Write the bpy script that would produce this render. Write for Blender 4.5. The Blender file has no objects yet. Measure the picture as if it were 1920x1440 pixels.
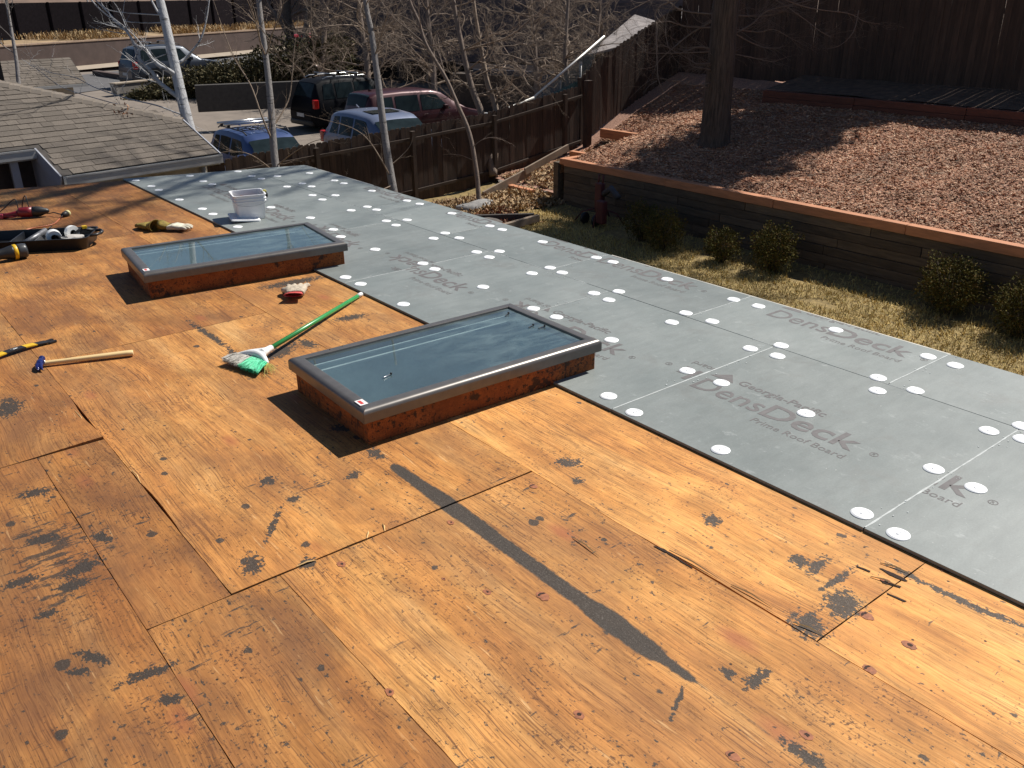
import bpy, bmesh, math, random
import numpy as np
from mathutils import Vector, Matrix, noise as mnoise

SC = bpy.context.scene
COL = SC.collection
PI = math.pi
# ---------------------------------------------------------------- camera, sky, sun, exposure
cam_data = bpy.data.cameras.new('camera')
cam_data.sensor_width = 36.0
cam_data.lens = 30.94
cam_data.clip_end = 1500
cam_data.clip_start = 0.05
cam = bpy.data.objects.new('camera', cam_data)
COL.objects.link(cam)
_r = Matrix([[0.781651, 0.2595191, -0.567161], [-0.6236458, 0.3115467, -0.7169411], [-0.0093628, 0.9141053, 0.4053688]]).to_4x4()
cam.matrix_world = Matrix.Translation((0, 0, 1.7)) @ _r
SC.camera = cam

SUN_EL, SUN_AZ = 50.0, 88.5          # azimuth clockwise from +Y
world = bpy.data.worlds.new('World')
SC.world = world
world.use_nodes = True
wn, wl = world.node_tree.nodes, world.node_tree.links
sky = wn.new('ShaderNodeTexSky')
sky.sky_type = 'NISHITA'
sky.sun_disc = False
sky.sun_elevation = math.radians(SUN_EL)
sky.sun_rotation = math.radians(SUN_AZ)
sky.altitude = 1700
sky.air_density = 1.0
sky.dust_density = 0.6
sky.ozone_density = 2.0
wl.new(sky.outputs[0], wn['Background'].inputs[0])
wn['Background'].inputs[1].default_value = 0.055
sun_data = bpy.data.lights.new('sun', 'SUN')
sun_data.energy = 5.0
sun_data.angle = math.radians(0.53)
sun_data.color = (1.0, 0.955, 0.88)
sun = bpy.data.objects.new('sun', sun_data)
COL.objects.link(sun)
_ce = math.cos(math.radians(SUN_EL))
SUNV = Vector((_ce*math.sin(math.radians(SUN_AZ)), _ce*math.cos(math.radians(SUN_AZ)), math.sin(math.radians(SUN_EL))))
sun.rotation_euler = SUNV.to_track_quat('Z', 'Y').to_euler()
sun.location = (30, 0, 40)
vs = SC.view_settings
vs.view_transform = 'Standard'
vs.look = 'None'
vs.exposure = 0.32
vs.gamma = 1.0
vs.use_curve_mapping = False
try:
    SC.cycles.max_bounces = 8
    SC.cycles.transparent_max_bounces = 12
    SC.cycles.caustics_reflective = False
    SC.cycles.caustics_refractive = False
except Exception:
    pass

# ---------------------------------------------------------------- helpers: objects
WLOC = {}

def thing(name, label, cat, loc=(0, 0, 0), group=None, rotz=0.0):
    o = bpy.data.objects.new(name, None)
    o.empty_display_size = 0.2
    COL.objects.link(o)
    o.location = loc
    o.rotation_euler = (0, 0, rotz)
    o['label'] = label
    o['category'] = cat
    if group:
        o['group'] = group
    WLOC[o.name] = Vector(loc)
    return o

def link_mesh(name, me, parent=None, local=False, loc=None, rot=None):
    """local=False: mesh vertices are world coordinates (unless loc is given: then placed at world loc)."""
    o = bpy.data.objects.new(name, me)
    COL.objects.link(o)
    pw = WLOC[parent.name] if parent else Vector((0, 0, 0))
    if parent:
        o.parent = parent
    if local:
        o.location = loc if loc else (0, 0, 0)
        WLOC[o.name] = pw + Vector(o.location)
    elif loc is not None:
        o.location = Vector(loc) - pw
        WLOC[o.name] = Vector(loc)
    else:
        o.location = -pw
        WLOC[o.name] = Vector((0, 0, 0))
    if rot:
        o.rotation_euler = rot
    return o

def tag(o, label=None, cat=None, group=None, kind=None):
    if label: o['label'] = label
    if cat: o['category'] = cat
    if group: o['group'] = group
    if kind: o['kind'] = kind
    return o

class MB:
    """collects simple shapes into one mesh"""
    def __init__(self):
        self.v, self.f, self.mi, self.sm = [], [], [], []
    def add(self, verts, faces, mi=0, smooth=False):
        b = len(self.v)
        self.v.extend([tuple(p) for p in verts])
        for fc in faces:
            self.f.append(tuple(b+i for i in fc))
            self.mi.append(mi)
            self.sm.append(smooth)
    def box(self, lo, hi, mi=0, M=None):
        x0, y0, z0 = lo; x1, y1, z1 = hi
        vs_ = [(x0,y0,z0),(x1,y0,z0),(x1,y1,z0),(x0,y1,z0),(x0,y0,z1),(x1,y0,z1),(x1,y1,z1),(x0,y1,z1)]
        if M is not None:
            vs_ = [tuple(M @ Vector(p)) for p in vs_]
        self.add(vs_, [(3,2,1,0),(4,5,6,7),(0,1,5,4),(1,2,6,5),(2,3,7,6),(3,0,4,7)], mi)
    def beam(self, a, b, w, t, up=(0,0,1), mi=0):
        """box from a to b with width w (sideways) and thickness t (along up); a,b on centre line"""
        a, b = Vector(a), Vector(b)
        d = (b-a); L = d.length; d.normalize()
        u = Vector(up); s = d.cross(u)
        if s.length < 1e-6: s = d.cross(Vector((1,0,0)))
        s.normalize(); u = s.cross(d).normalized()
        M = Matrix((( d.x, s.x, u.x, a.x),(d.y, s.y, u.y, a.y),(d.z, s.z, u.z, a.z),(0,0,0,1)))
        self.box((0,-w/2,-t/2),(L,w/2,t/2),mi,M)
    def tube(self, pts, radii, sides=6, mi=0, caps=True, smooth=True):
        pts = [Vector(p) for p in pts]
        n = len(pts)
        if not hasattr(radii, '__len__'): radii = [radii]*n
        verts = []
        d0 = (pts[1]-pts[0]).normalized()
        ref = Vector((0,0,1)) if abs(d0.z) < 0.9 else Vector((1,0,0))
        s = d0.cross(ref).normalized()
        for i in range(n):
            if i == 0: d = pts[1]-pts[0]
            elif i == n-1: d = pts[-1]-pts[-2]
            else: d = pts[i+1]-pts[i-1]
            if d.length < 1e-9: d = d0.copy()
            d.normalize()
            s = (s - d*s.dot(d))
            if s.length < 1e-6: s = d.cross(ref)
            s.normalize()
            t = d.cross(s)
            for k in range(sides):
                a = 2*PI*k/sides
                p = pts[i] + (s*math.cos(a)+t*math.sin(a))*radii[i]
                verts.append((p.x,p.y,p.z))
        faces = []
        for i in range(n-1):
            for k in range(sides):
                k2 = (k+1) % sides
                faces.append((i*sides+k, i*sides+k2, (i+1)*sides+k2, (i+1)*sides+k))
        if caps:
            faces.append(tuple(reversed(range(sides))))
            faces.append(tuple((n-1)*sides+k for k in range(sides)))
        self.add(verts, faces, mi, smooth)
    def lathe(self, prof, seg=24, M=None, mi=0, smooth=True):
        """prof: list of (r, z)"""
        verts, faces = [], []
        for r, z in prof:
            for k in range(seg):
                a = 2*PI*k/seg
                p = Vector((r*math.cos(a), r*math.sin(a), z))
                if M is not None: p = M @ p
                verts.append(tuple(p))
        n = len(prof)
        for i in range(n-1):
            for k in range(seg):
                k2 = (k+1) % seg
                faces.append((i*seg+k, i*seg+k2, (i+1)*seg+k2, (i+1)*seg+k))
        if prof[0][0] > 1e-6: faces.append(tuple(reversed(range(seg))))
        if prof[-1][0] > 1e-6: faces.append(tuple((n-1)*seg+k for k in range(seg)))
        self.add(verts, faces, mi, smooth)
    def prism(self, poly, z0, z1, mi=0, M=None):
        n = len(poly)
        vs_ = [Vector((p[0],p[1],z0)) for p in poly] + [Vector((p[0],p[1],z1)) for p in poly]
        if M is not None: vs_ = [M @ p for p in vs_]
        fs = [tuple(reversed(range(n))), tuple(range(n,2*n))]
        for i in range(n):
            j = (i+1) % n
            fs.append((i,j,n+j,n+i))
        self.add([tuple(p) for p in vs_], fs, mi)
    def grid(self, fn, nu, nv, mi=0, smooth=True, flip=False):
        verts = [tuple(fn(i/nu, j/nv)) for j in range(nv+1) for i in range(nu+1)]
        faces = []
        for j in range(nv):
            for i in range(nu):
                a = j*(nu+1)+i
                q = (a, a+1, a+nu+2, a+nu+1)
                faces.append(q[::-1] if flip else q)
        self.add(verts, faces, mi, smooth)
    def mesh(self, name, mats):
        me = bpy.data.meshes.new(name)
        me.from_pydata(self.v, [], self.f)
        if not isinstance(mats, (list, tuple)): mats = [mats]
        for m in mats: me.materials.append(m)
        me.polygons.foreach_set('material_index', self.mi)
        me.polygons.foreach_set('use_smooth', self.sm)
        me.update()
        return me
    def build(self, name, mats, parent=None, local=False, loc=None, rot=None, bevel=0.0, autosmooth=None):
        me = self.mesh(name, mats)
        if bevel > 0:
            bm = bmesh.new(); bm.from_mesh(me)
            bmesh.ops.bevel(bm, geom=[e for e in bm.edges if e.is_manifold and e.calc_face_angle(0) > 0.5], offset=bevel, segments=2, affect='EDGES', profile=0.5)
            bm.to_mesh(me); bm.free()
        if autosmooth is not None:
            try: me.set_sharp_from_angle(angle=autosmooth)
            except Exception: pass
        return link_mesh(name, me, parent, local, loc, rot)

def quads_mesh(name, verts, mats, mat_idx=None):
    """verts: (n,4,3) array of quads -> mesh"""
    n = len(verts)
    me = bpy.data.meshes.new(name)
    me.vertices.add(4*n); me.vertices.foreach_set('co', np.asarray(verts, dtype=np.float32).ravel())
    me.loops.add(4*n); me.loops.foreach_set('vertex_index', np.arange(4*n, dtype=np.int32))
    me.polygons.add(n)
    me.polygons.foreach_set('loop_start', np.arange(0, 4*n, 4, dtype=np.int32))
    me.polygons.foreach_set('loop_total', np.full(n, 4, dtype=np.int32))
    if not isinstance(mats, (list, tuple)): mats = [mats]
    for m in mats: me.materials.append(m)
    if mat_idx is not None: me.polygons.foreach_set('material_index', np.asarray(mat_idx, dtype=np.int32))
    me.update(calc_edges=True)
    me.validate()
    return me

def structure(name, mb, mats):
    o = mb.build(name, mats)
    o['kind'] = 'structure'
    return o

def smoothstep(a, b, x):
    t = min(1.0, max(0.0, (x-a)/(b-a)))
    return t*t*(3-2*t)

def lerp_table(tab, x):
    if x <= tab[0][0]: return tab[0][1]
    for (a, va), (b, vb) in zip(tab, tab[1:]):
        if x <= b: return va+(vb-va)*(x-a)/(b-a)
    return tab[-1][1]

def clip_poly(poly, a, b):
    """keep the part of a polygon left of the line a->b"""
    out = []
    n = len(poly)
    sd = lambda p: (b[0]-a[0])*(p[1]-a[1])-(b[1]-a[1])*(p[0]-a[0])
    for i in range(n):
        p, q = poly[i], poly[(i+1) % n]
        dp, dq = sd(p), sd(q)
        if dp >= 0: out.append(p)
        if (dp >= 0) != (dq >= 0):
            t = dp/(dp-dq)
            out.append((p[0]+(q[0]-p[0])*t, p[1]+(q[1]-p[1])*t))
    return out

# ---------------------------------------------------------------- helpers: materials
def new_mat(name):
    m = bpy.data.materials.new(name)
    m.use_nodes = True
    nt = m.node_tree
    return m, nt, nt.nodes, nt.links, nt.nodes['Principled BSDF']

def ramp(nt, src, stops, interp='LINEAR'):
    r = nt.nodes.new('ShaderNodeValToRGB')
    r.color_ramp.interpolation = interp
    els = r.color_ramp.elements
    while len(els) < len(stops): els.new(0.5)
    for e, (p, c) in zip(els, stops):
        e.position = p
        e.color = (c, c, c, 1) if not hasattr(c, '__len__') else (*c, 1)
    nt.links.new(src, r.inputs[0])
    return r

def coords(nt, scale=(1, 1, 1), kind='Object', offset=None, rot=(0, 0, 0)):
    tc = nt.nodes.new('ShaderNodeTexCoord')
    mp = nt.nodes.new('ShaderNodeMapping')
    mp.inputs['Scale'].default_value = scale
    mp.inputs['Rotation'].default_value = rot
    nt.links.new(tc.outputs[kind], mp.inputs[0])
    if offset is not None:
        nt.links.new(offset, mp.inputs['Location'])
    return mp.outputs[0]

def noise_tex(nt, vec, scale, detail=4, rough=0.55, dist=0.0):
    n = nt.nodes.new('ShaderNodeTexNoise')
    n.inputs['Scale'].default_value = scale
    n.inputs['Detail'].default_value = detail
    n.inputs['Roughness'].default_value = rough
    n.inputs['Distortion'].default_value = dist
    if vec is not None: nt.links.new(vec, n.inputs['Vector'])
    return n.outputs[0]

def mixc(nt, fac, a, b, mode='MIX'):
    m = nt.nodes.new('ShaderNodeMix')
    m.data_type = 'RGBA'
    m.blend_type = mode
    for inp, val in ((m.inputs[0], fac), (m.inputs[6], a), (m.inputs[7], b)):
        if hasattr(val, 'is_linked') or isinstance(val, bpy.types.NodeSocket): nt.links.new(val, inp)
        elif hasattr(val, '__len__'): inp.default_value = (*val, 1) if len(val) == 3 else val
        else: inp.default_value = val
    return m.outputs[2]

def math_n(nt, op, a, b=None, clamp=False):
    m = nt.nodes.new('ShaderNodeMath')
    m.operation = op
    m.use_clamp = clamp
    for inp, val in ((m.inputs[0], a), (m.inputs[1], b)):
        if val is None: continue
        if isinstance(val, bpy.types.NodeSocket): nt.links.new(val, inp)
        else: inp.default_value = val
    return m.outputs[0]

def bump(nt, height, strength=0.3, dist=0.01):
    b = nt.nodes.new('ShaderNodeBump')
    b.inputs['Strength'].default_value = strength
    b.inputs['Distance'].default_value = dist
    nt.links.new(height, b.inputs['Height'])
    nt.links.new(b.outputs[0], nt.nodes['Principled BSDF'].inputs['Normal'])

MATS = {}
def simple(name, col, rough=0.6, metal=0.0, var=0.25, scale=8.0, stretch=(1, 1, 1), bumpy=0.0, coat=0.0, per_object=0.0, spec=0.5):
    """plain surface whose colour wanders between darker and lighter than col"""
    if name in MATS: return MATS[name]
    m, nt, nd, lk, p = new_mat(name)
    oi = nd.new('ShaderNodeObjectInfo')
    off = nd.new('ShaderNodeVectorMath'); off.operation = 'SCALE'
    cx = nd.new('ShaderNodeCombineXYZ')
    for i in range(3): lk.new(oi.outputs['Random'], cx.inputs[i])
    lk.new(cx.outputs[0], off.inputs[0]); off.inputs['Scale'].default_value = 37.0
    vec = coords(nt, stretch, 'Object', off.outputs[0])
    n1 = noise_tex(nt, vec, scale, 5, 0.6)
    lo = tuple(c*(1-var) for c in col); hi = tuple(min(1, c*(1+var)) for c in col)
    r = ramp(nt, n1, [(0.3, lo), (0.7, hi)])
    colr = r.outputs[0]
    if per_object > 0:
        rr = ramp(nt, oi.outputs['Random'], [(0.0, 1-per_object), (1.0, 1+per_object)])
        colr = mixc(nt, 1.0, colr, rr.outputs[0], 'MULTIPLY')
    lk.new(colr, p.inputs['Base Color'])
    p.inputs['Roughness'].default_value = rough
    p.inputs['Metallic'].default_value = metal
    p.inputs['Specular IOR Level'].default_value = spec
    if coat: p.inputs['Coat Weight'].default_value = coat; p.inputs['Coat Roughness'].default_value = 0.08
    if bumpy > 0:
        bump(nt, noise_tex(nt, vec, scale*4, 6, 0.65), bumpy, 0.01)
    MATS[name] = m
    return m

def glass_dark(name, col=(0.012, 0.018, 0.02)):
    if name in MATS: return MATS[name]
    m, nt, nd, lk, p = new_mat(name)
    n1 = noise_tex(nt, coords(nt, (1, 1, 1)), 3, 3)
    lk.new(ramp(nt, n1, [(0.3, col), (0.8, tuple(c*2.0 for c in col))]).outputs[0], p.inputs['Base Color'])
    p.inputs['Roughness'].default_value = 0.06
    p.inputs['Specular IOR Level'].default_value = 0.10
    MATS[name] = m
    return m

# ================================================================ MATERIALS OF THE ROOF
# outlines of the worn tar patches on the deck (world x, y)
PATCHES = [
    [(2.076, 1.126, 0.000), (2.140, 1.134, 0.000), (2.189, 1.122, -0.000), (2.192, 1.092, 0.000), (2.158, 1.065, 0.000), (2.143, 1.038, 0.000), (2.114, 1.024, 0.000), (2.065, 1.029, 0.000), (2.078, 1.060, 0.000), (2.076, 1.100, 0.000)],
    [(1.948, 1.134, 0.000), (1.994, 1.141, 0.000), (2.013, 1.080, 0.000), (1.971, 1.038, 0.000), (1.924, 1.038, 0.000), (1.928, 1.073, 0.000), (1.922, 1.109, 0.000)],
    [(2.187, 1.245, 0.000), (2.262, 1.266, 0.000), (2.294, 1.247, 0.000), (2.252, 1.229, 0.000), (2.184, 1.229, 0.000)],
    [(2.203, 1.326, 0.000), (2.243, 1.313, 0.000), (2.228, 1.279, 0.000), (2.190, 1.272, 0.000), (2.186, 1.298, 0.000)],
    [(1.619, 1.055, -0.000), (1.674, 1.062, 0.000), (1.709, 1.053, 0.000), (1.690, 1.034, -0.000), (1.637, 1.025, 0.000), (1.617, 1.036, 0.000)],
    [(1.618, 1.127, 0.000), (1.629, 1.099, 0.000), (1.609, 1.089, -0.000), (1.603, 1.105, 0.000)],
    [(1.539, 0.868, 0.000), (1.547, 0.830, -0.000), (1.546, 0.785, 0.000), (1.547, 0.747, 0.000), (1.519, 0.766, 0.000), (1.520, 0.804, 0.000), (1.528, 0.851, 0.000)],
    [(0.422, 4.383, -0.000), (0.460, 4.351, 0.000), (0.484, 4.271, 0.000), (0.502, 4.227, 0.000), (0.451, 4.212, 0.000), (0.385, 4.181, -0.000)],
    [(1.600, 4.077, 0.000), (1.692, 4.164, 0.000), (1.766, 4.173, 0.000), (1.822, 4.156, 0.000), (1.779, 4.092, 0.000), (1.705, 4.075, 0.000), (1.611, 4.031, 0.000)],
    [(1.856, 4.200, 0.000), (1.893, 4.148, 0.000), (1.899, 4.061, 0.000), (1.855, 4.058, 0.000), (1.841, 4.130, 0.000)],
    [(2.176, 4.376, 0.000), (2.251, 4.386, 0.000), (2.317, 4.366, 0.000), (2.350, 4.314, 0.000), (2.280, 4.301, 0.000), (2.215, 4.320, 0.000), (2.168, 4.336, 0.000)],
    [(2.142, 5.241, -0.000), (2.246, 5.228, -0.000), (2.409, 5.212, 0.000), (2.518, 5.198, -0.000), (2.471, 5.144, 0.000), (2.321, 5.149, 0.000), (2.170, 5.144, 0.000), (2.105, 5.199, 0.000)],
    [(1.502, 4.873, 0.000), (1.516, 4.826, 0.000), (1.538, 4.446, 0.000), (1.516, 4.362, 0.000), (1.502, 4.414, 0.000), (1.505, 4.733, 0.000)],
    [(1.515, 4.343, 0.000), (1.527, 4.302, 0.000), (1.518, 4.203, -0.000), (1.497, 4.201, -0.000), (1.499, 4.277, 0.000)],
    [(1.505, 2.854, 0.000), (1.538, 2.845, 0.000), (1.536, 2.788, 0.000), (1.516, 2.763, 0.000), (1.499, 2.801, 0.000)],
    [(0.324, 2.128, 0.000), (0.366, 2.128, 0.000), (0.444, 2.114, 0.000), (0.444, 2.098, 0.000), (0.396, 2.096, 0.000), (0.342, 2.095, 0.000)],
    [(0.248, 2.327, 0.000), (0.281, 2.315, 0.000), (0.303, 2.263, 0.000), (0.315, 2.230, 0.000), (0.294, 2.233, 0.000), (0.266, 2.285, 0.000)],
    [(0.215, 2.262, 0.000), (0.244, 2.255, 0.000), (0.258, 2.228, 0.000), (0.235, 2.220, 0.000), (0.216, 2.245, 0.000)],
    [(0.323, 2.753, 0.000), (0.379, 2.783, 0.000), (0.432, 2.779, 0.000), (0.428, 2.739, 0.000), (0.379, 2.719, 0.000), (0.331, 2.721, -0.000)],
    [(0.328, 3.395, 0.000), (0.381, 3.386, 0.000), (0.431, 3.376, 0.000), (0.418, 3.336, 0.000), (0.364, 3.341, 0.000), (0.325, 3.363, 0.000)],
    [(0.207, 2.588, 0.000), (0.244, 2.584, 0.000), (0.258, 2.560, 0.000), (0.229, 2.551, 0.000), (0.208, 2.565, 0.000)],
    [(0.281, 2.679, 0.000), (0.323, 2.691, 0.000), (0.369, 2.679, 0.000), (0.356, 2.643, 0.000), (0.308, 2.640, 0.000)],
    [(2.147, 1.170, 0.000), (2.197, 1.164, 0.000), (2.281, 1.161, -0.000), (2.321, 1.165, 0.000), (2.281, 1.149, 0.000), (2.189, 1.150, 0.000), (2.141, 1.154, 0.000)], [(1.477, 1.150, 0.000), (1.482, 1.143, -0.000), (1.395, 1.103, 0.000), (1.384, 1.104, 0.000)], [(2.420, 1.113, 0.000), (2.420, 1.040, 0.000), (2.418, 0.977, 0.000), (2.402, 0.975, 0.000), (2.401, 1.047, -0.000)], [(2.423, 0.979, 0.000), (2.420, 0.884, 0.000), (2.429, 0.792, 0.000), (2.414, 0.788, 0.000), (2.401, 0.883, 0.000), (2.401, 0.976, 0.000)], [(2.422, 0.804, 0.000), (2.440, 0.722, 0.000), (2.428, 0.720, 0.000), (2.404, 0.799, 0.000)],
    [(0.169, 2.806, 0.000), (0.240, 2.810, 0.000), (0.237, 2.769, 0.000), (0.172, 2.780, -0.000)], [(0.289, 3.038, 0.000), (0.354, 3.026, 0.000), (0.358, 2.972, 0.000), (0.289, 2.995, 0.000)], [(0.796, 2.441, 0.000), (0.835, 2.468, 0.000), (0.847, 2.411, 0.000), (0.805, 2.358, -0.000), (0.782, 2.388, 0.000)], [(0.945, 2.319, 0.000), (0.979, 2.329, 0.000), (0.975, 2.283, 0.000), (0.947, 2.283, 0.000)],
    [(1.070, 2.912, 0.000), (1.114, 2.902, 0.000), (1.103, 2.859, 0.000), (1.063, 2.876, 0.000)], [(1.089, 2.719, 0.000), (1.122, 2.716, 0.000), (1.111, 2.686, 0.000), (1.080, 2.692, 0.000)], [(1.338, 2.728, 0.000), (1.383, 2.734, 0.000), (1.375, 2.703, 0.000), (1.334, 2.699, 0.000)], [(0.377, 1.995, 0.000), (0.416, 1.984, 0.000), (0.413, 1.961, 0.000), (0.377, 1.970, 0.000)], [(2.016, 2.158, 0.000), (2.024, 2.125, 0.000), (1.990, 2.112, 0.000), (1.991, 2.142, 0.000)],
    [(2.049, 2.295, 0.000), (2.108, 2.275, 0.000), (2.094, 2.219, 0.000), (2.043, 2.250, 0.000)], [(2.203, 1.661, 0.000), (2.205, 1.615, 0.000), (2.164, 1.605, 0.000), (2.164, 1.648, 0.000)], [(0.470, 2.932, 0.000), (0.508, 2.879, 0.000), (0.484, 2.856, 0.000), (0.457, 2.899, 0.000)], [(0.930, 2.553, 0.000), (1.018, 2.658, 0.000), (1.023, 2.646, 0.000), (0.939, 2.538, 0.000)], [(1.503, 3.145, 0.000), (1.560, 3.131, 0.000), (1.558, 3.080, 0.000), (1.496, 3.098, 0.000)]]
def ellipse_of(L):
    P = np.array([(p[0], p[1]) for p in L]); c = P.mean(0); Q = P-c
    w, v = np.linalg.eigh(Q.T @ Q/len(P))
    return (c[0], c[1], 1.45*math.sqrt(w[1])+.003, 1.45*math.sqrt(w[0])+.003, math.atan2(v[1, 1], v[0, 1]))
ELL = [ellipse_of(L) for L in PATCHES]
_f = (0.332, 2.860, 0.000)
STRIP_W = [(1.1, 0.0), (1.14, 0.0039), (1.155, 0.013), (1.2, 0.0169), (1.235, 0.0182), (1.3, 0.0338), (1.4, 0.039), (1.47, 0.0429), (1.6, 0.0299), (1.8, 0.0299), (2.0, 0.0312), (2.2, 0.0351), (2.35, 0.0364), (2.45, 0.0312), (2.55, 0.0286), (2.66, 0.0247), (2.69, 0.013), (2.705, 0.0), (2.75, 0.0)]
FIELD = ((_f[0], _f[1], 0), (0.20, 0.42, 1))
def plywood_mat(name, curb=False):
    m, nt, nd, lk, p = new_mat(name)
    oi = nd.new('ShaderNodeObjectInfo')
    cx = nd.new('ShaderNodeCombineXYZ')
    for i in range(3): lk.new(oi.outputs['Random'], cx.inputs[i])
    off = nd.new('ShaderNodeVectorMath'); off.operation = 'SCALE'; off.inputs['Scale'].default_value = 41.0
    lk.new(cx.outputs[0], off.inputs[0])
    o = off.outputs[0]
    # warp the grain so it is not ruler straight
    base = coords(nt, (1, 1, 1), 'Object', o)
    wv = nd.new('ShaderNodeTexNoise'); wv.inputs['Scale'].default_value = 1.6; wv.inputs['Detail'].default_value = 3
    lk.new(base, wv.inputs['Vector'])
    wsub = nd.new('ShaderNodeVectorMath'); wsub.operation = 'SUBTRACT'; wsub.inputs[1].default_value = (0.5, 0.5, 0.5)
    lk.new(wv.outputs['Color'], wsub.inputs[0])
    wsc = nd.new('ShaderNodeVectorMath'); wsc.operation = 'MULTIPLY'; wsc.inputs[1].default_value = (0.07, 0.0, 0.02)
    lk.new(wsub.outputs[0], wsc.inputs[0])
    wadd = nd.new('ShaderNodeVectorMath'); wadd.operation = 'ADD'
    lk.new(base, wadd.inputs[0]); lk.new(wsc.outputs[0], wadd.inputs[1])
    def sc(s):
        mp = nd.new('ShaderNodeMapping'); mp.inputs['Scale'].default_value = s
        lk.new(wadd.outputs[0], mp.inputs[0]); return mp.outputs[0]
    def sc0(s):
        mp = nd.new('ShaderNodeMapping'); mp.inputs['Scale'].default_value = s
        lk.new(base, mp.inputs[0]); return mp.outputs[0]
    # broad colour of the veneer
    g1 = noise_tex(nt, sc((7, 1.0, 7)), 1.0, 6, 0.62)
    col = ramp(nt, g1, [(0.28, (0.43, 0.178, 0.046)), (0.45, (0.59, 0.272, 0.072)), (0.58, (0.67, 0.340, 0.100)), (0.75, (0.75, 0.440, 0.165))]).outputs[0]
    # cathedral figure: contour lines of a slow noise
    fg = noise_tex(nt, sc((2.2, 0.42, 2.2)), 1.0, 2, 0.5)
    fl = math_n(nt, 'FRACT', math_n(nt, 'MULTIPLY', fg, 26.0))
    fr = ramp(nt, fl, [(0.0, 0.72), (0.25, 1.0), (0.85, 1.0), (1.0, 0.72)])
    col = mixc(nt, 0.34, col, fr.outputs[0], 'MULTIPLY')
    # fine fibre
    fb = noise_tex(nt, sc((150, 5.5, 150)), 1.0, 4, 0.65)
    col = mixc(nt, 0.55, col, ramp(nt, fb, [(0.3, 0.50), (0.60, 1.10)]).outputs[0], 'MULTIPLY')
    # reddish brown weathering in big soft patches
    bp = noise_tex(nt, sc0((1.7, 1.0, 1.7)), 1.0, 6, 0.62)
    amt = nd.new('ShaderNodeSeparateColor'); lk.new(oi.outputs['Color'], amt.inputs[0])
    wth = ramp(nt, bp, [(0.42, 0.0), (0.68, 0.72)]).outputs[0]
    wth = math_n(nt, 'MULTIPLY', wth, amt.outputs[2], True)
    col = mixc(nt, wth, col, (0.29, 0.118, 0.044))
    mp2 = noise_tex(nt, sc0((6, 4, 6)), 1.0, 5, 0.7)
    col = mixc(nt, 0.7, col, ramp(nt, mp2, [(0.3, 0.58), (0.6, 1.08)]).outputs[0], 'MULTIPLY')
    # dark weather checks along the grain, in patches
    ck = noise_tex(nt, sc((175, 9, 175)), 1.0, 5, 0.7)
    ckm = noise_tex(nt, sc0((3.2, 1.6, 3.2)), 1.0, 5, 0.65)
    ckf = math_n(nt, 'MULTIPLY', ramp(nt, ck, [(0.56, 0.0), (0.63, 0.95)]).outputs[0], ramp(nt, ckm, [(0.38, 0.12), (0.66, 0.9)]).outputs[0])
    col = mixc(nt, ckf, col, (0.055, 0.022, 0.012))
    # tiny dark pits and grit everywhere
    gt = noise_tex(nt, sc0((95, 80, 95)), 1.0, 4, 0.62)
    gtm = noise_tex(nt, sc0((4, 3, 4)), 1.0, 4, 0.6)
    gf = math_n(nt, 'ADD', gt, math_n(nt, 'MULTIPLY', math_n(nt, 'SUBTRACT', gtm, 0.5), 0.35))
    gf = math_n(nt, 'ADD', gf, math_n(nt, 'MULTIPLY', amt.outputs[0], 0.035))
    col = mixc(nt, ramp(nt, gf, [(0.64, 0.0), (0.69, 0.8)]).outputs[0], col, (0.06, 0.03, 0.02))
    # dark brown water stains with soft edges
    ws_ = noise_tex(nt, sc0((3.4, 1.7, 3.4)), 1.0, 7, 0.66, 0.5)
    wsf = math_n(nt, 'MULTIPLY', ramp(nt, ws_, [(0.44, 0.0), (0.64, 0.70)]).outputs[0], math_n(nt, 'ADD', amt.outputs[2], 0.15, True))
    col = mixc(nt, wsf, col, (0.185, 0.088, 0.042))
    # pale rubbed scratches
    ps = noise_tex(nt, sc((60, 5, 60)), 1.0, 4, 0.6)
    col = mixc(nt, ramp(nt, ps, [(0.66, 0.0), (0.72, 0.5)]).outputs[0], col, (0.74, 0.48, 0.22))
    # long fine grain lines, strongest in worn patches
    gl_ = noise_tex(nt, sc((240, 2.6, 240)), 1.0, 3, 0.6)
    glm = noise_tex(nt, sc0((2.6, 1.3, 2.6)), 1.0, 5, 0.65)
    glf = math_n(nt, 'MULTIPLY', ramp(nt, gl_, [(0.52, 0.0), (0.62, 0.85)]).outputs[0], ramp(nt, glm, [(0.36, 0.12), (0.62, 0.9)]).outputs[0])
    col = mixc(nt, glf, col, (0.12, 0.050, 0.022))
    # long hairline splits
    hl = noise_tex(nt, sc((210, 1.1, 210)), 1.0, 2, 0.5)
    col = mixc(nt, ramp(nt, hl, [(0.70, 0.0), (0.74, 0.8)]).outputs[0], col, (0.07, 0.028, 0.014))
    hs = nd.new('ShaderNodeMix'); hs.data_type = 'RGBA'; hs.inputs[6].default_value = (1, 1, 1, 1); hs.inputs[7].default_value = (0.88, 0.80, 0.78, 1)
    lk.new(amt.outputs[2], hs.inputs[0])
    col = mixc(nt, 1.0, col, hs.outputs[2], 'MULTIPLY')
    # knots
    vk = nd.new('ShaderNodeTexVoronoi'); vk.inputs['Scale'].default_value = 1.0
    lk.new(sc0((4.2, 1.9, 0.01)), vk.inputs['Vector'])
    wn_ = nd.new('ShaderNodeTexWhiteNoise'); lk.new(vk.outputs['Color'], wn_.inputs['Vector'])
    kd = math_n(nt, 'ADD', vk.outputs['Distance'], math_n(nt, 'MULTIPLY', math_n(nt, 'GREATER_THAN', wn_.outputs['Value'], 0.42), 1.0))
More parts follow.
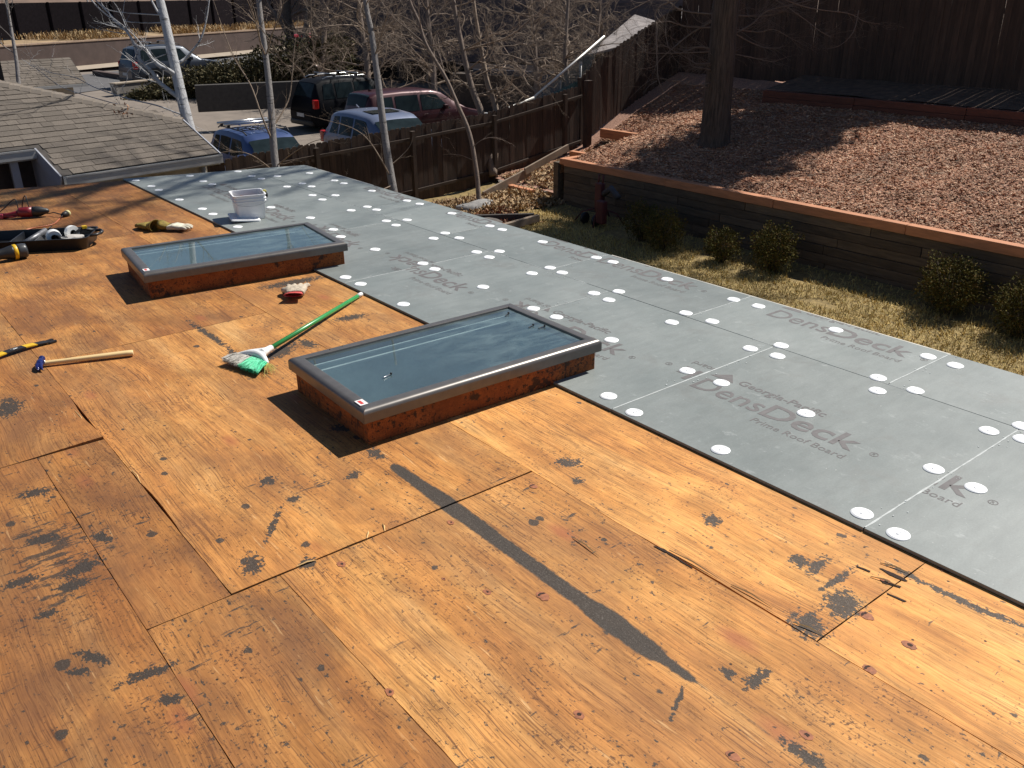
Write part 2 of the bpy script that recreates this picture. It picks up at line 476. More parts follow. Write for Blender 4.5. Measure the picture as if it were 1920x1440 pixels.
    kd = math_n(nt, 'ADD', kd, math_n(nt, 'MULTIPLY', math_n(nt, 'SUBTRACT', mp2, 0.5), 0.12))
    col = mixc(nt, ramp(nt, kd, [(0.05, 0.75), (0.105, 0.4), (0.17, 0.0)]).outputs[0], col, (0.33, 0.11, 0.045))
    # tar crumbs and smears
    tm = noise_tex(nt, sc0((1.5, 1.1, 1.5)), 1.0, 4, 0.6)
    ts = noise_tex(nt, sc0((52, 32, 52)), 1.0, 6, 0.66)
    tf = math_n(nt, 'ADD', ts, math_n(nt, 'MULTIPLY', math_n(nt, 'SUBTRACT', tm, 0.5), 0.30))
    tf = math_n(nt, 'ADD', tf, math_n(nt, 'MULTIPLY', amt.outputs[0], 0.055))
    tfr = ramp(nt, tf, [(0.655, 0.0), (0.70, 0.92)]).outputs[0]
    sm = noise_tex(nt, sc0((7, 34, 7)), 1.0, 6, 0.68)
    sf = math_n(nt, 'ADD', sm, math_n(nt, 'MULTIPLY', math_n(nt, 'SUBTRACT', tm, 0.5), 0.22))
    sf = math_n(nt, 'ADD', sf, math_n(nt, 'MULTIPLY', amt.outputs[0], 0.075))
    sfr = ramp(nt, sf, [(0.69, 0.0), (0.73, 0.9)]).outputs[0]
    tar = math_n(nt, 'MAXIMUM', tfr, sfr)
    if not curb:
        tcw = nd.new('ShaderNodeTexCoord')
        acc = None
        for (ex_, ey_, ra, rb, an) in ELL:
            mp = nd.new('ShaderNodeMapping'); mp.vector_type = 'TEXTURE'
            mp.inputs['Location'].default_value = (ex_, ey_, 0); mp.inputs['Rotation'].default_value = (0, 0, an); mp.inputs['Scale'].default_value = (ra, rb, 1)
            lk.new(tcw.outputs['Object'], mp.inputs[0])
            ln = nd.new('ShaderNodeVectorMath'); ln.operation = 'LENGTH'; lk.new(mp.outputs[0], ln.inputs[0])
            acc = ln.outputs['Value'] if acc is None else math_n(nt, 'MINIMUM', acc, ln.outputs['Value'])
        rg1 = noise_tex(nt, sc0((42, 42, 42)), 1.0, 8, 0.74)
        rg2 = noise_tex(nt, sc0((130, 60, 100)), 1.0, 3, 0.6)
        ed = math_n(nt, 'ADD', acc, math_n(nt, 'MULTIPLY', math_n(nt, 'SUBTRACT', rg1, 0.5), 3.6))
        ed = math_n(nt, 'ADD', ed, math_n(nt, 'MULTIPLY', math_n(nt, 'SUBTRACT', rg2, 0.5), 2.6))
        tar = math_n(nt, 'MAXIMUM', tar, ramp(nt, ed, [(0.88, 0.95), (1.02, 0.0)]).outputs[0])
        # the long strip: a band round a wavering line
        sx = nd.new('ShaderNodeSeparateXYZ'); lk.new(tcw.outputs['Object'], sx.inputs[0])
        cv = nd.new('ShaderNodeFloatCurve')
        v01 = math_n(nt, 'DIVIDE', math_n(nt, 'SUBTRACT', sx.outputs[1], 1.10), 1.65, True)
        lk.new(v01, cv.inputs['Value'])
        cpts = [(max(0.0, min(1.0, (y_-1.10)/1.65)), w_/0.06) for y_, w_ in STRIP_W]
        crv = cv.mapping.curves[0]
        crv.points[0].location = cpts[0]; crv.points[-1].location = cpts[-1]
        for q_ in cpts[1:-1]: crv.points.new(*q_)
        cv.mapping.update()
        hw = math_n(nt, 'MULTIPLY', cv.outputs[0], 0.06)
        lowf = noise_tex(nt, sc0((2, 3.5, 2)), 1.0, 3, 0.5)
        dx_ = math_n(nt, 'ABSOLUTE', math_n(nt, 'ADD', math_n(nt, 'SUBTRACT', sx.outputs[0], 1.523), math_n(nt, 'MULTIPLY', math_n(nt, 'SUBTRACT', lowf, 0.5), 0.02)))
        es = math_n(nt, 'SUBTRACT', math_n(nt, 'ADD', dx_, math_n(nt, 'MULTIPLY', math_n(nt, 'SUBTRACT', rg1, 0.5), 0.022)), hw)
        es = math_n(nt, 'ADD', es, math_n(nt, 'MULTIPLY', math_n(nt, 'SUBTRACT', rg2, 0.5), 0.006))
        strip_f = ramp(nt, math_n(nt, 'ADD', es, 0.5), [(0.4985, 0.97), (0.5015, 0.0)]).outputs[0]
        tar = math_n(nt, 'MAXIMUM', tar, strip_f)
        # a wide smeared field on the left
        mp = nd.new('ShaderNodeMapping'); mp.vector_type = 'TEXTURE'; mp.inputs['Location'].default_value = FIELD[0]; mp.inputs['Scale'].default_value = FIELD[1]
        lk.new(tcw.outputs['Object'], mp.inputs[0]); ln = nd.new('ShaderNodeVectorMath'); ln.operation = 'LENGTH'; lk.new(mp.outputs[0], ln.inputs[0])
        s2_ = noise_tex(nt, sc0((9, 30, 9)), 1.0, 6, 0.7)
        fe = math_n(nt, 'SUBTRACT', s2_, math_n(nt, 'MULTIPLY', ln.outputs['Value'], 0.16))
        tar = math_n(nt, 'MAXIMUM', tar, ramp(nt, fe, [(0.455, 0.0), (0.49, 0.85)]).outputs[0])
    tcol = ramp(nt, noise_tex(nt, sc0((330, 330, 330)), 1.0, 2), [(0.42, (0.030, 0.026, 0.022)), (0.62, (0.058, 0.050, 0.043)), (0.78, (0.20, 0.18, 0.155))]).outputs[0]
    col = mixc(nt, tar, col, tcol)
    # round tar dots of many sizes, ragged by noise
    dn = nd.new('ShaderNodeTexNoise'); dn.inputs['Scale'].default_value = 38.0; dn.inputs['Detail'].default_value = 4.0; dn.inputs['Roughness'].default_value = 0.7
    lk.new(base, dn.inputs['Vector'])
    ds = nd.new('ShaderNodeVectorMath'); ds.operation = 'SUBTRACT'; ds.inputs[1].default_value = (0.5, 0.5, 0.5); lk.new(dn.outputs['Color'], ds.inputs[0])
    dm = nd.new('ShaderNodeVectorMath'); dm.operation = 'SCALE'; dm.inputs['Scale'].default_value = 0.030; lk.new(ds.outputs[0], dm.inputs[0])
    da = nd.new('ShaderNodeVectorMath'); da.operation = 'ADD'; lk.new(base, da.inputs[0]); lk.new(dm.outputs[0], da.inputs[1])
    dmp = nd.new('ShaderNodeMapping'); dmp.inputs['Scale'].default_value = (9.0, 7.0, 0.01); lk.new(da.outputs[0], dmp.inputs[0])
    vd = nd.new('ShaderNodeTexVoronoi'); vd.inputs['Scale'].default_value = 1.0; lk.new(dmp.outputs[0], vd.inputs['Vector'])
    wd_ = nd.new('ShaderNodeTexWhiteNoise'); lk.new(vd.outputs['Color'], wd_.inputs['Vector'])
    rad_n = math_n(nt, 'MULTIPLY', math_n(nt, 'POWER', wd_.outputs['Value'], 2.2), math_n(nt, 'ADD', math_n(nt, 'MULTIPLY', amt.outputs[0], 0.13), 0.085))
    dd_ = math_n(nt, 'SUBTRACT', vd.outputs['Distance'], rad_n)
    col = mixc(nt, ramp(nt, math_n(nt, 'ADD', dd_, 0.5), [(0.492, 0.9), (0.512, 0.0)]).outputs[0], col, tcol)
    # staple and nail holes
    vn = nd.new('ShaderNodeTexVoronoi'); vn.inputs['Scale'].default_value = 11.0; vn.inputs['Randomness'].default_value = 1.0
    lk.new(sc0((1, 1, 0.01)), vn.inputs['Vector'])
    nf = ramp(nt, vn.outputs['Distance'], [(0.035, 0.95), (0.055, 0.0)]).outputs[0]
    col = mixc(nt, nf, col, (0.02, 0.012, 0.01))
    # per sheet brightness
    br = nd.new('ShaderNodeCombineColor')
    for i in range(3): lk.new(amt.outputs[1], br.inputs[i])
    col = mixc(nt, 1.0, col, br.outputs[0], 'MULTIPLY')
    if curb:
        col = mixc(nt, 1.0, col, (0.80, 0.52, 0.42), 'MULTIPLY')
    lk.new(col, p.inputs['Base Color'])
    p.inputs['Roughness'].default_value = 0.72
    p.inputs['Specular IOR Level'].default_value = 0.3
    hgt = math_n(nt, 'SUBTRACT', fb, math_n(nt, 'MULTIPLY', ckf, 0.9))
    hgt = math_n(nt, 'SUBTRACT', hgt, math_n(nt, 'MULTIPLY', nf, 1.0))
    bump(nt, hgt, 0.35, 0.003)
    return m

M_PLY = plywood_mat('weathered_plywood')
M_CURB = plywood_mat('painted_curb_plywood', True)

def roofboard_mat():
    m, nt, nd, lk, p = new_mat('gray_roof_board')
    oi = nd.new('ShaderNodeObjectInfo')
    cx = nd.new('ShaderNodeCombineXYZ')
    for i in range(3): lk.new(oi.outputs['Random'], cx.inputs[i])
    off = nd.new('ShaderNodeVectorMath'); off.operation = 'SCALE'; off.inputs['Scale'].default_value = 23.0
    lk.new(cx.outputs[0], off.inputs[0])
    v = coords(nt, (1, 1, 1), 'Object', off.outputs[0])
    v2 = coords(nt, (6, 22, 6), 'Object', off.outputs[0])
    n1 = noise_tex(nt, v, 2.2, 5, 0.6)
    n2 = noise_tex(nt, v2, 1.0, 6, 0.7)
    n3 = noise_tex(nt, v, 140, 3, 0.6)
    col = ramp(nt, n1, [(0.28, (0.165, 0.187, 0.181)), (0.72, (0.250, 0.270, 0.259))]).outputs[0]
    col = mixc(nt, 0.5, col, ramp(nt, n2, [(0.3, 0.78), (0.7, 1.16)]).outputs[0], 'MULTIPLY')
    col = mixc(nt, 0.4, col, ramp(nt, n3, [(0.3, 0.8), (0.7, 1.15)]).outputs[0], 'MULTIPLY')
    tn = ramp(nt, oi.outputs['Random'], [(0.0, 0.90), (1.0, 1.08)]).outputs[0]
    col = mixc(nt, 1.0, col, tn, 'MULTIPLY')
    # scuffed boot dirt in brownish patches and faint smudges
    bd = noise_tex(nt, coords(nt, (3.2, 3.2, 3), 'Object', off.outputs[0]), 1.0, 7, 0.7, 0.4)
    col = mixc(nt, ramp(nt, bd, [(0.56, 0.0), (0.70, 0.38)]).outputs[0], col, (0.150, 0.142, 0.128))
    sp = noise_tex(nt, coords(nt, (70, 70, 70), 'Object', off.outputs[0]), 1.0, 3, 0.6)
    col = mixc(nt, ramp(nt, sp, [(0.70, 0.0), (0.75, 0.55)]).outputs[0], col, (0.50, 0.50, 0.48))
    # chalky scuffs
    sc_ = noise_tex(nt, coords(nt, (9, 5, 5), 'Object', off.outputs[0]), 2.0, 7, 0.72)
    col = mixc(nt, ramp(nt, sc_, [(0.60, 0.0), (0.76, 0.5)]).outputs[0], col, (0.46, 0.48, 0.47))
    lk.new(col, p.inputs['Base Color'])
    p.inputs['Roughness'].default_value = 0.50
    p.inputs['Specular IOR Level'].default_value = 0.5
    bump(nt, n3, 0.12, 0.002)
    return m
M_BOARD = roofboard_mat()
M_INK = simple('dark_print_ink', (0.125, 0.115, 0.115), 0.7, var=0.18, scale=30)
M_DUST = simple('white_gypsum_dust', (0.50, 0.52, 0.51), 0.9, var=0.2, scale=30)
M_PLATE = simple('bright_plate_metal', (0.90, 0.905, 0.91), 0.45, 0.12, var=0.05, scale=60)
M_TAR = simple('black_tar_residue', (0.060, 0.053, 0.050), 0.6, var=0.75, scale=170, bumpy=0.6)
M_SUB = simple('dark_underlayer', (0.018, 0.012, 0.009), 0.9)
M_FASCIA = simple('brown_fascia', (0.12, 0.07, 0.045), 0.7)
M_SIDING = simple('beige_siding', (0.42, 0.37, 0.30), 0.8)
M_DRIP = simple('pale_drip_metal', (0.62, 0.58, 0.50), 0.4, 0.2)
M_BRONZE = simple('bronze_aluminium', (0.15, 0.138, 0.128), 0.36, 0.45, var=0.12, scale=20)

def skylight_glass():
    m = bpy.data.materials.new('dusty_sky_veiled_glazing')
    m.use_nodes = True
    nt = m.node_tree; nd = nt.nodes; lk = nt.links
    out = nd['Material Output']; p = nd['Principled BSDF']
    v = coords(nt, (1, 1, 1))
    gl = nd.new('ShaderNodeBsdfGlossy'); gl.inputs['Roughness'].default_value = 0.02
    lk.new(ramp(nt, noise_tex(nt, v, 4, 4), [(0.3, (0.80, 0.86, 0.88)), (0.7, (0.95, 0.97, 0.97))]).outputs[0], gl.inputs['Color'])
    tr = nd.new('ShaderNodeBsdfTransparent'); tr.inputs['Color'].default_value = (0.70, 0.80, 0.79, 1)
    # Schlick reflectance, the same from both sides of the pane
    ge = nd.new('ShaderNodeNewGeometry'); dt = nd.new('ShaderNodeVectorMath'); dt.operation = 'DOT_PRODUCT'
    lk.new(ge.outputs['Incoming'], dt.inputs[0]); lk.new(ge.outputs['Normal'], dt.inputs[1])
    om = math_n(nt, 'SUBTRACT', 1.0, math_n(nt, 'ABSOLUTE', dt.outputs['Value']), True)
    fr_o = math_n(nt, 'ADD', 0.16, math_n(nt, 'MULTIPLY', math_n(nt, 'POWER', om, 4.0), 0.84), True)
    mx = nd.new('ShaderNodeMixShader')
    lk.new(fr_o, mx.inputs[0]); lk.new(tr.outputs[0], mx.inputs[1]); lk.new(gl.outputs[0], mx.inputs[2])
    # wiped dust streaks, plus an even blue-gray veil painting in sky brightness
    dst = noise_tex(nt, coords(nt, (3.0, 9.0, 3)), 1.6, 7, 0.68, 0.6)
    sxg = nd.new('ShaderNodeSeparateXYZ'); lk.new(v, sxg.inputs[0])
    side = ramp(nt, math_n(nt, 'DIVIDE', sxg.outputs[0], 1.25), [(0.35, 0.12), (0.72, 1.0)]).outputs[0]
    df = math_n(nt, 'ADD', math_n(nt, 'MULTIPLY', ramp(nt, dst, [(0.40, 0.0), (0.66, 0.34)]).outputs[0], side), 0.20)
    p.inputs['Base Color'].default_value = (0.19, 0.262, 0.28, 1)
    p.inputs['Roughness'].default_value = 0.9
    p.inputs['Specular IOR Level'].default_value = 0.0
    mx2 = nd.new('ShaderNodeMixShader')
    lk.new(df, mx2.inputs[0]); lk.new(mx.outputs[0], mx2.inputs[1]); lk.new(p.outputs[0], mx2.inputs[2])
    lk.new(mx2.outputs[0], out.inputs[0])
    return m
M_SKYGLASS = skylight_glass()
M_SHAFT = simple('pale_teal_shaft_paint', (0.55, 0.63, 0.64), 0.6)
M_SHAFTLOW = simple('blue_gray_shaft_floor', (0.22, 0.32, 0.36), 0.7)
M_SPACER = simple('pale_spacer_bar', (0.80, 0.86, 0.84), 0.4)
M_STICKER = simple('white_sticker', (0.80, 0.78, 0.76), 0.4, var=0.05)
M_RED = simple('red_print', (0.55, 0.05, 0.04), 0.5, var=0.1)

# ================================================================ OUR HOUSE: deck, roof boards
house = thing('house', 'house with a flat roof of bare orange plywood half covered with gray roof boards', 'house', (1.5, 3.0, -2.6))
FAR_A, FAR_B = (4.29, 9.03), (-6.0, 12.05)           # far eave, skewed to the deck
XR = 4.29                                            # right edge of the roof

def wob(x, y, s=1.0):
    return mnoise.noise(Vector((x*s, y*s, 3.7)))

def sheet(x0, x1, y0, y1, color, lift=None, gaps=None, z=0.0):
    """one plywood sheet: thin, edges a little ragged; color=(tar amount, brightness, weathering)"""
    poly = clip_poly([(x0, y0), (x1, y0), (x1, y1), (x0, y1)], FAR_A, FAR_B)
    if len(poly) < 3: return
    yt = max(p[1] for p in poly)
    nx, ny = max(4, int((x1-x0)/0.06)), max(4, int((yt-y0)/0.05))
    def fn(u, v):
        x = x0+(x1-x0)*u
        # far limit of the deck at this x
        yl = FAR_A[1]+(FAR_B[1]-FAR_A[1])*(x-FAR_A[0])/(FAR_B[0]-FAR_A[0])
        ye = min(y1, yl)
        y = y0+(ye-y0)*v
        g = 0.0013
        if u == 0: x += g+0.0016*wob(0, y, 9)+0.0012*wob(1, y, 33)
        if u == 1: x -= g+0.0016*wob(2, y, 9)+0.0012*wob(3, y, 33)
        if v == 0: y += g+0.0022*wob(x, 4, 12)+0.003*abs(wob(x, 5, 47))
        if v == 1: y -= g+0.0022*wob(x, 6, 12)+0.003*abs(wob(x, 7, 47))
        if gaps: x, y = gaps(u, v, x, y)
        zz = z+0.0012*wob(x, y, 2.2)
        if lift: zz += lift(x, y)
        return (x, y, zz)
    mb = MB()
    mb.grid(fn, nx, ny, 0, True)
    T = 0.013
    rim = [(i/nx, 0) for i in range(nx)]+[(1, j/ny) for j in range(ny)]+[(1-i/nx, 1) for i in range(nx)]+[(0, 1-j/ny) for j in range(ny)]
    top = [fn(*r) for r in rim]
    n = len(top)
    mb.add(top+[(a, b, c-T) for a, b, c in top], [((i+1) % n, i, n+i, n+(i+1) % n) for i in range(n)], 0)
    o = mb.build('plywood_sheet', M_PLY, house)
    o.color = (*color, 1)
    return o

def gap_a(u, v, x, y):          # the split seam in front of the hammer: edge bowed away
    if u == 1 and 3.66 < y < 4.3: x -= 0.020*math.sin(PI*(y-3.66)/0.64)**2*smoothstep(4.3, 3.7, y)
    return x, y
def lift_a(x, y):
    return 0.012*smoothstep(0.30, 0.69, x)*smoothstep(4.25, 3.70, y)
def gap_b(u, v, x, y):
    if u == 0 and 2.75 < y < 3.2: x += 0.008*math.sin(PI*(y-2.75)/0.45)
    return x, y
def gap_c(u, v, x, y):
    if u == 0 and 1.02 < y < 1.75: x += 0.006*math.sin(PI*(y-1.0)/0.75)
    return x, y
# (tar, brightness, weathering)
sheet(0.70, 1.915, 2.30, 4.74, (0.55, 1.06, 0.55), gaps=gap_b, lift=lambda x, y: 0.004*smoothstep(2.5, 2.3, y))
sheet(0.70, 1.915, 4.74, 7.18, (0.35, 0.92, 0.85))
sheet(0.70, 1.915, 7.18, 9.62, (0.30, 0.84, 1.0))
sheet(0.70, 1.915, 9.62, 12.0, (0.30, 0.82, 1.0))
sheet(1.915, 3.13, -1.41, 1.03, (0.22, 1.40, 0.15))
sheet(1.915, 3.13, 1.03, 3.47, (0.30, 1.32, 0.25), gaps=gap_c)
sheet(1.915, 3.13, 3.47, 5.91, (0.35, 1.02, 0.55))
sheet(1.915, 3.13, 5.91, 8.35, (0.30, 0.88, 0.9))
sheet(1.915, 3.13, 8.35, 10.8, (0.30, 0.86, 0.9))
sheet(0.86, 1.915, -0.14, 2.30, (0.58, 1.10, 0.50))
sheet(0.44, 0.86, -0.14, 2.30, (0.80, 0.90, 0.9))
sheet(0.44, 0.70, 2.30, 3.66, (0.75, 0.84, 1.0))
sheet(-0.78, 0.44, 1.22, 3.66, (1.0, 0.86, 0.95))
sheet(-0.78, 0.44, -1.22, 1.22, (0.9, 0.95, 0.75))
sheet(0.44, 1.915, -2.6, -0.14, (0.45, 1.18, 0.4))
sheet(-0.52, 0.70, 3.66, 6.10, (0.6, 0.90, 0.85), gaps=gap_a, lift=lift_a)
sheet(-0.52, 0.70, 6.10, 8.54, (0.35, 0.85, 1.0))
sheet(-0.52, 0.70, 8.54, 11.0, (0.3, 0.82, 1.0))
for yy in (-2.6, -0.16, 2.28, 4.72, 7.16, 9.6):
    sheet(-2.0, -0.78 if yy < 3 else -0.52, yy, yy+2.44, (0.5, 0.95, 0.7))
sheet(3.13, 4.27, -1.41, 2.2, (0.3, 1.0, 0.5)); sheet(3.13, 4.27, 2.2, 5.8, (0.3, 1.0, 0.5)); sheet(3.13, 4.27, 5.8, 9.4, (0.3, 1.0, 0.5))

mb = MB()
pl = clip_poly([(-2.0, -2.6), (XR-0.01, -2.6), (XR-0.01, 12), (-2.0, 12)], FAR_A, FAR_B)
mb.prism(pl, -0.20, -0.016)
# openings below the skylights stay covered by their own shafts
mb.build('roof_structure', M_SUB, house)
mb = MB()
for a, b in zip(pl, pl[1:]+pl[:1]):
    d = Vector((b[0]-a[0], b[1]-a[1], 0)).normalized(); nrm = Vector((d.y, -d.x, 0))
    A = Vector((a[0], a[1], -0.13))+nrm*0.012; B = Vector((b[0], b[1], -0.13))+nrm*0.012
    mb.beam(A, B, 0.02, 0.225)
mb.build('fascia', M_FASCIA, house)
mb = MB()
ins = [(-1.6, -2.2), (XR-0.45, -2.2), (XR-0.45, 8.6), (-1.6, 10.2)]
mb.prism(ins, -2.62, -0.2)
mb.build('wall', M_SIDING, house)
mb = MB()
mb.beam((XR+0.012, 1.86, 0.004), (XR+0.012, 4.3, 0.004), 0.03, 0.006)
mb.beam((XR+0.024, 1.86, -0.03), (XR+0.024, 4.3, -0.03), 0.004, 0.06)
mb.beam((XR+0.012, 7.6, 0.004), (XR+0.012, 9.02, 0.004), 0.03, 0.006)
mb.build('drip_edge', M_DRIP, house)

# ---- tar left from the old roof: one long strip, several patches
def blob(name, outline, mat=M_TAR, z=0.0016, jag=0.010, sub=8, seed=0, th=0.0004):
    rng = random.Random(seed)
    pts = []
    n = len(outline)
    for i in range(n):
        a, b = outline[i], outline[(i+1) % n]
        L = math.hypot(b[0]-a[0], b[1]-a[1])
        k = max(2, int(L/0.005))
        nx_, ny_ = (b[1]-a[1])/max(L, 1e-6), -(b[0]-a[0])/max(L, 1e-6)
        for j in range(k):
            t = j/k
            w = jag*(mnoise.noise(Vector((i*3.1+t*L*40, seed*7.7, 0)))+0.6*mnoise.noise(Vector((i*3.1+t*L*120, seed*3.3, 5)))+0.5*mnoise.noise(Vector((i*3.1+t*L*330, seed*5.3, 9))))
            pts.append((a[0]+(b[0]-a[0])*t+nx_*w, a[1]+(b[1]-a[1])*t+ny_*w))
    bm = bmesh.new()
    f = bm.faces.new([bm.verts.new((x, y, z)) for x, y in pts])
    if f.normal.z < 0: f.normal_flip()
    r = bmesh.ops.extrude_face_region(bm, geom=[f])
    vs2 = [e for e in r['geom'] if isinstance(e, bmesh.types.BMVert)]
    bmesh.ops.translate(bm, vec=(0, 0, th), verts=vs2)
    bmesh.ops.triangulate(bm, faces=[q for q in bm.faces if len(q.verts) > 4])
    bmesh.ops.recalc_face_normals(bm, faces=bm.faces[:])
    me = bpy.data.meshes.new(name); bm.to_mesh(me); bm.free()
    me.materials.append(mat)
    return link_mesh(name, me, house)
xy = lambda L: [(p[0], p[1]) for p in L]

# loose splinters where the veneer has torn
M_SPLINT = simple('fresh_torn_wood', (0.66, 0.42, 0.17), 0.7, var=0.2)
def splinter(a, b, w=0.006, h=0.004):
    mb = MB()
    A, B = Vector(a), Vector(b); m_ = (A+B)/2+Vector((0.004, 0.002, h))
    mb.tube([A, m_, B], [w*0.3, w*0.5, w*0.12], 4, smooth=False)
    mb.build('wood_splinter', M_SPLINT, house)
for a, b in (((0.676, 4.02, 0.006), (0.672, 3.84, 0.003)), ((0.705, 3.30, 0.004), (0.70, 3.18, 0.003)), ((1.925, 1.60, 0.004), (1.93, 1.40, 0.003)),
             ((1.935, 1.35, 0.004), (1.94, 1.20, 0.003)), ((1.93, 1.12, 0.004), (1.95, 1.03, 0.003)), ((0.92, 2.303, 0.005), (0.99, 2.296, 0.003)),
             ((1.18, 2.30, 0.005), (1.21, 2.34, 0.003)), ((1.25, 2.298, 0.005), (1.27, 2.35, 0.003)), ((2.33, 4.62, 0.003), (2.40, 4.52, 0.003)),
             ((1.73, 1.86, 0.003), (1.72, 1.72, 0.003)), ((2.31, 1.10, 0.003), (2.33, 1.02, 0.003)), ((2.40, 1.12, 0.003), (2.42, 1.03, 0.003))):
    splinter(a, b)
# dark torn cracks at the broken corner of the right hand sheet, laid on as thin flat shapes with their shade painted near black
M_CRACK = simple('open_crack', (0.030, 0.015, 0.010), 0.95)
for k, ol in enumerate(("1648,1066 1655,1067 1690,1082 1702,1090 1696,1091 1668,1079", "1605,1061 1632,1071 1630,1074 1607,1064", "1650,1089 1690,1100 1688,1103 1655,1094",
                        "1663,1112 1700,1128 1695,1129 1664,1115", "1735,1065 1736,1067 1672,1106 1632,1131 1631,1129 1668,1106", "1225,1023 1245,1030 1300,1066 1296,1066 1250,1037 1228,1026",
                        "1300,1066 1370,1110 1440,1150 1505,1186 1500,1187 1436,1152 1366,1112 1297,1068", "870,809 905,832 985,884 1060,928 1058,930 982,887 902,835", "530,1080 545,1092 600,1150 660,1216 656,1218 596,1153 541,1095",
                        "262,910 285,938 318,975 316,978 283,942", "113,738 140,765 160,790 184,826 181,829 150,796 130,770")):
    pts = {0: [(2.372, 1.108, 0.000), (2.379, 1.099, 0.000), (2.385, 1.038, 0.000), (2.380, 1.014, 0.000), (2.370, 1.019, 0.000), (2.365, 1.066, 0.000)], 1: [(2.329, 1.162, 0.000), (2.338, 1.117, 0.000), (2.328, 1.115, 0.000), (2.324, 1.155, 0.000)], 2: [(2.316, 1.071, -0.000), (2.339, 1.012, 0.000), (2.329, 1.010, 0.000), (2.310, 1.058, 0.000)],
           3: [(2.275, 1.024, 0.000), (2.283, 0.963, 0.000), (2.274, 0.967, 0.000), (2.269, 1.018, 0.000)], 5: [(1.908, 1.655, -0.000), (1.919, 1.618, 0.000), (1.912, 1.485, 0.000), (1.907, 1.489, 0.000), (1.910, 1.597, 0.000), (1.905, 1.645, 0.000)],}.get(k)
    if pts: blob('split', xy(pts), M_CRACK, 0.0018, 0.0015, seed=40+k)

# knots and nail pits: dark irregular stains with a torn centre
M_KNOT = simple('reddish_knot', (0.30, 0.105, 0.045), 0.75, var=0.35, scale=70)
M_PIT = simple('dark_pit', (0.040, 0.018, 0.012), 0.9, var=0.5, scale=90)
for k, (px_, r) in enumerate(zip([(1.846, 2.210, 0.000), (1.462, 2.204, 0.000), (1.323, 1.809, 0.000), (1.444, 1.683, 0.000), (1.257, 1.949, -0.000), (1.043, 2.227, 0.000), (1.399, 0.917, 0.000), (1.593, 0.844, 0.000), (0.862, 1.631, 0.000), (0.708, 1.402, 0.000), (1.199, 1.253, 0.000), (2.527, 0.973, 0.000), (2.128, 1.003, 0.000), (2.326, 1.058, 0.000), (2.104, 0.856, 0.000), (1.929, 0.874, 0.000)], (0.013, 0.010, 0.010, 0.017, 0.006, 0.012, 0.013, 0.013, 0.010, 0.011, 0.012, 0.014, 0.016, 0.013, 0.015, 0.014))):
    circ = lambda R1, R2, ox, oy: [(px_[0]+ox+R1*math.cos(2*PI*q/10), px_[1]+oy+R2*math.sin(2*PI*q/10)) for q in range(10)]
    blob('knot', circ(r, r*1.5, 0, 0), M_KNOT, 0.0008, 0.004, seed=70+k)
    if k % 3 != 0: blob('nail_pit', circ(r*.42, r*.5, r*.15, -r*.1), M_PIT, 0.0014, 0.003, seed=90+k)
    else: blob('nail_pit', [(px_[0]+r*math.cos(a), px_[1]+r*1.0*math.sin(a)) for a in (0.3, .8, 1.4, 2.0, 2.6)]+[(px_[0]+r*.6*math.cos(a), px_[1]+r*.55*math.sin(a)) for a in (2.4, 1.6, .7)], M_PIT, 0.0014, 0.002, seed=90+k)

# ---------------------------------------------------------------- gray roof boards, plates, print
NEAR_X0, MID_X = 2.523, 3.705
near_seams = [-2.4, -1.18, 0.04, 1.257, 2.484, 3.70, 4.92, 6.165, 7.39, 8.61, 9.8]
out_seams = [-1.8, -0.58, 0.635, 1.855, 3.077, 4.30, 5.52, 6.74, 7.96, 9.2]
BT = 0.0127
boards = []
def board(x0, x1, y0, y1, tilt=0.0):
    rb = random.Random(int(x0*100)+int(y0*1000))
    g = [rb.uniform(0.0007, 0.0022) for _ in range(4)]; dz = rb.uniform(0, 0.0012)
    poly = clip_poly([(x0+g[0], y0+g[1]), (x1-g[2], y0+g[1]+rb.uniform(0, .001)), (x1-g[2]-rb.uniform(0, .001), y1-g[3]), (x0+g[0], y1-g[3])], FAR_A, FAR_B)
    if len(poly) < 3: return
    mb = MB()
    mb.prism(poly, 0.0025, 0.0025+BT-dz*0.25)
    o = mb.build('roof_board', M_BOARD, house, bevel=0.0012)
    boards.append((o, x0, x1, y0, y1))
for a, b in zip(near_seams, near_seams[1:]): board(NEAR_X0, MID_X, a, b)
for a, b in zip(out_seams, out_seams[1:]): board(MID_X+0.001, XR, a, b)
def board_at(x, y):
    for o, x0, x1, y0, y1 in boards:
        if x0 <= x <= x1 and y0 <= y <= y1: return o
    return boards[0][0]
BZ = 0.0025+BT

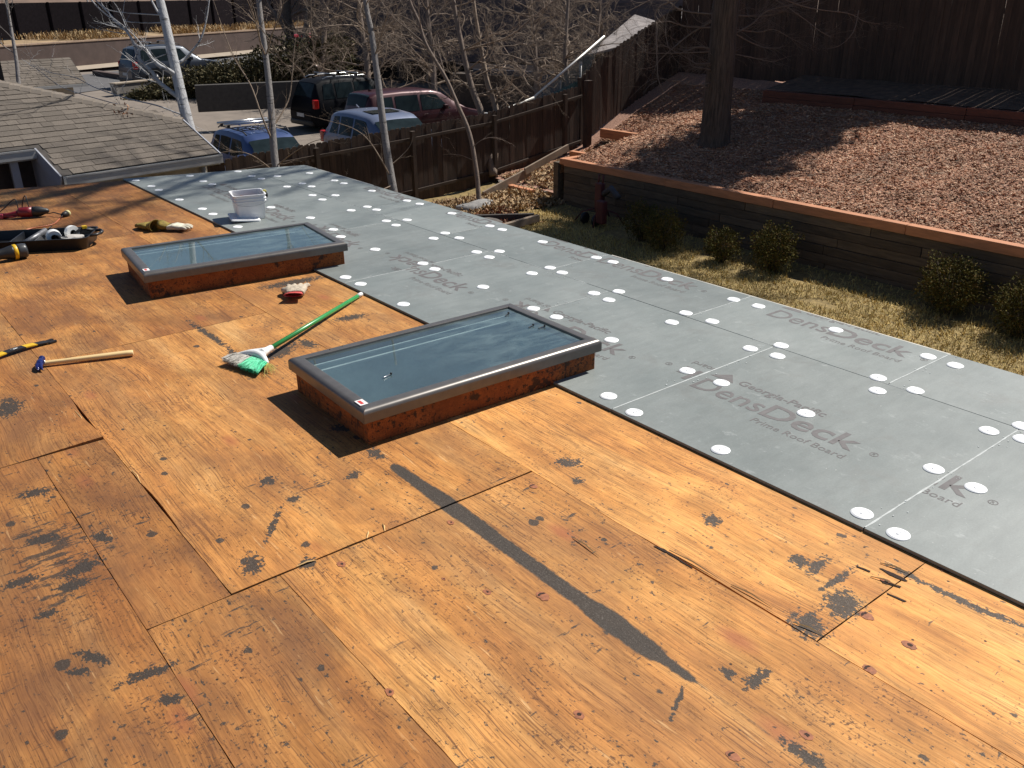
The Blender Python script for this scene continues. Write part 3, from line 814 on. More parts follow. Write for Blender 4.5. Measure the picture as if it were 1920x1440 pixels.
# white dust along the seams: thin irregular ridges of gypsum
def dust(a, b, w, seed):
    rng = random.Random(seed)
    mb = MB()
    a, b = Vector((*a, BZ+0.0003)), Vector((*b, BZ+0.0003))
    d = (b-a); L = d.length; d.normalize(); s = Vector((-d.y, d.x, 0))
    n = int(L/0.03)
    top, bot = [], []
    for i in range(n+1):
        t = i/n
        c = a+d*(L*t)
        e = math.sin(PI*min(1, t*8+0.15))*0 + 1
        w1 = w*(0.35+0.9*abs(mnoise.noise(Vector((t*L*9, seed, 1))))); w2 = w*(0.35+0.9*abs(mnoise.noise(Vector((t*L*9, seed, 9)))))
        top.append(c+s*w1*e); bot.append(c-s*w2*e)
    mid = [(p+q)/2+Vector((0, 0, 0.0008)) for p, q in zip(top, bot)]
    verts = top+mid+bot; k = n+1
    fs = [(i+1, i, k+i, k+i+1) for i in range(n)]+[(k+i+1, k+i, 2*k+i, 2*k+i+1) for i in range(n)]
    mb.add(verts, fs)
    # crumbs
    for _ in range(int(L*22)):
        t = rng.random(); c = a+d*(L*t)+s*rng.gauss(0, 0.03); r = rng.uniform(0.0015, 0.004)
        mb.box((c.x-r, c.y-r*0.7, BZ+0.0002), (c.x+r, c.y+r*0.7, BZ+0.0002+r*0.6))
    mid_p = (a+b)/2
    bo = board_at(mid_p.x+0.01, mid_p.y+0.01)
    o = mb.build('gypsum_dust', M_DUST, bo)
    o['kind'] = 'stuff'
for k, y in enumerate((1.257, 2.484, 3.70, 4.92, 6.165)): dust((NEAR_X0+0.01, y), (MID_X-0.02, y), (0.006, 0.007, 0.004, 0.0045, 0.003)[k], k+1)
for k, y in enumerate((1.855, 3.077, 4.30, 5.52)): dust((MID_X+0.02, y), (XR-0.01, y), (0.006, 0.005, 0.004, 0.003)[k], k+11)
for k, (ya, yb) in enumerate(((1.75, 1.95), (2.5, 2.62), (3.9, 4.5), (4.7, 4.95), (6.2, 7.3))): dust((MID_X, ya), (MID_X, yb), 0.0035, k+21)

# fastener plates: dished round plates with raised rings and a screw
def plate_mesh():
    mb = MB()
    R_ = 0.0395
    mb.lathe([(R_, 0.0), (R_, 0.0012), (R_*0.92, 0.0018), (R_*0.84, 0.0052), (R_*0.74, 0.0056), (R_*0.66, 0.0024), (R_*0.54, 0.0020), (R_*0.46, 0.0046), (R_*0.36, 0.0040), (R_*0.27, 0.0006), (R_*0.19, 0.0004), (R_*0.17, 0.0036), (0.0, 0.0040)], 28)
    return mb.mesh('fastener_plate', M_PLATE)
PLATE = plate_mesh()
_seen = []
for p in [(2.579, 1.162, 0.015), (2.602, 1.311, 0.015), (3.081, 1.142, 0.015), (3.099, 1.312, 0.015), (2.593, 1.931, 0.015), (2.575, 2.394, 0.015), (2.610, 2.590, 0.015), (3.143, 1.911, 0.015), (3.121, 2.357, 0.015), (3.110, 2.557, 0.015), (3.599, 1.843, 0.015), (3.734, 1.734, 0.015), (3.584, 1.330, 0.015), (3.738, 1.922, 0.015), (3.602, 2.393, 0.015), (3.581, 2.544, 0.015), (3.737, 2.469, 0.015), (4.157, 2.419, 0.015), (4.172, 1.907, 0.015), (4.163, 1.764, 0.015), (3.753, 2.937, 0.015), (3.570, 3.071, 0.015), (3.747, 3.124, 0.015), (4.151, 3.104, 0.015), (4.163, 2.933, 0.015), (3.733, 1.262, 0.015), (3.614, 1.206, 0.015), (4.149, 5.511, 0.015), (4.149, 5.352, 0.015), (4.148, 4.863, 0.015), (4.158, 4.299, 0.015), (4.169, 4.145, 0.015), (4.154, 3.637, 0.015), (3.745, 4.866, 0.015), (3.597, 4.791, 0.015), (3.751, 4.319, 0.015), (3.738, 4.182, 0.015), (3.575, 4.298, 0.015), (3.154, 4.272, 0.015), (3.597, 3.729, 0.015), (3.738, 3.656, 0.015), (3.577, 3.578, 0.015), (3.130, 3.749, 0.015), (3.135, 3.550, 0.015), (3.120, 3.091, 0.015), (3.801, 7.895, 0.015), (4.113, 7.826, 0.015), (4.137, 7.327, 0.015), (3.778, 7.374, 0.015), (3.599, 7.286, 0.015), (3.618, 7.517, 0.015), (4.155, 6.742, 0.015), (4.167, 6.553, 0.015), (3.759, 6.759, 0.015), (3.760, 6.604, 0.015), (3.582, 6.727, 0.015), (4.172, 6.067, 0.015), (3.188, 6.705, 0.015), (3.758, 6.115, 0.015), (3.610, 6.195, 0.015), (3.594, 6.021, 0.015), (3.143, 6.223, 0.015), (3.747, 5.552, 0.015), (3.590, 5.478, 0.015), (3.745, 5.361, 0.015), (3.079, 5.984, 0.015), (3.092, 5.492, 0.015), (3.609, 4.957, 0.015), (2.591, 5.020, 0.015), (2.593, 4.827, 0.015), (3.155, 4.962, 0.015), (3.142, 4.796, 0.015), (2.588, 4.308, 0.015), (2.597, 9.358, 0.015), (2.618, 8.951, 0.015), (2.611, 8.713, 0.015), (3.101, 9.231, 0.015), (3.100, 8.857, 0.015), (3.110, 8.644, 0.015), (3.579, 9.140, 0.015), (3.581, 8.788, 0.015), (3.597, 8.592, 0.015), (3.780, 8.612, 0.015), (4.106, 8.546, 0.015), (4.112, 8.013, 0.015), (3.799, 8.088, 0.015), (3.616, 8.044, 0.015), (2.607, 8.145, 0.015), (2.627, 7.635, 0.015), (2.621, 7.378, 0.015), (3.108, 7.294, 0.015), (2.602, 6.806, 0.015)]:
    if any((p[0]-q[0])**2+(p[1]-q[1])**2 < 0.0012 for q in _seen): continue
    _seen.append(p)
    link_mesh('fastener_plate', PLATE, board_at(p[0], p[1]), loc=(p[0], p[1], BZ+0.0004), rot=(0, 0, p[0]*7))
for y in (0.12, -0.1, -0.9):
    for x in (2.6, 3.1, 3.6, 3.8, 4.2): link_mesh('fastener_plate', PLATE, board_at(x, y), loc=(x, y, BZ+0.0004))

# printed logos
def text_geo(body, size, bold=0.0, sx=1.0):
    c = bpy.data.curves.new('t', 'FONT')
    c.body = body; c.size = size; c.offset = bold; c.resolution_u = 3
    c.fill_mode = 'FRONT'
    o = bpy.data.objects.new('t', c); COL.objects.link(o)
    dg = bpy.context.evaluated_depsgraph_get()
    me = bpy.data.meshes.new_from_object(o.evaluated_get(dg))
    bpy.data.objects.remove(o); bpy.data.curves.remove(c)
    return me
def logo_bmesh():
    bm = bmesh.new()
    def put(me, width, x, y, height=None):
        xs = [v.co.x for v in me.vertices]; ys = [v.co.y for v in me.vertices]
        k = width/(max(xs)-min(xs)); ky = k if height is None else height/(max(ys)-min(ys))
        x0 = min(xs)
        for v in me.vertices: v.co = ((v.co.x-x0)*k+x, v.co.y*ky+y, 0)
        bm.from_mesh(me); bpy.data.meshes.remove(me)
    put(text_geo('Dens', 1.0, 0.004), 0.375, 0.0, 0.0, 0.135)
    put(text_geo('Deck', 1.0, 0.016), 0.452, 0.388, 0.0, 0.138)
    put(text_geo('Georgia-Pacific', 1.0, 0.012), 0.46, 0.13, 0.185)
    put(text_geo('Prime Roof Board', 1.0, 0.0), 0.44, 0.41, -0.085)
    put(text_geo('R', 1.0, 0.0), 0.013, 0.9085, 0.036)
    ring = []
    for k in range(16):
        a = 2*PI*k/16; b = 2*PI*(k+1)/16
        q = [(0.915+0.018*math.cos(a), 0.045+0.018*math.sin(a), 0), (0.915+0.018*math.cos(b), 0.045+0.018*math.sin(b), 0), (0.915+0.014*math.cos(b), 0.045+0.014*math.sin(b), 0), (0.915+0.014*math.cos(a), 0.045+0.014*math.sin(a), 0)]
        bm.faces.new([bm.verts.new(p) for p in reversed(q)])
    # emblem: dark half diamond with the initials left open round it
    tri = [(-0.02, 0.175, 0), (0.115, 0.175, 0), (0.05, 0.255, 0)]
    bm.faces.new([bm.verts.new(p) for p in tri])
    return bm
LOGO = logo_bmesh()
LOGO_ME = bpy.data.meshes.new('logo_source'); LOGO.to_mesh(LOGO_ME); LOGO.free()
def logo(xb, ys, flip, clip_lo, clip_hi, xmax=XR-0.004):
    """baseline at x=xb, first letter starts at y=ys; reads towards -Y (or +Y when flipped)"""
    bm = bmesh.new(); bm.from_mesh(LOGO_ME)
    for v in bm.verts:
        lx, ly = v.co.x, v.co.y
        v.co = ((xb-ly) if flip else (xb+ly), (ys+lx) if flip else (ys-lx), BZ+0.0006)
    for co, no in (((0, clip_hi, 0), (0, 1, 0)), ((0, clip_lo, 0), (0, -1, 0)), ((xmax, 0, 0), (1, 0, 0))):
        bmesh.ops.bisect_plane(bm, geom=bm.verts[:]+bm.edges[:]+bm.faces[:], plane_co=co, plane_no=no, clear_outer=True)
    if not bm.faces: bm.free(); return
    me = bpy.data.meshes.new('printed_logo'); bm.to_mesh(me); bm.free()
    me.materials.append(M_INK)
    cy = (clip_lo+clip_hi)/2
    link_mesh('printed_logo', me, board_at(xb+0.03, cy))
logo(2.985, 2.435, False, 1.257, 2.484)
logo(2.985, 1.97, False, 0.04, 1.252)
logo(2.985, 3.765, False, 2.484, 3.697)
logo(3.155, 3.07, True, 3.705, 4.92)
logo(2.985, 5.145, False, 3.70, 4.917)
logo(3.155, 4.43, True, 4.925, 6.16)
logo(3.155, 1.76, True, 2.489, 3.70)
logo(2.985, 6.51, False, 4.92, 6.16)
logo(3.155, 5.55, True, 6.17, 7.39)
logo(2.985, 7.60, False, 6.165, 7.385)
logo(2.985, 8.62, False, 7.395, 8.605)
logo(4.075, 2.815, False, 1.86, 3.07)
logo(4.10, 4.84, False, 4.305, 5.515)
logo(4.10, 4.24, False, 3.08, 4.295)
logo(4.14, 6.12, False, 5.525, 6.735)
logo(4.14, 7.5, False, 6.745, 7.95)

# ================================================================ SKYLIGHTS
def skylight(label, c0, c1, glassz, H, trim):
    """c0,c1: front-left and front-right curb corners on the deck; depth 0.69 backwards"""
    a, b = Vector((*c0, 0)), Vector((*c1, 0))
    ux = (b-a).normalized(); L = (b-a).length
    ang = math.atan2(ux.y, ux.x)
    t = thing('skylight', label, 'skylight', (a.x, a.y, 0.0), rotz=ang, group='flat skylights on plywood curbs')
    W = 0.69
    ch = H-0.042
    T = 0.038
    def put(mb, name, mat, parent=t, **k):
        return mb.build(name, mat, parent, local=True, **k)
    # curb: four boards on edge
    for lo, hi in (((0, 0, -0.002), (L, T, ch)), ((0, W-T, -0.002), (L, W, ch)), ((0.0, T+0.001, -0.002), (T, W-T-0.001, ch-0.001)), ((L-T, T+0.001, -0.002), (L, W-T-0.001, ch-0.001))):
        mb = MB(); mb.box(lo, hi)
        o = put(mb, 'curb_board', M_CURB, bevel=0.003)
        o.color = (1.5, 0.95, 0.75, 1)
    # frame: four mitred rails with rounded shoulder
    OV = 0.022
    prof = [(-OV, ch-0.012)]                       # (inset, z): outside bottom
    prof += [(-OV, H-0.020)]
    for q in range(1, 9):
        aa = PI/2*q/8
        prof.append((-OV+0.020*(1-math.cos(aa))*1.25, H-0.020+0.020*math.sin(aa)))
    prof += [(0.030, H+0.001), (0.036, H-0.001), (0.038, glassz-0.001)]
    corners = [(-0.0, -0.0), (L, 0.0), (L, W), (0.0, W)]
    inward = [((0, 1)), ((-1, 0)), ((0, -1)), ((1, 0))]
    dirs = [(1, 0), (0, 1), (-1, 0), (0, -1)]
    for s in range(4):
        p0, p1 = corners[s], corners[(s+1) % 4]
        inn, dr = inward[s], dirs[s]
        verts, faces = [], []
        for ins_, z in prof:
            verts.append((p0[0]+inn[0]*ins_+dr[0]*(ins_+0.0006), p0[1]+inn[1]*ins_+dr[1]*(ins_+0.0006), z))
            verts.append((p1[0]+inn[0]*ins_-dr[0]*(ins_+0.0006), p1[1]+inn[1]*ins_-dr[1]*(ins_+0.0006), z))
        for i in range(len(prof)-1): faces.append((2*i, 2*i+1, 2*i+3, 2*i+2))
        mb = MB(); mb.add(verts, faces, 0, True)
        put(mb, 'frame_rail', M_BRONZE, autosmooth=math.radians(50))
        # drip lip under the rail
        mb = MB()
        q0 = Vector((p0[0]-inn[0]*OV-dr[0]*OV, p0[1]-inn[1]*OV-dr[1]*OV, ch-0.014)); q1 = Vector((p1[0]-inn[0]*OV+dr[0]*OV, p1[1]-inn[1]*OV+dr[1]*OV, ch-0.014))
        ofs = Vector((inn[0], inn[1], 0))*0.011
        mb.beam(q0+ofs, q1+ofs, 0.020, 0.004)
        put(mb, 'frame_lip', M_BRONZE)
    # corner cover screws on the far rail stay too small; glass pane
    mb = MB(); e = 0.036
    mb.add([(e, e, glassz), (L-e, e, glassz), (L-e, W-e, glassz), (e, W-e, glassz)], [(0, 1, 2, 3)])
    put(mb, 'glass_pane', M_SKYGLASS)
    # light shaft below
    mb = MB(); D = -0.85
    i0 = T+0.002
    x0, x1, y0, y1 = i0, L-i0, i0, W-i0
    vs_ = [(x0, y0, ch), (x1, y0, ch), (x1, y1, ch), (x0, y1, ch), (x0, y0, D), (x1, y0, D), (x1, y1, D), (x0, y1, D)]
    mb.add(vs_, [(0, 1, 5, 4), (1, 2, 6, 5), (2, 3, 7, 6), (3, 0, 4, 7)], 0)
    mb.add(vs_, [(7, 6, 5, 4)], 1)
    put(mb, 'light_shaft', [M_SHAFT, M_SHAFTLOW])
    mb = MB()
    mb.box((x0+0.001, y1-0.075, glassz-0.012), (x1-0.06, y1-0.066, glassz-0.004))
    mb.box((x0+0.001, y1-0.150, glassz-0.012), (x1-0.12, y1-0.137, glassz-0.004))
    put(mb, 'spacer_bar', M_SPACER)
    # maker's sticker on the left rail near the front corner
    mb = MB(); mb.box((-0.006, 0.03, H+0.0005), (0.030, 0.085, H+0.0022))
    st = put(mb, 'sticker', M_STICKER)
    mb = MB(); mb.box((0.002, 0.040, H+0.0024), (0.016, 0.076, H+0.0029))
    mb.build('sticker_print', M_RED, st, local=True)
    return t, M_BRONZE
# the deck and structure are open under each skylight only as far as the shaft, which sits inside its own curb
SK2, _ = skylight('larger looking nearer skylight with screws lying on its glass, in front of the green broom', (1.535, 2.90), (2.785, 2.866), 0.158, 0.168, 0)
SK1, _ = skylight('farther skylight reflecting blue sky, between the white bucket and the red cuffed glove', (1.475, 5.445), (2.745, 5.305), 0.158, 0.168, 0)

def cut_hole(o, c0, c1, W=0.69, inset=0.02):
    a, b = Vector((*c0, 0)), Vector((*c1, 0)); ux = (b-a).normalized(); uy = Vector((-ux.y, ux.x, 0)); L = (b-a).length
    P = [a+ux*inset+uy*inset, a+ux*(L-inset)+uy*inset, a+ux*(L-inset)+uy*(W-inset), a+ux*inset+uy*(W-inset)]
    bm = bmesh.new(); bm.from_mesh(o.data)
    if not any((v.co-a).dot(ux) > -0.2 for v in bm.verts): bm.free(); return
    for co, no in ((P[0], -uy), (P[1], ux), (P[2], uy), (P[3], -ux)):
        bmesh.ops.bisect_plane(bm, geom=bm.verts[:]+bm.edges[:]+bm.faces[:], plane_co=co, plane_no=no)
    dead = []
    for f in bm.faces:
        c = f.calc_center_median()-a
        if inset < c.dot(ux) < L-inset and inset < c.dot(uy) < W-inset: dead.append(f)
    bmesh.ops.delete(bm, geom=dead, context='FACES')
    bm.to_mesh(o.data); bm.free()
for o in list(house.children):
    if o.name.split('.')[0] in ('plywood_sheet', 'roof_board', 'roof_structure', 'wall'):
        xs = [v.co.x for v in o.data.vertices]; ys = [v.co.y for v in o.data.vertices]
        for c0, c1 in (((1.535, 2.90), (2.785, 2.866)), ((1.475, 5.445), (2.745, 5.305))):
            if min(xs) < 2.8 and max(xs) > 1.4 and min(ys) < c0[1]+0.7 and max(ys) > c1[1]:
                cut_hole(o, c0, c1)

# ================================================================ THINGS LYING ON THE ROOF
def remesh(mb, name, mats, vox, parent, local=True, smooth_iter=2):
    """fuse the shapes of mb into one continuous skin"""
    me = mb.mesh(name, mats)
    o = bpy.data.objects.new('tmp', me); COL.objects.link(o)
    md = o.modifiers.new('r', 'REMESH'); md.mode = 'VOXEL'; md.voxel_size = vox; md.use_smooth_shade = True
    if smooth_iter:
        s = o.modifiers.new('s', 'SMOOTH'); s.iterations = smooth_iter; s.factor = 0.5
    dg = bpy.context.evaluated_depsgraph_get()
    me2 = bpy.data.meshes.new_from_object(o.evaluated_get(dg))
    bpy.data.objects.remove(o)
    me2.name = name
    me2.materials.clear()
    for m in (mats if isinstance(mats, (list, tuple)) else [mats]): me2.materials.append(m)
    return link_mesh(name, me2, parent, local)

# ---- broom
M_GREEN = simple('green_enamel', (0.035, 0.28, 0.075), 0.3, var=0.1)
M_WHITEP = simple('white_plastic', (0.80, 0.80, 0.78), 0.35, var=0.05)
M_BRG = simple('mint_green_bristle', (0.06, 0.62, 0.34), 0.5, var=0.15, scale=60)
M_BRW = simple('gray_white_bristle', (0.52, 0.49, 0.44), 0.6, var=0.3, scale=80)
M_BRS = simple('straw_bristle', (0.50, 0.46, 0.12), 0.6, var=0.3, scale=60)
bt = Vector((2.501, 4.650, 0.014)); bn = Vector((1.597, 4.036, 0.052))
broom = thing('broom', 'broom with a green handle and mint and gray bristles lying beside the nearer skylight', 'broom', (bn.x, bn.y, 0))
d = (bn-bt).normalized()
mb = MB(); mb.tube([bt+d*0.055, bt+d*0.5, bn-d*0.02], 0.0125, 14); mb.build('handle', M_GREEN, broom)
mb = MB(); mb.tube([bt, bt+d*0.004, bt+d*0.056], [0.010, 0.0136, 0.0136], 14); mb.build('hanging_cap', M_WHITEP, broom)
hA = Vector((1.490, 4.139, 0.030)); hB = Vector((1.560, 3.936, 0.026))
tA = Vector((1.401, 4.124, 0.020)); tB = Vector((1.477, 3.862, 0.010))
def seg(a, b, t): return a+(b-a)*t
mb = MB()
mb.tube([bn-d*0.06, bn-d*0.005, bn+d*0.03], [0.0165, 0.019, 0.024], 12)
# block: a shallow arch swept from end to end
pts = []
for i in range(13):
    t = i/12
    c = seg(hA, hB, t)
    bow = math.sin(PI*t)
    pts.append(c+(bn-(hA+hB)/2)*0.42*bow+Vector((0, 0, 0.010*bow)))
mb.tube(pts, [0.010+0.012*math.sin(PI*i/12) for i in range(13)], 10)
for k in range(3):
    t = 0.3+0.2*k
    mb.tube([bn+d*0.0, pts[int(t*12)]+Vector((0, 0, 0.004))], [0.022, 0.016], 8)
remesh(mb, 'bristle_block', M_WHITEP, 0.004, broom, local=False)
rng = random.Random(5)
def bristles(t0, t1, n, mat, name):
    mb = MB()
    for i in range(n):
        t = t0+(t1-t0)*(i+rng.random())/n
        a = seg(hA, hB, t)+(bn-(hA+hB)/2)*0.25*math.sin(PI*t)+Vector((0, 0, rng.uniform(-0.008, 0.012)))
        b = seg(tA, tB, t+rng.gauss(0, 0.012))*1.0
        b = a+(b-a)*rng.uniform(0.86, 1.06)+Vector((0, 0, rng.uniform(0.0, 0.022)))
        m_ = (a+b)/2+Vector((rng.gauss(0, 0.003), rng.gauss(0, 0.003), 0.006))
        mb.tube([a, m_, b], [0.0016, 0.0018, 0.0011], 3, caps=False)
    o = mb.build(name, mat, broom); o['kind'] = 'stuff'
bristles(0.0, 0.48, 330, M_BRW, 'gray_bristles')
bristles(0.46, 1.0, 420, M_BRG, 'green_bristles')
mb = MB()
for i in range(26):
    a = seg(hA, hB, 0.93+0.07*rng.random())+Vector((0, 0, 0.002))
    b = Vector((1.532, 3.886, 0.004))+Vector((rng.gauss(0.01, 0.03), rng.gauss(-0.01, 0.025), rng.uniform(0, 0.01)))
    mb.tube([a, (a+b)/2+Vector((0, 0, 0.008)), b], [0.0012, 0.0012, 0.0008], 3, caps=False)
o = mb.build('stray_bristles', M_BRS, broom); o['kind'] = 'stuff'

# ---- hammer
M_ASH = simple('pale_ash_wood', (0.72, 0.52, 0.25), 0.45, var=0.15, scale=4, stretch=(1, 14, 14))
M_BLUE = simple('navy_enamel', (0.012, 0.018, 0.10), 0.22, var=0.1)
M_STEEL = simple('bright_steel', (0.62, 0.62, 0.62), 0.28, 0.9, var=0.08)
M_BLACK = simple('black_plastic', (0.016, 0.016, 0.017), 0.45, var=0.2)
M_BLACKM = simple('black_steel', (0.028, 0.026, 0.026), 0.5, 0.4, var=0.3)
h0 = Vector((0.701, 4.688, 0.018)); h1 = Vector((1.095, 4.546, 0.018))
ha = math.atan2(h1.y-h0.y, h1.x-h0.x)
ham = thing('hammer', 'claw hammer with a navy blue head and pale wooden handle lying on the plywood', 'hammer', (h0.x, h0.y, 0), rotz=ha)
HL = (h1-h0).length
mb = MB()
sec = [(-0.03, .013, .010), (0.02, .013, .011), (0.10, .0125, .011), (0.22, .0165, .0125), (0.34, .019, .0135), (HL-.03, .0195, .0135), (HL-.004, .019, .013), (HL, .016, .011)]
verts = []; faces = []
for x, a, b in sec:
    for k in range(12):
        an = 2*PI*k/12; verts.append((x, a*math.copysign(abs(math.cos(an))**.7, math.cos(an)), 0.018+b*math.copysign(abs(math.sin(an))**.7, math.sin(an))))
for i in range(len(sec)-1):
    for k in range(12): faces.append((i*12+k, i*12+(k+1) % 12, (i+1)*12+(k+1) % 12, (i+1)*12+k))
faces.append(tuple(reversed(range(12)))); faces.append(tuple((len(sec)-1)*12+k for k in range(12)))
mb.add(verts, faces, 0, True)
mb.build('handle', M_ASH, ham, local=True, autosmooth=0.9)
mb = MB()
mb.tube([(-0.018, 0.018, 0.022), (-0.018, 0.03, 0.022), (-0.018, 0.042, 0.022), (-0.018, 0.056, 0.022), (-0.018, 0.062, 0.022)], [0.017, 0.014, 0.012, 0.0165, 0.0165], 14)
mb.tube([(-0.018, 0.022, 0.022), (-0.018, 0.0, 0.022), (-0.018, -0.022, 0.022)], [0.0175, 0.0195, 0.0165], 14)
for s in (-1, 1):
    mb.tube([(-0.018+s*0.005, -0.015, 0.022), (-0.019+s*0.0075, -0.040, 0.021), (-0.015+s*0.009, -0.062, 0.018), (-0.007+s*0.010, -0.080, 0.012)], [0.0135, 0.0115, 0.008, 0.0045], 8)
remesh(mb, 'head', M_BLUE, 0.0028, ham)
mb = MB(); mb.tube([(-0.018, 0.062, 0.022), (-0.018, 0.068, 0.022)], [0.0165, 0.0150], 16, smooth=False); mb.build('striking_face', M_STEEL, ham, local=True)
mb = MB(); mb.tube([(0.004, 0, 0.020), (0.007, 0, 0.020)], [0.0155, 0.0150], 14); mb.build('collar', M_STEEL, ham, local=True)

# ---- pry bar
M_YEL = simple('yellow_enamel', (0.68, 0.42, 0.015), 0.4, var=0.12)
p0 = Vector((0.391, 4.884, 0.012)); p1 = Vector((0.826, 5.040, 0.010))
pa = math.atan2(p1.y-p0.y, p1.x-p0.x); PL_ = (p1-p0).length
bar = thing('pry_bar', 'flat pry bar banded yellow and black with a scribble, left of the hammer', 'pry bar', (p0.x, p0.y, 0), rotz=pa)
def barz(x):
    t = x/PL_
    return 0.006+0.016*math.sin(PI*min(1, t*1.0))**1.0+0.0*(t > 0.9)
def strip(x0, x1, w, mat, name, dz=0.0, thick=0.006, n=10):
    mb = MB(); verts = []; faces = []
    for i in range(n+1):
        x = x0+(x1-x0)*i/n; z = barz(x)+dz
        ww = w*(1+0.25*smoothstep(PL_*0.78, PL_, x))
        bend = 0.018*math.sin(PI*x/PL_)
        verts += [(x, -ww/2+bend, z-thick/2), (x, ww/2+bend, z-thick/2), (x, ww/2+bend, z+thick/2), (x, -ww/2+bend, z+thick/2)]
    for i in range(n):
        a = 4*i
        for k in range(4): faces.append((a+k, a+(k+1) % 4, a+4+(k+1) % 4, a+4+k))
    faces += [(3, 2, 1, 0), (4*n, 4*n+1, 4*n+2, 4*n+3)]
    mb.add([(v[0], v[1], v[2]) for v in verts], [f[::-1] for f in faces])
    return mb.build(name, mat, bar, local=True)
kx = PL_/161.0
strip(0, 70*kx, 0.044, M_YEL, 'yellow_band')
strip(70*kx, 106*kx, 0.0438, M_BLACKM, 'shank')
strip(106*kx, 127*kx, 0.044, M_YEL, 'yellow_band')
strip(127*kx, 148*kx, 0.0438, M_BLACKM, 'blade')
mb = MB()
for s in (-1, 1):
    mb.prism([(148*kx, s*0.026), (161*kx, s*0.027), (163*kx, s*0.012), (157*kx, s*0.006), (148*kx, s*0.001)][::s], 0.003, 0.012)
mb.build('claw_tip', M_BLACKM, bar, local=True)
mb = MB(); rng = random.Random(3)
pts = []
for i in range(15): pts.append((88*kx+rng.uniform(-5, 7)*kx, 0.018*math.sin(PI*88*kx/PL_)+rng.uniform(-0.014, 0.014), barz(88*kx)+0.0042))
mb.tube(pts, 0.0011, 4); mb.build('paint_scribble', M_WHITEP, bar, local=True)

# ---- white bucket, lid, tape measure
M_BUCKET = simple('translucent_white_plastic', (0.82, 0.82, 0.83), 0.4, var=0.05)
_p = MATS['translucent_white_plastic'].node_tree.nodes['Principled BSDF']
_p.inputs['Subsurface Weight'].default_value = 0.25; _p.inputs['Subsurface Radius'].default_value = (0.02, 0.02, 0.02)
BKC = Vector((2.822, 7.063, BZ)); bka = math.atan2(-0.04, 0.16)
bkt = thing('bucket', 'square white plastic bucket on the gray boards with brown contents', 'bucket', tuple(BKC), rotz=bka)
def rsq(h, r, z, n=5):
    """rounded square outline of half size h"""
    out = []
    for q, (sx, sy) in enumerate(((1, 1), (-1, 1), (-1, -1), (1, -1))):
        for k in range(n+1):
            a = PI/2*q+PI/2*k/n
            out.append((sx*(h-r)+r*math.cos(a), sy*(h-r)+r*math.sin(a), z))
    return out
def loft(mb, rings, mi=0, closed_bottom=True, closed_top=False, smooth=True):
    n = len(rings[0]); verts = [p for r in rings for p in r]; faces = []
    for i in range(len(rings)-1):
        for k in range(n): faces.append((i*n+k, i*n+(k+1) % n, (i+1)*n+(k+1) % n, (i+1)*n+k))
    if closed_bottom: faces.append(tuple(reversed(range(n))))
    if closed_top: faces.append(tuple((len(rings)-1)*n+k for k in range(n)))
    mb.add(verts, faces, mi, smooth)
mb = MB()
HB = 0.215
loft(mb, [rsq(.090, .02, 0.0), rsq(.093, .02, 0.004), rsq(.104, .022, 0.150), rsq(.106, .022, 0.155), rsq(.112, .022, .157), rsq(.112, .022, .160), rsq(.107, .022, .163), rsq(.108, .022, .178), rsq(.114, .022, .180), rsq(.114, .022, .184), rsq(.108, .022, .187), rsq(.110, .022, HB-.006), rsq(.115, .022, HB-.004), rsq(.115, .022, HB), rsq(.106, .022, HB), rsq(.104, .022, HB-.008), rsq(.098, .02, .10), rsq(.088, .02, .008)], closed_top=True)
mb.build('tub', M_BUCKET, bkt, local=True, autosmooth=0.7)
mb = MB(); loft(mb, [rsq(.1005, .02, .145), rsq(.1015, .02, .15)], closed_top=True)
for k in range(40):
    rng = random.Random(k); x, y = rng.uniform(-.08, .08), rng.uniform(-.08, .08)
    M = Matrix.Translation((x, y, .150+rng.uniform(0, .02))) @ Matrix.Rotation(rng.uniform(0, 6), 4, 'Z') @ Matrix.Rotation(rng.uniform(-.6, .6), 4, 'X')
    mb.box((-.018, -.004, -.003), (.018, .004, .003), 0, M)
mb.build('contents', simple('brown_screws', (0.16, 0.06, 0.035), 0.5, 0.3, var=0.5, scale=80), bkt, local=True)
mb = MB()
pts = []
for k in range(13):
    a = PI*k/12
    pts.append((0.118*math.cos(a), -0.118-0.012*math.sin(a)*0, 0.178-0.055*math.sin(a)))
mb.tube([(p[0], -0.118, p[2]) for p in pts], 0.0022, 6)
mb.build('bail', M_STEEL, bkt, local=True)
bkt.scale = (1.16, 1.16, 0.96)
lid = thing('plastic_lid', 'square white plastic lid lying at the foot of the white bucket', 'lid', (2.745, 7.01, BZ), rotz=bka)
mb = MB()
LM = Matrix.Translation((0, 0, .012)) @ Matrix.Rotation(0.10, 4, 'Y') @ Matrix.Rotation(0.05, 4, 'X')
tf = lambda ring: [tuple(LM @ Vector(p)) for p in ring]
loft(mb, [tf(rsq(.112, .024, 0)), tf(rsq(.117, .024, .003)), tf(rsq(.117, .024, .013)), tf(rsq(.113, .024, .016)), tf(rsq(.100, .022, .016)), tf(rsq(.098, .022, .011))], closed_top=True)
mb.build('lid_panel', M_BUCKET, lid, local=True, autosmooth=0.7)
_tp = Vector((2.960, 6.913, 0.190)); 
tape = thing('tape_measure', 'small black and yellow tape measure clipped on the bucket rim', 'tape measure', (BKC.x+0.128, BKC.y-0.03, BZ+0.15), rotz=bka)
mb = MB(); M = Matrix.Rotation(PI/2, 4, 'X')
mb.prism([(-.012, 0), (.022, 0), (.030, .014), (.030, .036), (.020, .050), (-.004, .050), (-.012, .040)], -.017, .017, 0, M)
mb.build('case', M_BLACK, tape, local=True, bevel=.003)
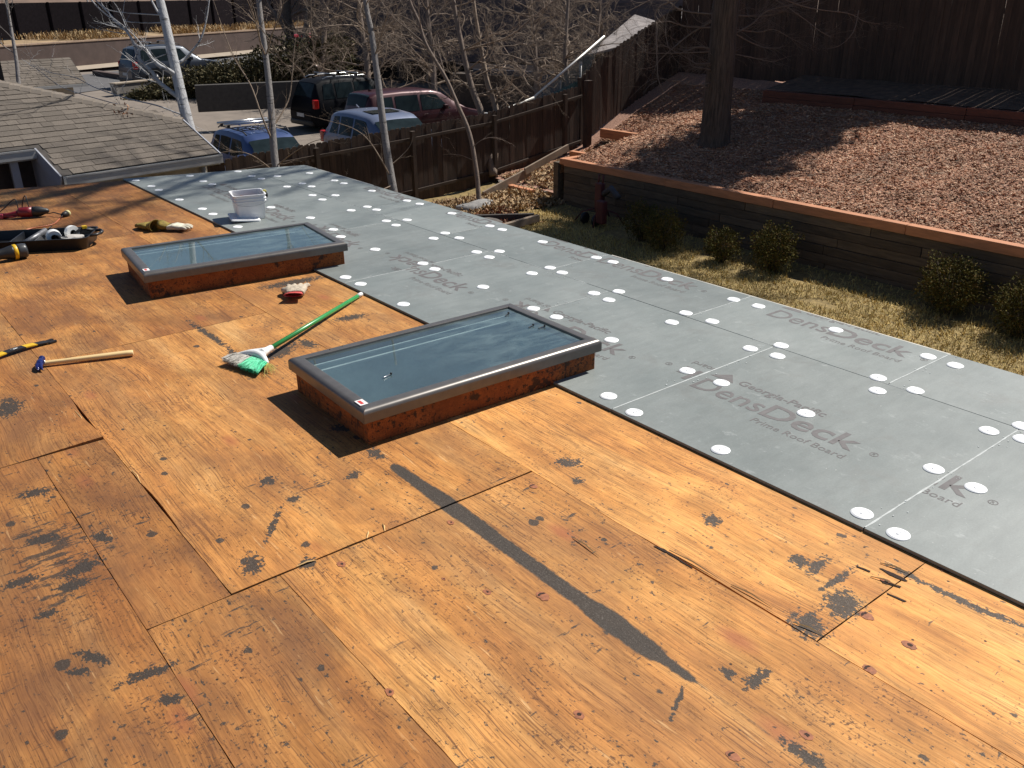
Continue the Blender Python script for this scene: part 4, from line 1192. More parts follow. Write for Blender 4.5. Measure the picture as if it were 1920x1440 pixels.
mb = MB(); mb.prism([(-.006, .048), (.020, .048), (.026, .058), (.012, .066), (-.004, .062)], -.0175, .0175, 0, M); mb.build('yellow_cap', simple('dull_yellow_plastic', (0.50, 0.44, 0.10), 0.5), tape, local=True, bevel=.003)
mb = MB(); mb.box((-.018, -.010, .0), (-.013, .010, .07)); mb.build('belt_clip', M_STEEL, tape, local=True)

# ---- gloves: one continuous skin each, cuff as a part
def glove(name, label, loc, rotz, mat, cuffmat, curl, spread, scale=1.0, cuff_open=0.030, group=None, flip=1, flat=0.6):
    t = thing(name, label, 'glove', loc, group, rotz)
    mb = MB(); S = scale
    z0 = 0.024*S
    for k in range(7):      # palm: overlapping rounded bars
        y = (-0.036+0.012*k)*S
        mb.tube([(0.00*S, y*0.75, z0), (0.05*S, y, z0+0.008*S), (0.095*S, y*1.02, z0+0.002*S)], [0.017*S, 0.019*S, 0.016*S], 8)
    lens = (0.062, 0.074, 0.080, 0.068)
    for k in range(4):
        y = (-0.033+0.022*k)*S*flip
        L_ = lens[k if flip > 0 else 3-k]*S
        pts = []; a = curl+0.12*k; x, z = 0.088*S, z0; yy = y
        for s in range(5):
            pts.append((x, yy, max(0.012*S, z)))
            x += L_/4*math.cos(a*s*0.5); z += L_/4*math.sin(-a*s*0.5)*0.7+0.002*S*(2-s); yy += spread*(k-1.5)*0.004*S
        mb.tube(pts, [0.0140*S, 0.0135*S, 0.0132*S, 0.0125*S, 0.0095*S], 8)
    mb.tube([(0.025*S, 0.030*S*flip, z0), (0.05*S, 0.055*S*flip, z0+0.006*S), (0.075*S, 0.066*S*flip, z0-0.002*S), (0.092*S, 0.066*S*flip, z0-0.006*S)], [0.016*S, 0.0145*S, 0.013*S, 0.009*S], 8)
    remesh(mb, 'hand', mat, 0.0042*S, t)
    mb = MB(); n = 18; rings = []
    for x, r, q in ((0.012, 0.034, 0.6), (-0.01, 0.037, 0.62), (-0.035, 0.043, 0.72), (-0.062, 0.047, 0.78), (-0.060, 0.043, 0.76), (-0.03, 0.036, 0.66), (0.0, 0.030, 0.5)):
        ring = []
        for k in range(n):
            a = 2*PI*k/n
            rr = r*(1+0.06*math.sin(3*a+rotz))
            ring.append((x*S+0.004*S*math.sin(2*a), rr*math.cos(a)*S, max(0.002, (0.026+(q-0.55)*0.05)*S+rr*math.sin(a)*q*S*flat/0.6)))
        rings.append(ring)
    loft(mb, rings, closed_bottom=False, closed_top=True)
    mb.build('cuff', cuffmat, t, local=True)
    return t
M_LEATHER = simple('pale_leather', (0.58, 0.54, 0.43), 0.8, var=0.3, scale=40, bumpy=0.3)
M_OLIVE = simple('yellow_olive_leather', (0.22, 0.155, 0.025), 0.8, var=0.35, scale=30, bumpy=0.3)
M_CANVAS = simple('dirty_beige_canvas', (0.50, 0.42, 0.32), 0.9, var=0.35, scale=50, bumpy=0.3)
M_CORAL = simple('coral_red_cuff', (0.62, 0.085, 0.075), 0.8, var=0.15, scale=40)
g1 = Vector((2.164, 7.118, 0.000)); g2 = Vector((2.073, 7.197, 0.000)); g3 = Vector((2.186, 4.904, 0.000))
glove('glove', 'yellow work glove with pale fingers spread to the right', (g1.x, g1.y, 0.0), -0.75, M_LEATHER, M_OLIVE, 0.10, 1.0, 1.12, group='yellow work gloves by the farther skylight')
glove('glove', 'yellow work glove with its dark cuff opening facing the camera', (g2.x-0.02, g2.y+0.02, 0.0), 1.85, M_OLIVE, M_OLIVE, 0.5, 0.4, 1.12, group='yellow work gloves by the farther skylight', flip=-1, flat=0.78)
glove('glove', 'beige canvas glove with a coral red cuff lying between the skylights', (g3.x-0.02, g3.y-0.03, 0.0), 1.02, M_CANVAS, M_CORAL, 0.35, 0.9, 1.25, flat=0.16)

# ---- screws lying on the nearer skylight's glass
def screw(a, b, label):
    a, b = Vector(a), Vector(b); L = (b-a).length
    t = thing('screw', label, 'screw', (a.x, a.y, a.z), 'dark screws on the skylight glass', math.atan2(b.y-a.y, b.x-a.x))
    mb = MB(); mb.tube([(0, 0, 0.003), (L*0.8, 0, 0.003), (L, 0, 0.0025)], [0.0025, 0.0025, 0.0006], 8); mb.build('shank', M_STEEL if L > 0.05 else M_BLACKM, t, local=True)
    mb = MB(); mb.lathe([(0.0028, 0), (0.0062, -0.004), (0.0058, -0.006), (0, -0.0065)], 10, Matrix.Translation((0, 0, 0.005)) @ Matrix.Rotation(PI/2, 4, 'Y')); mb.build('head', M_BLACKM, t, local=True)
gz = 0.160
for (p, q, lab) in (((1.802, 3.146, 0.160), (1.753, 3.133, 0.160), 'dark screw alone in the middle of the near glass'),
                    ((1.796, 3.579, 0.160), (1.759, 3.574, 0.160), 'dark screw by the far rail at the left of the glass'),
                    ((1.735, 3.576, 0.160), (1.764, 3.588, 0.160), 'dark screw nearest the left end of the far rail'),
                    ((2.705, 3.445, 0.160), (2.666, 3.423, 0.160), 'dark screw in the far right corner of the glass'),
                    ((2.689, 3.224, 0.160), (2.646, 3.210, 0.160), 'dark screw with a bright tip near the right rail'),
                    ((2.722, 3.176, 0.160), (2.678, 3.173, 0.160), 'dark screw closest to the right rail of the glass')):
    screw(p, q, lab)

# ---- tool tray with its contents, and the power tools at the left edge
tray = thing('tool_tray', 'open black plastic tool tray full of rolls and tools', 'tool tray', (1.22, 7.28, 0.0), rotz=-0.50)
mb = MB()
def rrect(hx, hy, r, z, n=5):
    out = []
    for q, (sx, sy) in enumerate(((1, 1), (-1, 1), (-1, -1), (1, -1))):
        for k in range(n+1):
            a = PI/2*q+PI/2*k/n
            out.append((sx*(hx-r)+r*math.cos(a), sy*(hy-r)+r*math.sin(a), z))
    return out
loft(mb, [rrect(.40, .165, .04, 0), rrect(.405, .17, .045, .01), rrect(.42, .185, .05, .085), rrect(.425, .19, .05, .09), rrect(.415, .18, .05, .09), rrect(.40, .165, .045, .02)], closed_top=True)
mb.build('shell', M_BLACK, tray, local=True, autosmooth=0.8)
for x in (-0.12, 0.05):
    mb = MB(); mb.box((x-.004, -.165, .018), (x+.004, .165, .080)); mb.build('divider', simple('gray_plastic', (0.09, 0.09, 0.095), 0.5), tray, local=True)
mb = MB()
for s in (-1, 1):
    mb.tube([(.38, s*.08, .08), (.46, s*.075, .085), (.48, s*.03, .085)], .011, 8)
mb.tube([(.48, -.03, .085), (.482, 0, .085), (.48, .03, .085)], .012, 8)
mb.build('grip', M_BLACK, tray, local=True)
def roll(name, label, cat, loc, rotz, r, w, mat, coremat, standing=False):
    t = thing(name, label, cat, loc, rotz=rotz)
    mb = MB(); M = Matrix.Translation((0, 0, r)) @ Matrix.Rotation(PI/2, 4, 'X') if not standing else Matrix.Identity(4)
    mb.lathe([(r*.45, -w/2), (r*.97, -w/2), (r, -w/2+.003), (r, w/2-.003), (r*.97, w/2), (r*.45, w/2), (r*.45, -w/2)], 24, M); mb.build('wound_tape', mat, t, local=True, autosmooth=.6)
    mb = MB(); mb.lathe([(r*.38, -w/2+.002), (r*.45, -w/2+.002), (r*.45, w/2-.002), (r*.38, w/2-.002), (r*.38, -w/2+.002)], 20, M); mb.build('core', coremat, t, local=True)
    return t
ca, sa = math.cos(-0.50), math.sin(-0.50)
def inT(x, y, z): return (1.22+x*ca-y*sa, 7.28+x*sa+y*ca, z)
roll('tape_roll', 'white tape roll with a dark gray side standing in the black tray', 'tape roll', inT(.15, -.03, .022), -0.10, .052, .07, M_WHITEP, M_BLACK)
roll('tape_roll', 'narrow white tape roll near the grip end of the black tray', 'tape roll', inT(.255, .06, .022), 0.35, .055, .032, M_WHITEP, M_BLACK)
mb = MB(); gl = glove('glove', 'pale gray glove stuffed in the grip end of the black tray', inT(.24, -.06, .03), 0.2, simple('pale_gray_knit', (0.46, 0.43, 0.40), 0.9, var=0.3), M_BLACK, 0.4, 0.6, 1.0)
cg = thing('caulking_gun', 'gray metal caulking gun leaning in the middle of the tray', 'caulking gun', inT(.02, -.02, .03), rotz=0.5)
mb = MB(); mb.tube([(-.16, 0, .01), (.10, 0, .075)], .020, 12); mb.build('cradle', simple('dull_gray_metal', (0.20, 0.20, 0.21), 0.45, 0.5, var=0.4, scale=40), cg, local=True)
mb = MB(); mb.tube([(.10, 0, .075), (.125, 0, .03), (.12, 0, .0)], .009, 8); mb.tube([(.10, 0, .075), (.16, 0, .092)], .004, 6); mb.build('trigger_grip', M_BLACKM, cg, local=True)
cl = thing('hand_clamp', 'black clamp with a yellow pad at the right end of the tray', 'clamp', inT(.33, .07, .03), rotz=0.1)
mb = MB(); mb.tube([(-.09, 0, .03), (0, .01, .075), (.07, .03, .055)], .011, 8); mb.tube([(-.08, .05, .02), (0, .03, .065), (.08, -.02, .05)], .011, 8); mb.build('jaws', M_BLACK, cl, local=True)
mb = MB(); mb.box((.0, -.01, .07), (.035, .02, .092)); mb.build('yellow_pad', M_YEL, cl, local=True, bevel=.004)
lt = thing('flashlight', 'black cylindrical tool with a yellow band in front of the tray', 'flashlight', (1.03, 6.98, 0.0), rotz=0.06)
mb = MB()
Mx = Matrix.Translation((0, 0, .055)) @ Matrix.Rotation(PI/2, 4, 'Y')
mb.lathe([(.0, -.34), (.032, -.34), (.034, -.10), (.040, -.06), (.050, -.02), (.050, -.01)], 20, Mx); mb.build('barrel', M_BLACK, lt, local=True)
mb = MB(); mb.lathe([(.0505, -.012), (.054, -.008), (.054, .010), (.0505, .014)], 20, Mx); mb.build('yellow_ring', M_YEL, lt, local=True)
mb = MB(); mb.lathe([(.050, .012), (.052, .03), (.052, .06), (.047, .075), (.030, .078), (.0, .074)], 20, Mx); mb.build('head', simple('charcoal_plastic', (0.045, 0.047, 0.05), 0.35), lt, local=True)

M_DRED = simple('dark_red_plastic', (0.20, 0.012, 0.02), 0.4, var=0.15)
dr = thing('screw_gun', 'dark red corded screw gun with a black nose lying beyond the tray', 'power tool', (1.40, 8.36, 0.0), rotz=-0.42)
mb = MB(); Mx = Matrix.Translation((0, 0, .048)) @ Matrix.Rotation(PI/2, 4, 'Y')
mb.lathe([(.0, -.07), (.034, -.07), (.042, -.055), (.044, 0.0), (.043, .04)], 16, Mx); mb.build('motor_housing', M_DRED, dr, local=True)
mb = MB(); mb.lathe([(.0432, .04), (.044, .07), (.040, .10), (.030, .125), (.022, .15), (.012, .165), (.0, .17)], 16, Mx); mb.build('nose', M_BLACK, dr, local=True)
mb = MB(); mb.tube([(-.05, 0, .045), (-.10, .0, .036), (-.16, .005, .026), (-.215, .01, .024)], [.030, .024, .022, .024], 10); mb.tube([(-.06, -.02, .03), (-.11, -.03, .02), (-.16, -.02, .02)], .008, 6); mb.build('handle', M_DRED, dr, local=True)
mb = MB(); mb.box((-.225, -.02, .004), (-.19, .04, .044)); mb.build('end_cap', simple('pink_red_plastic', (0.42, 0.06, 0.09), 0.4), dr, local=True, bevel=.008)
# the gun's black cord stands up in stiff loops and runs to the plug
def smooth_path(pts, n=8):
    P = [Vector(p) for p in pts]; out = []
    for i in range(len(P)-1):
        p0 = P[max(0, i-1)]; p1 = P[i]; p2 = P[i+1]; p3 = P[min(len(P)-1, i+2)]
        for k in range(n):
            t = k/n
            out.append(0.5*((2*p1)+(p2-p0)*t+(2*p0-5*p1+4*p2-p3)*t*t+(3*p1-p0-3*p2+p3)*t*t*t))
    out.append(P[-1]); return out
mb = MB()
mb.tube(smooth_path([(1.113, 8.420, 0.015), (1.196, 8.460, 0.068), (1.260, 8.480, 0.123), (1.295, 8.480, 0.136), (1.306, 8.460, 0.088), (1.311, 8.440, 0.018), (1.312, 8.420, 0.003), (1.337, 8.420, 0.040), (1.376, 8.400, 0.147), (1.399, 8.400, 0.177), (1.409, 8.380, 0.150), (1.418, 8.360, 0.093), (1.430, 8.360, 0.050), (1.435, 8.340, 0.039)]), .0045, 6)
mb.build('power_cord', M_BLACK, dr)
mb = MB(); mb.tube(smooth_path([(1.44, 8.42, .03), (1.542, 8.385, 0.020), (1.598, 8.359, 0.030), (1.641, 8.308, 0.030), (1.682, 8.290, 0.020), (1.683, 8.209, 0.020)]), .0045, 6); mb.build('power_cord', M_BLACK, dr)
ex = thing('extension_cord', 'orange extension cord with a pale plug running off the left edge', 'cord', tuple((1.668, 8.284, 0.000)))
mb = MB(); mb.tube(smooth_path([(1.632, 8.177, 0.015), (1.586, 8.114, 0.006), (1.509, 7.963, 0.005), (1.428, 7.912, 0.005), (1.327, 7.905, 0.005), (1.247, 7.859, 0.005), (1.183, 7.868, 0.005), (1.103, 7.949, 0.005), (0.966, 8.033, 0.005)]), .0052, 6); mb.build('cable', simple('orange_pvc', (0.62, 0.20, 0.09), 0.45), ex)
e0, e1 = Vector((1.617, 8.162, 0.020)), Vector((1.681, 8.213, 0.022))
mb = MB(); mb.tube([e0, e0+(e1-e0)*.35, e0+(e1-e0)*.7], [.012, .024, .026], 12); mb.build('plug_body', M_BLACKM, ex)
mb = MB(); mb.tube([e0+(e1-e0)*.70, e0+(e1-e0)*.98, e1], [.028, .028, .022], 12); mb.build('plug_collar', simple('cream_plastic', (0.66, 0.60, 0.30), 0.5), ex)

# ================================================================ THE YARD
M_SOIL = simple('dark_soil', (0.115, 0.070, 0.045), 0.95, var=0.45, scale=6, bumpy=0.5)
M_MULCHB = simple('mulch_bed', (0.36, 0.20, 0.14), 0.95, var=0.5, scale=30, bumpy=0.8)
M_TURF = simple('dormant_turf', (0.24, 0.17, 0.065), 0.95, var=0.45, scale=14, bumpy=0.8)
M_TIMBER = simple('gray_green_timber', (0.105, 0.076, 0.050), 0.85, var=0.35, scale=3, stretch=(8, 1, 8), bumpy=0.5, per_object=0.35)
M_CAPT = simple('orange_brown_timber', (0.50, 0.215, 0.105), 0.8, var=0.2, scale=3, stretch=(8, 1, 8), bumpy=0.4, per_object=0.12)
M_REDT = simple('dark_red_timber', (0.12, 0.042, 0.026), 0.85, var=0.25, scale=3, stretch=(8, 1, 8), bumpy=0.4, per_object=0.15)
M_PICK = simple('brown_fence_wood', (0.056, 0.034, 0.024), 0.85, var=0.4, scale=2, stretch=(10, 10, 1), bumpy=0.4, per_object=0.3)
M_RAIL = simple('weathered_rail_wood', (0.055, 0.036, 0.026), 0.85, var=0.3, scale=3)
M_GRAYPLANK = simple('gray_plank', (0.24, 0.18, 0.13), 0.85, var=0.3, scale=3)

LZ = -2.5
def bed_z(x): return -1.62+0.168*max(0, x-12.75)
FZ = [(3.0, -2.75), (8.0, -2.6), (12.0, -2.38), (13.3, -2.25), (14.8, -2.10), (15.9, -1.93), (17.6, -1.15), (19.8, -0.35), (22, -0.2)]
def fence_z(x): return lerp_table(FZ, x)
def terrain(x, y):
    if x < 15.3: w = smoothstep(14.32, 14.55, y)
    else:
        k = smoothstep(15.3, 17.0, x)
        w = smoothstep(14.32-1.6*k, 14.55+2.2*k, y)
    z = bed_z(x)*(1-w)+fence_z(x)*w
    return z+0.03*mnoise.noise(Vector((x*1.1, y*1.1, 0)))+0.012*mnoise.noise(Vector((x*4, y*4, 5)))
mb = MB()
mb.grid(lambda u, v: (12.78+7.4*u, -8+25.4*v, terrain(12.78+7.4*u, -8+25.4*v)), 74, 200)
structure('mulch_ground', mb, M_MULCHB)
def mound(x, y):
    a = ((x-11.6)/1.5)**2+((y-15.0)/0.9)**2
    return 0.16*max(0, 1-a)
def lawn_z(x, y):
    return LZ+0.02*mnoise.noise(Vector((x*0.9, y*0.9, 2)))+mound(x, y)+0.10*smoothstep(11.5, 12.8, x)*smoothstep(14.0, 15.5, y)
mb = MB()
mb.grid(lambda u, v: (4.0+8.9*u, -8+25.4*v, lawn_z(4.0+8.9*u, -8+25.4*v)), 60, 150)
structure('lawn', mb, M_TURF)

# grass blades (dry), only on the strip that can be seen
rs = np.random.RandomState(7)
def scatter_quads(n, fpos, length, width, tilt, flat):
    P = fpos(n); n = len(P)
    az = rs.rand(n)*2*PI
    L = length*(0.55+0.9*rs.rand(n)); Wd = width*(0.6+0.8*rs.rand(n))
    el = flat+tilt*rs.randn(n)
    d = np.stack([np.cos(az)*np.cos(el), np.sin(az)*np.cos(el), np.sin(el)], 1)
    s = np.stack([-np.sin(az), np.cos(az), 0.5*rs.randn(n)], 1)
    a = P; b = P+d*L[:, None]
    w0 = s*Wd[:, None]/2
    return np.stack([a-w0, a+w0, b+w0*0.6, b-w0*0.6], 1)
def lawn_pos(n):
    x = 8.2+4.5*rs.rand(n); y = -1.5+15.6*rs.rand(n)
    k = np.array([mnoise.noise(Vector((a*0.8, b*0.8, 0)))+0.35*mnoise.noise(Vector((a*3, b*3, 4))) for a, b in zip(x, y)])
    keep = (k > -0.35) & ((x < 12.1+0.3*k) | (rs.rand(n) < 0.25))
    x, y = x[keep], y[keep]
    z = np.array([lawn_z(a, b) for a, b in zip(x, y)])
    return np.stack([x, y, z], 1)
def leafy(name, cols, rough=0.8):
    if name in MATS: return MATS[name]
    m, nt, nd, lk, p = new_mat(name)
    geo = nd.new('ShaderNodeNewGeometry')
    r = ramp(nt, geo.outputs['Random Per Island'], [(i/(len(cols)-1), c) for i, c in enumerate(cols)])
    n1 = noise_tex(nt, coords(nt, (1, 1, 1)), 1.3, 3)
    col = mixc(nt, 1.0, r.outputs[0], ramp(nt, n1, [(0.3, 0.75), (0.7, 1.2)]).outputs[0], 'MULTIPLY')
    lk.new(col, p.inputs['Base Color']); p.inputs['Roughness'].default_value = rough
    p.inputs['Specular IOR Level'].default_value = 0.3
    MATS[name] = m; return m
M_GRASS = leafy('dry_grass_blades', [(0.44, 0.32, 0.11), (0.58, 0.43, 0.16), (0.34, 0.27, 0.085), (0.66, 0.50, 0.22)])
q = scatter_quads(95000, lawn_pos, 0.055, 0.009, 0.35, 0.75)
o = link_mesh('grass', quads_mesh('grass', q, M_GRASS)); o['kind'] = 'stuff'
# wood chip mulch on the raised bed
M_CHIP = leafy('wood_chips', [(0.40, 0.178, 0.098), (0.50, 0.245, 0.138), (0.57, 0.325, 0.195), (0.31, 0.135, 0.075), (0.70, 0.48, 0.32), (0.20, 0.088, 0.052)])
def bed_pos(n):
    x = 12.95+6.2*rs.rand(n)**1.15; y = 0.5+16.3*rs.rand(n)
    z = np.array([terrain(a, b) for a, b in zip(x, y)])+0.012
    return np.stack([x, y, z], 1)
q = scatter_quads(190000, bed_pos, 0.050, 0.017, 0.20, 0.04)
o = link_mesh('wood_chip_mulch', quads_mesh('wood_chip_mulch', q, M_CHIP)); o['kind'] = 'stuff'
mb = MB(); rg_ = random.Random(77)
for k in range(420):
    x, y = rg_.uniform(13.0, 18.1), rg_.uniform(1.5, 15.5); a = rg_.uniform(0, 6.28); L_ = rg_.uniform(.08, .45)
    p_ = Vector((x, y, terrain(x, y)+.03)); q_ = p_+Vector((L_*math.cos(a), L_*math.sin(a), rg_.uniform(-.01, .05)))
    m_ = (p_+q_)/2+Vector((rg_.gauss(0, .02), rg_.gauss(0, .02), .01))
    mb.tube([p_, m_, q_], [.005, .004, .002], 3, caps=False)
o = mb.build('fallen_twigs', simple('pale_fallen_twig', (0.42, 0.33, 0.25), 0.9, var=0.3)); o['kind'] = 'stuff'
# dead leaves heaped at the foot of the side fence and at the wall
M_LEAF = leafy('dead_leaves', [(0.34, 0.22, 0.11), (0.46, 0.32, 0.17), (0.26, 0.15, 0.08), (0.54, 0.41, 0.24)])
def leaf_pos(n):
    x = np.concatenate([9.2+3.6*rs.rand(int(n*.75)), 12.9+3.4*rs.rand(int(n*.25))]); y = np.concatenate([14.2+1.9*rs.rand(int(n*.75)), 14.6+2.0*rs.rand(int(n*.25))])
    z = np.array([(lawn_z(a, b) if a < 12.8 else terrain(a, b)) for a, b in zip(x, y)])+0.02
    return np.stack([x, y, z], 1)
q = scatter_quads(15000, leaf_pos, 0.085, 0.04, 0.45, 0.2)
o = link_mesh('dead_leaves', quads_mesh('dead_leaves', q, M_LEAF)); o['kind'] = 'stuff'
M_RLEAF = leafy('russet_leaves', [(0.30, 0.10, 0.05), (0.22, 0.10, 0.06), (0.40, 0.20, 0.10), (0.14, 0.08, 0.05)])
def leaf2(n):
    x = 9.4+1.9*rs.rand(n); y = 13.3+1.2*rs.rand(n)
    return np.stack([x, y, np.array([lawn_z(a, b) for a, b in zip(x, y)])+0.02], 1)
q = scatter_quads(3500, leaf2, 0.07, 0.045, 0.4, 0.2)
o = link_mesh('fallen_leaves', quads_mesh('fallen_leaves', q, M_RLEAF)); o['kind'] = 'stuff'

# ---- retaining wall of stacked timbers
rng = random.Random(11)
WX, WY0, WY1 = 12.75, -4.2, 14.25
wall = thing('retaining_wall', 'retaining wall of stacked gray timbers under an orange cap timber', 'retaining wall', (WX, 5.0, LZ))
def timber(name, lo, hi, mat, parent, bev=0.008):
    mb = MB(); mb.box(lo, hi)
    return mb.build(name, mat, parent, bevel=bev)
CH = 0.148
for c in range(6):
    y = WY1-rng.uniform(0.6, 2.4); z0 = LZ-0.06+c*CH
    ys = [WY1]
    while ys[-1] > WY0:
        ys.append(ys[-1]-(rng.uniform(0.7, 2.4) if len(ys) == 1 else 2.4))
    for a, b in zip(ys, ys[1:]):
        dx = rng.uniform(-0.008, 0.008)
        timber('timber', (WX+dx, b+0.004, z0+0.003), (WX+0.15+dx, a-0.004, z0+CH-0.003), M_TIMBER, wall)
zc = LZ-0.06+6*CH
ys = [WY1, 11.35, 8.9, 6.52, 4.05, 1.6, -0.8, -3.2]
for a, b in zip(ys, ys[1:]):
    timber('cap_timber', (WX-0.02+rng.uniform(-.006, .006), b+0.005, zc+0.001), (WX+0.14, a-0.005, zc+CH), M_CAPT, wall)
# the return along the steps
for c in range(2, 6):
    timber('return_timber', (WX+0.16, WY1-0.02, LZ-0.06+c*CH+0.003), (15.0-0.2*(c % 2), WY1+0.13, LZ-0.06+(c+1)*CH-0.003), M_TIMBER, wall)
timber('return_cap', (WX+0.0, WY1+0.003, zc+0.02), (15.7, WY1+0.15, zc+0.14), M_CAPT, wall)
timber('end_post', (WX-0.03, WY1+0.155, LZ-0.1), (WX+0.14, WY1+0.31, zc+0.05), M_TIMBER, wall)
# steps and edging
for nm, lo, hi, lab in (('step_timber', (12.35, 14.9, -2.42), (12.50, 15.75, -2.24), 'lowest orange timber step beside the end of the wall'),
                        ('step_timber', (14.75, 14.75, -1.98), (14.90, 16.3, -1.82), 'middle timber step half buried behind the wall'),
                        ('step_timber', (16.15, 14.9, -1.68), (16.30, 16.7, -1.46), 'upper orange timber step at the foot of the fence')):
    mb = MB(); mb.box(lo, hi); o = mb.build(nm, M_CAPT, bevel=.008); tag(o, lab, 'step', 'timber steps along the side fence')
mb = MB(); mb.beam((11.55, 15.55, -2.36), (13.15, 15.85, -2.05), .05, .20); mb.build('edging_board', M_GRAYPLANK, bevel=.006); tag(bpy.data.objects['edging_board'], 'loose gray board leaning at the foot of the side fence', 'board')
mb = MB(); mb.beam((12.9, 15.75, -2.02), (14.4, 15.95, -1.66), .05, .16); o = mb.build('edging_board', M_GRAYPLANK, bevel=.006); tag(o, 'second gray board higher up along the side fence steps', 'board')
mb = MB(); mb.beam((9.35, 13.02, -2.41), (11.25, 13.32, -2.40), .09, .14); o = mb.build('edging_board', M_GRAYPLANK, bevel=.006); tag(o, 'pale edging board between the lawn and the leaf litter', 'board')
mb = MB(); mb.beam((10.2, 14.25, -2.42), (11.25, 13.45, -2.40), .09, .14); o = mb.build('edging_board', simple('dark_board', (0.05, 0.04, 0.035), 0.8), bevel=.006); tag(o, 'dark edging board at the front of the leaf heap', 'board')  # one even dark brown, darker than the other edging boards
# rocks near the slim tree
def rock(name, label, c, r, seed, mat):
    rg = random.Random(seed); bm = bmesh.new(); bmesh.ops.create_icosphere(bm, subdivisions=3, radius=1)
    for v in bm.verts:
        k = 1+0.28*mnoise.noise(v.co*1.3+Vector((seed, 0, 0)))+0.12*mnoise.noise(v.co*3.5+Vector((0, seed, 0)))
        v.co = Vector((v.co.x*r[0]*k, v.co.y*r[1]*k, max(-0.3*r[2], v.co.z*r[2]*k)))+Vector(c)
    for f in bm.faces: f.smooth = True
    me = bpy.data.meshes.new(name); bm.to_mesh(me); bm.free(); me.materials.append(mat)
    return tag(link_mesh(name, me), label, 'rock')
M_ROCK = simple('gray_rock', (0.26, 0.25, 0.24), 0.9, var=0.3, scale=9, bumpy=0.6)
rock('rock', 'flat gray rock behind the slim tree at the lawn corner', (10.95, 14.9, -2.42), (0.55, 0.25, 0.16), 3, M_ROCK)
rock('rock', 'low dark rock at the foot of the slim tree', (10.25, 13.75, -2.46), (0.32, 0.25, 0.12), 8, simple('dark_rock', (0.11, 0.095, 0.085), 0.9, var=0.3))

# upper border timbers under the back fence
bord = thing('border_timbers', 'row of dark red border timbers along the back of the mulch bed', 'garden border', (18.2, 6, -0.75))
ys = [13.4, 11.0, 8.55, 6.1, 3.7, 1.3, -1.2, -3.6]
for a, b in zip(ys, ys[1:]):
    for c in range(2):
        timber('timber', (18.25+0.02*c, b+0.006, terrain(18.2, (a+b)/2)-0.03+c*0.15), (18.40+0.02*c, a-0.006, terrain(18.2, (a+b)/2)+0.117+c*0.15), M_REDT, bord)
mb = MB(); mb.grid(lambda u, v: (18.38+1.7*u, -4+17.4*v, -0.42+0.25*u+0.03*mnoise.noise(Vector((u*3, v*20, 0)))), 8, 60); structure('upper_soil', mb, M_SOIL)

# ---- fences made of single pickets
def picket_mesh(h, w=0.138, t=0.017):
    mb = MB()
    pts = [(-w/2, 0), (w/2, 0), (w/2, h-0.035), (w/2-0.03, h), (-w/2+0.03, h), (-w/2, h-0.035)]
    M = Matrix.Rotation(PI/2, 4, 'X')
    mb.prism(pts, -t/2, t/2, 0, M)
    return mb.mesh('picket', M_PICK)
def fence(label, A, B, zf, h, rails_side, post_every=2.4, group='brown wooden picket fences'):
    A, B = Vector((*A, 0)), Vector((*B, 0)); d = B-A; L = d.length; d.normalize(); nrm = Vector((-d.y, d.x, 0))*rails_side
    ang = math.atan2(d.y, d.x)
    t = thing('fence', label, 'fence', (A.x, A.y, zf(0)), group)
    PM = picket_mesh(h); n = int(L/0.1402); rg = random.Random(int(L*100))
    for i in range(n):
        s = (i+0.5)*0.1402; p = A+d*s
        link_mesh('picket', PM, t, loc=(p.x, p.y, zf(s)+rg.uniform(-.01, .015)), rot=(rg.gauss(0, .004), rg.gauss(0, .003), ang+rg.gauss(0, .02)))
    k = 0; s = 0.05
    posts = []
    while s < L:
        p = A+d*s+nrm*0.10
        posts.append(s)
        timber_z = zf(s)
        mb = MB(); mb.box((-.045, -.045, -.3), (.045, .045, h-.08)); mb.build('post', M_RAIL, t, loc=(p.x, p.y, timber_z), rot=(0, 0, ang))
        s += post_every
    posts.append(L)
    for a, b in zip(posts, posts[1:]):
        for hz in (0.25, h-0.26):
            p = A+d*a+nrm*0.031+Vector((0, 0, zf(a)+hz)); q2 = A+d*b+nrm*0.031+Vector((0, 0, zf(b)+hz))
            mb = MB(); mb.beam(p+(q2-p).normalized()*0.004, q2-(q2-p).normalized()*0.004, 0.036, 0.06); mb.build('rail', M_RAIL, t)
    return t
FA, FB, FC_, FD = (3.2, 15.95), (15.9, 17.15), (19.85, 17.45), (19.85, -4.5)
def along(A, B): 
    d = Vector((B[0]-A[0], B[1]-A[1])); L = d.length; d /= L
    return lambda s: fence_z(A[0]+d.x*s)-0.03
SIDE_TOP = [(3.0, -1.15), (7.9, -0.97), (12.4, -0.83), (15.9, -0.42)]
fence('long side fence descending left behind the slim tree trunks', FA, FB, (lambda s: lerp_table(SIDE_TOP, FA[0]+s*0.9956)-1.62), 1.62, -1)
fence('side fence climbing steeply from the corner post behind the big trunk', FB, FC_, (lambda s: lerp_table([(15.9, -1.95), (16.6, -1.55), (18.13, -0.95), (19.85, -0.35)], FB[0]+s)), 1.75, 1)
fence('tall back fence in shade behind the mulch bed', FC_, FD, (lambda s: -0.48+0.16*smoothstep(0, 6, s)), 2.15, 1)
cp = thing('gate_post', 'thick square post where the side fence changes slope', 'post', (15.95, 16.95, -1.95))
mb = MB(); mb.box((15.87, 16.87, -2.1), (16.03, 17.03, -0.30)); mb.build('post', M_PICK, cp)

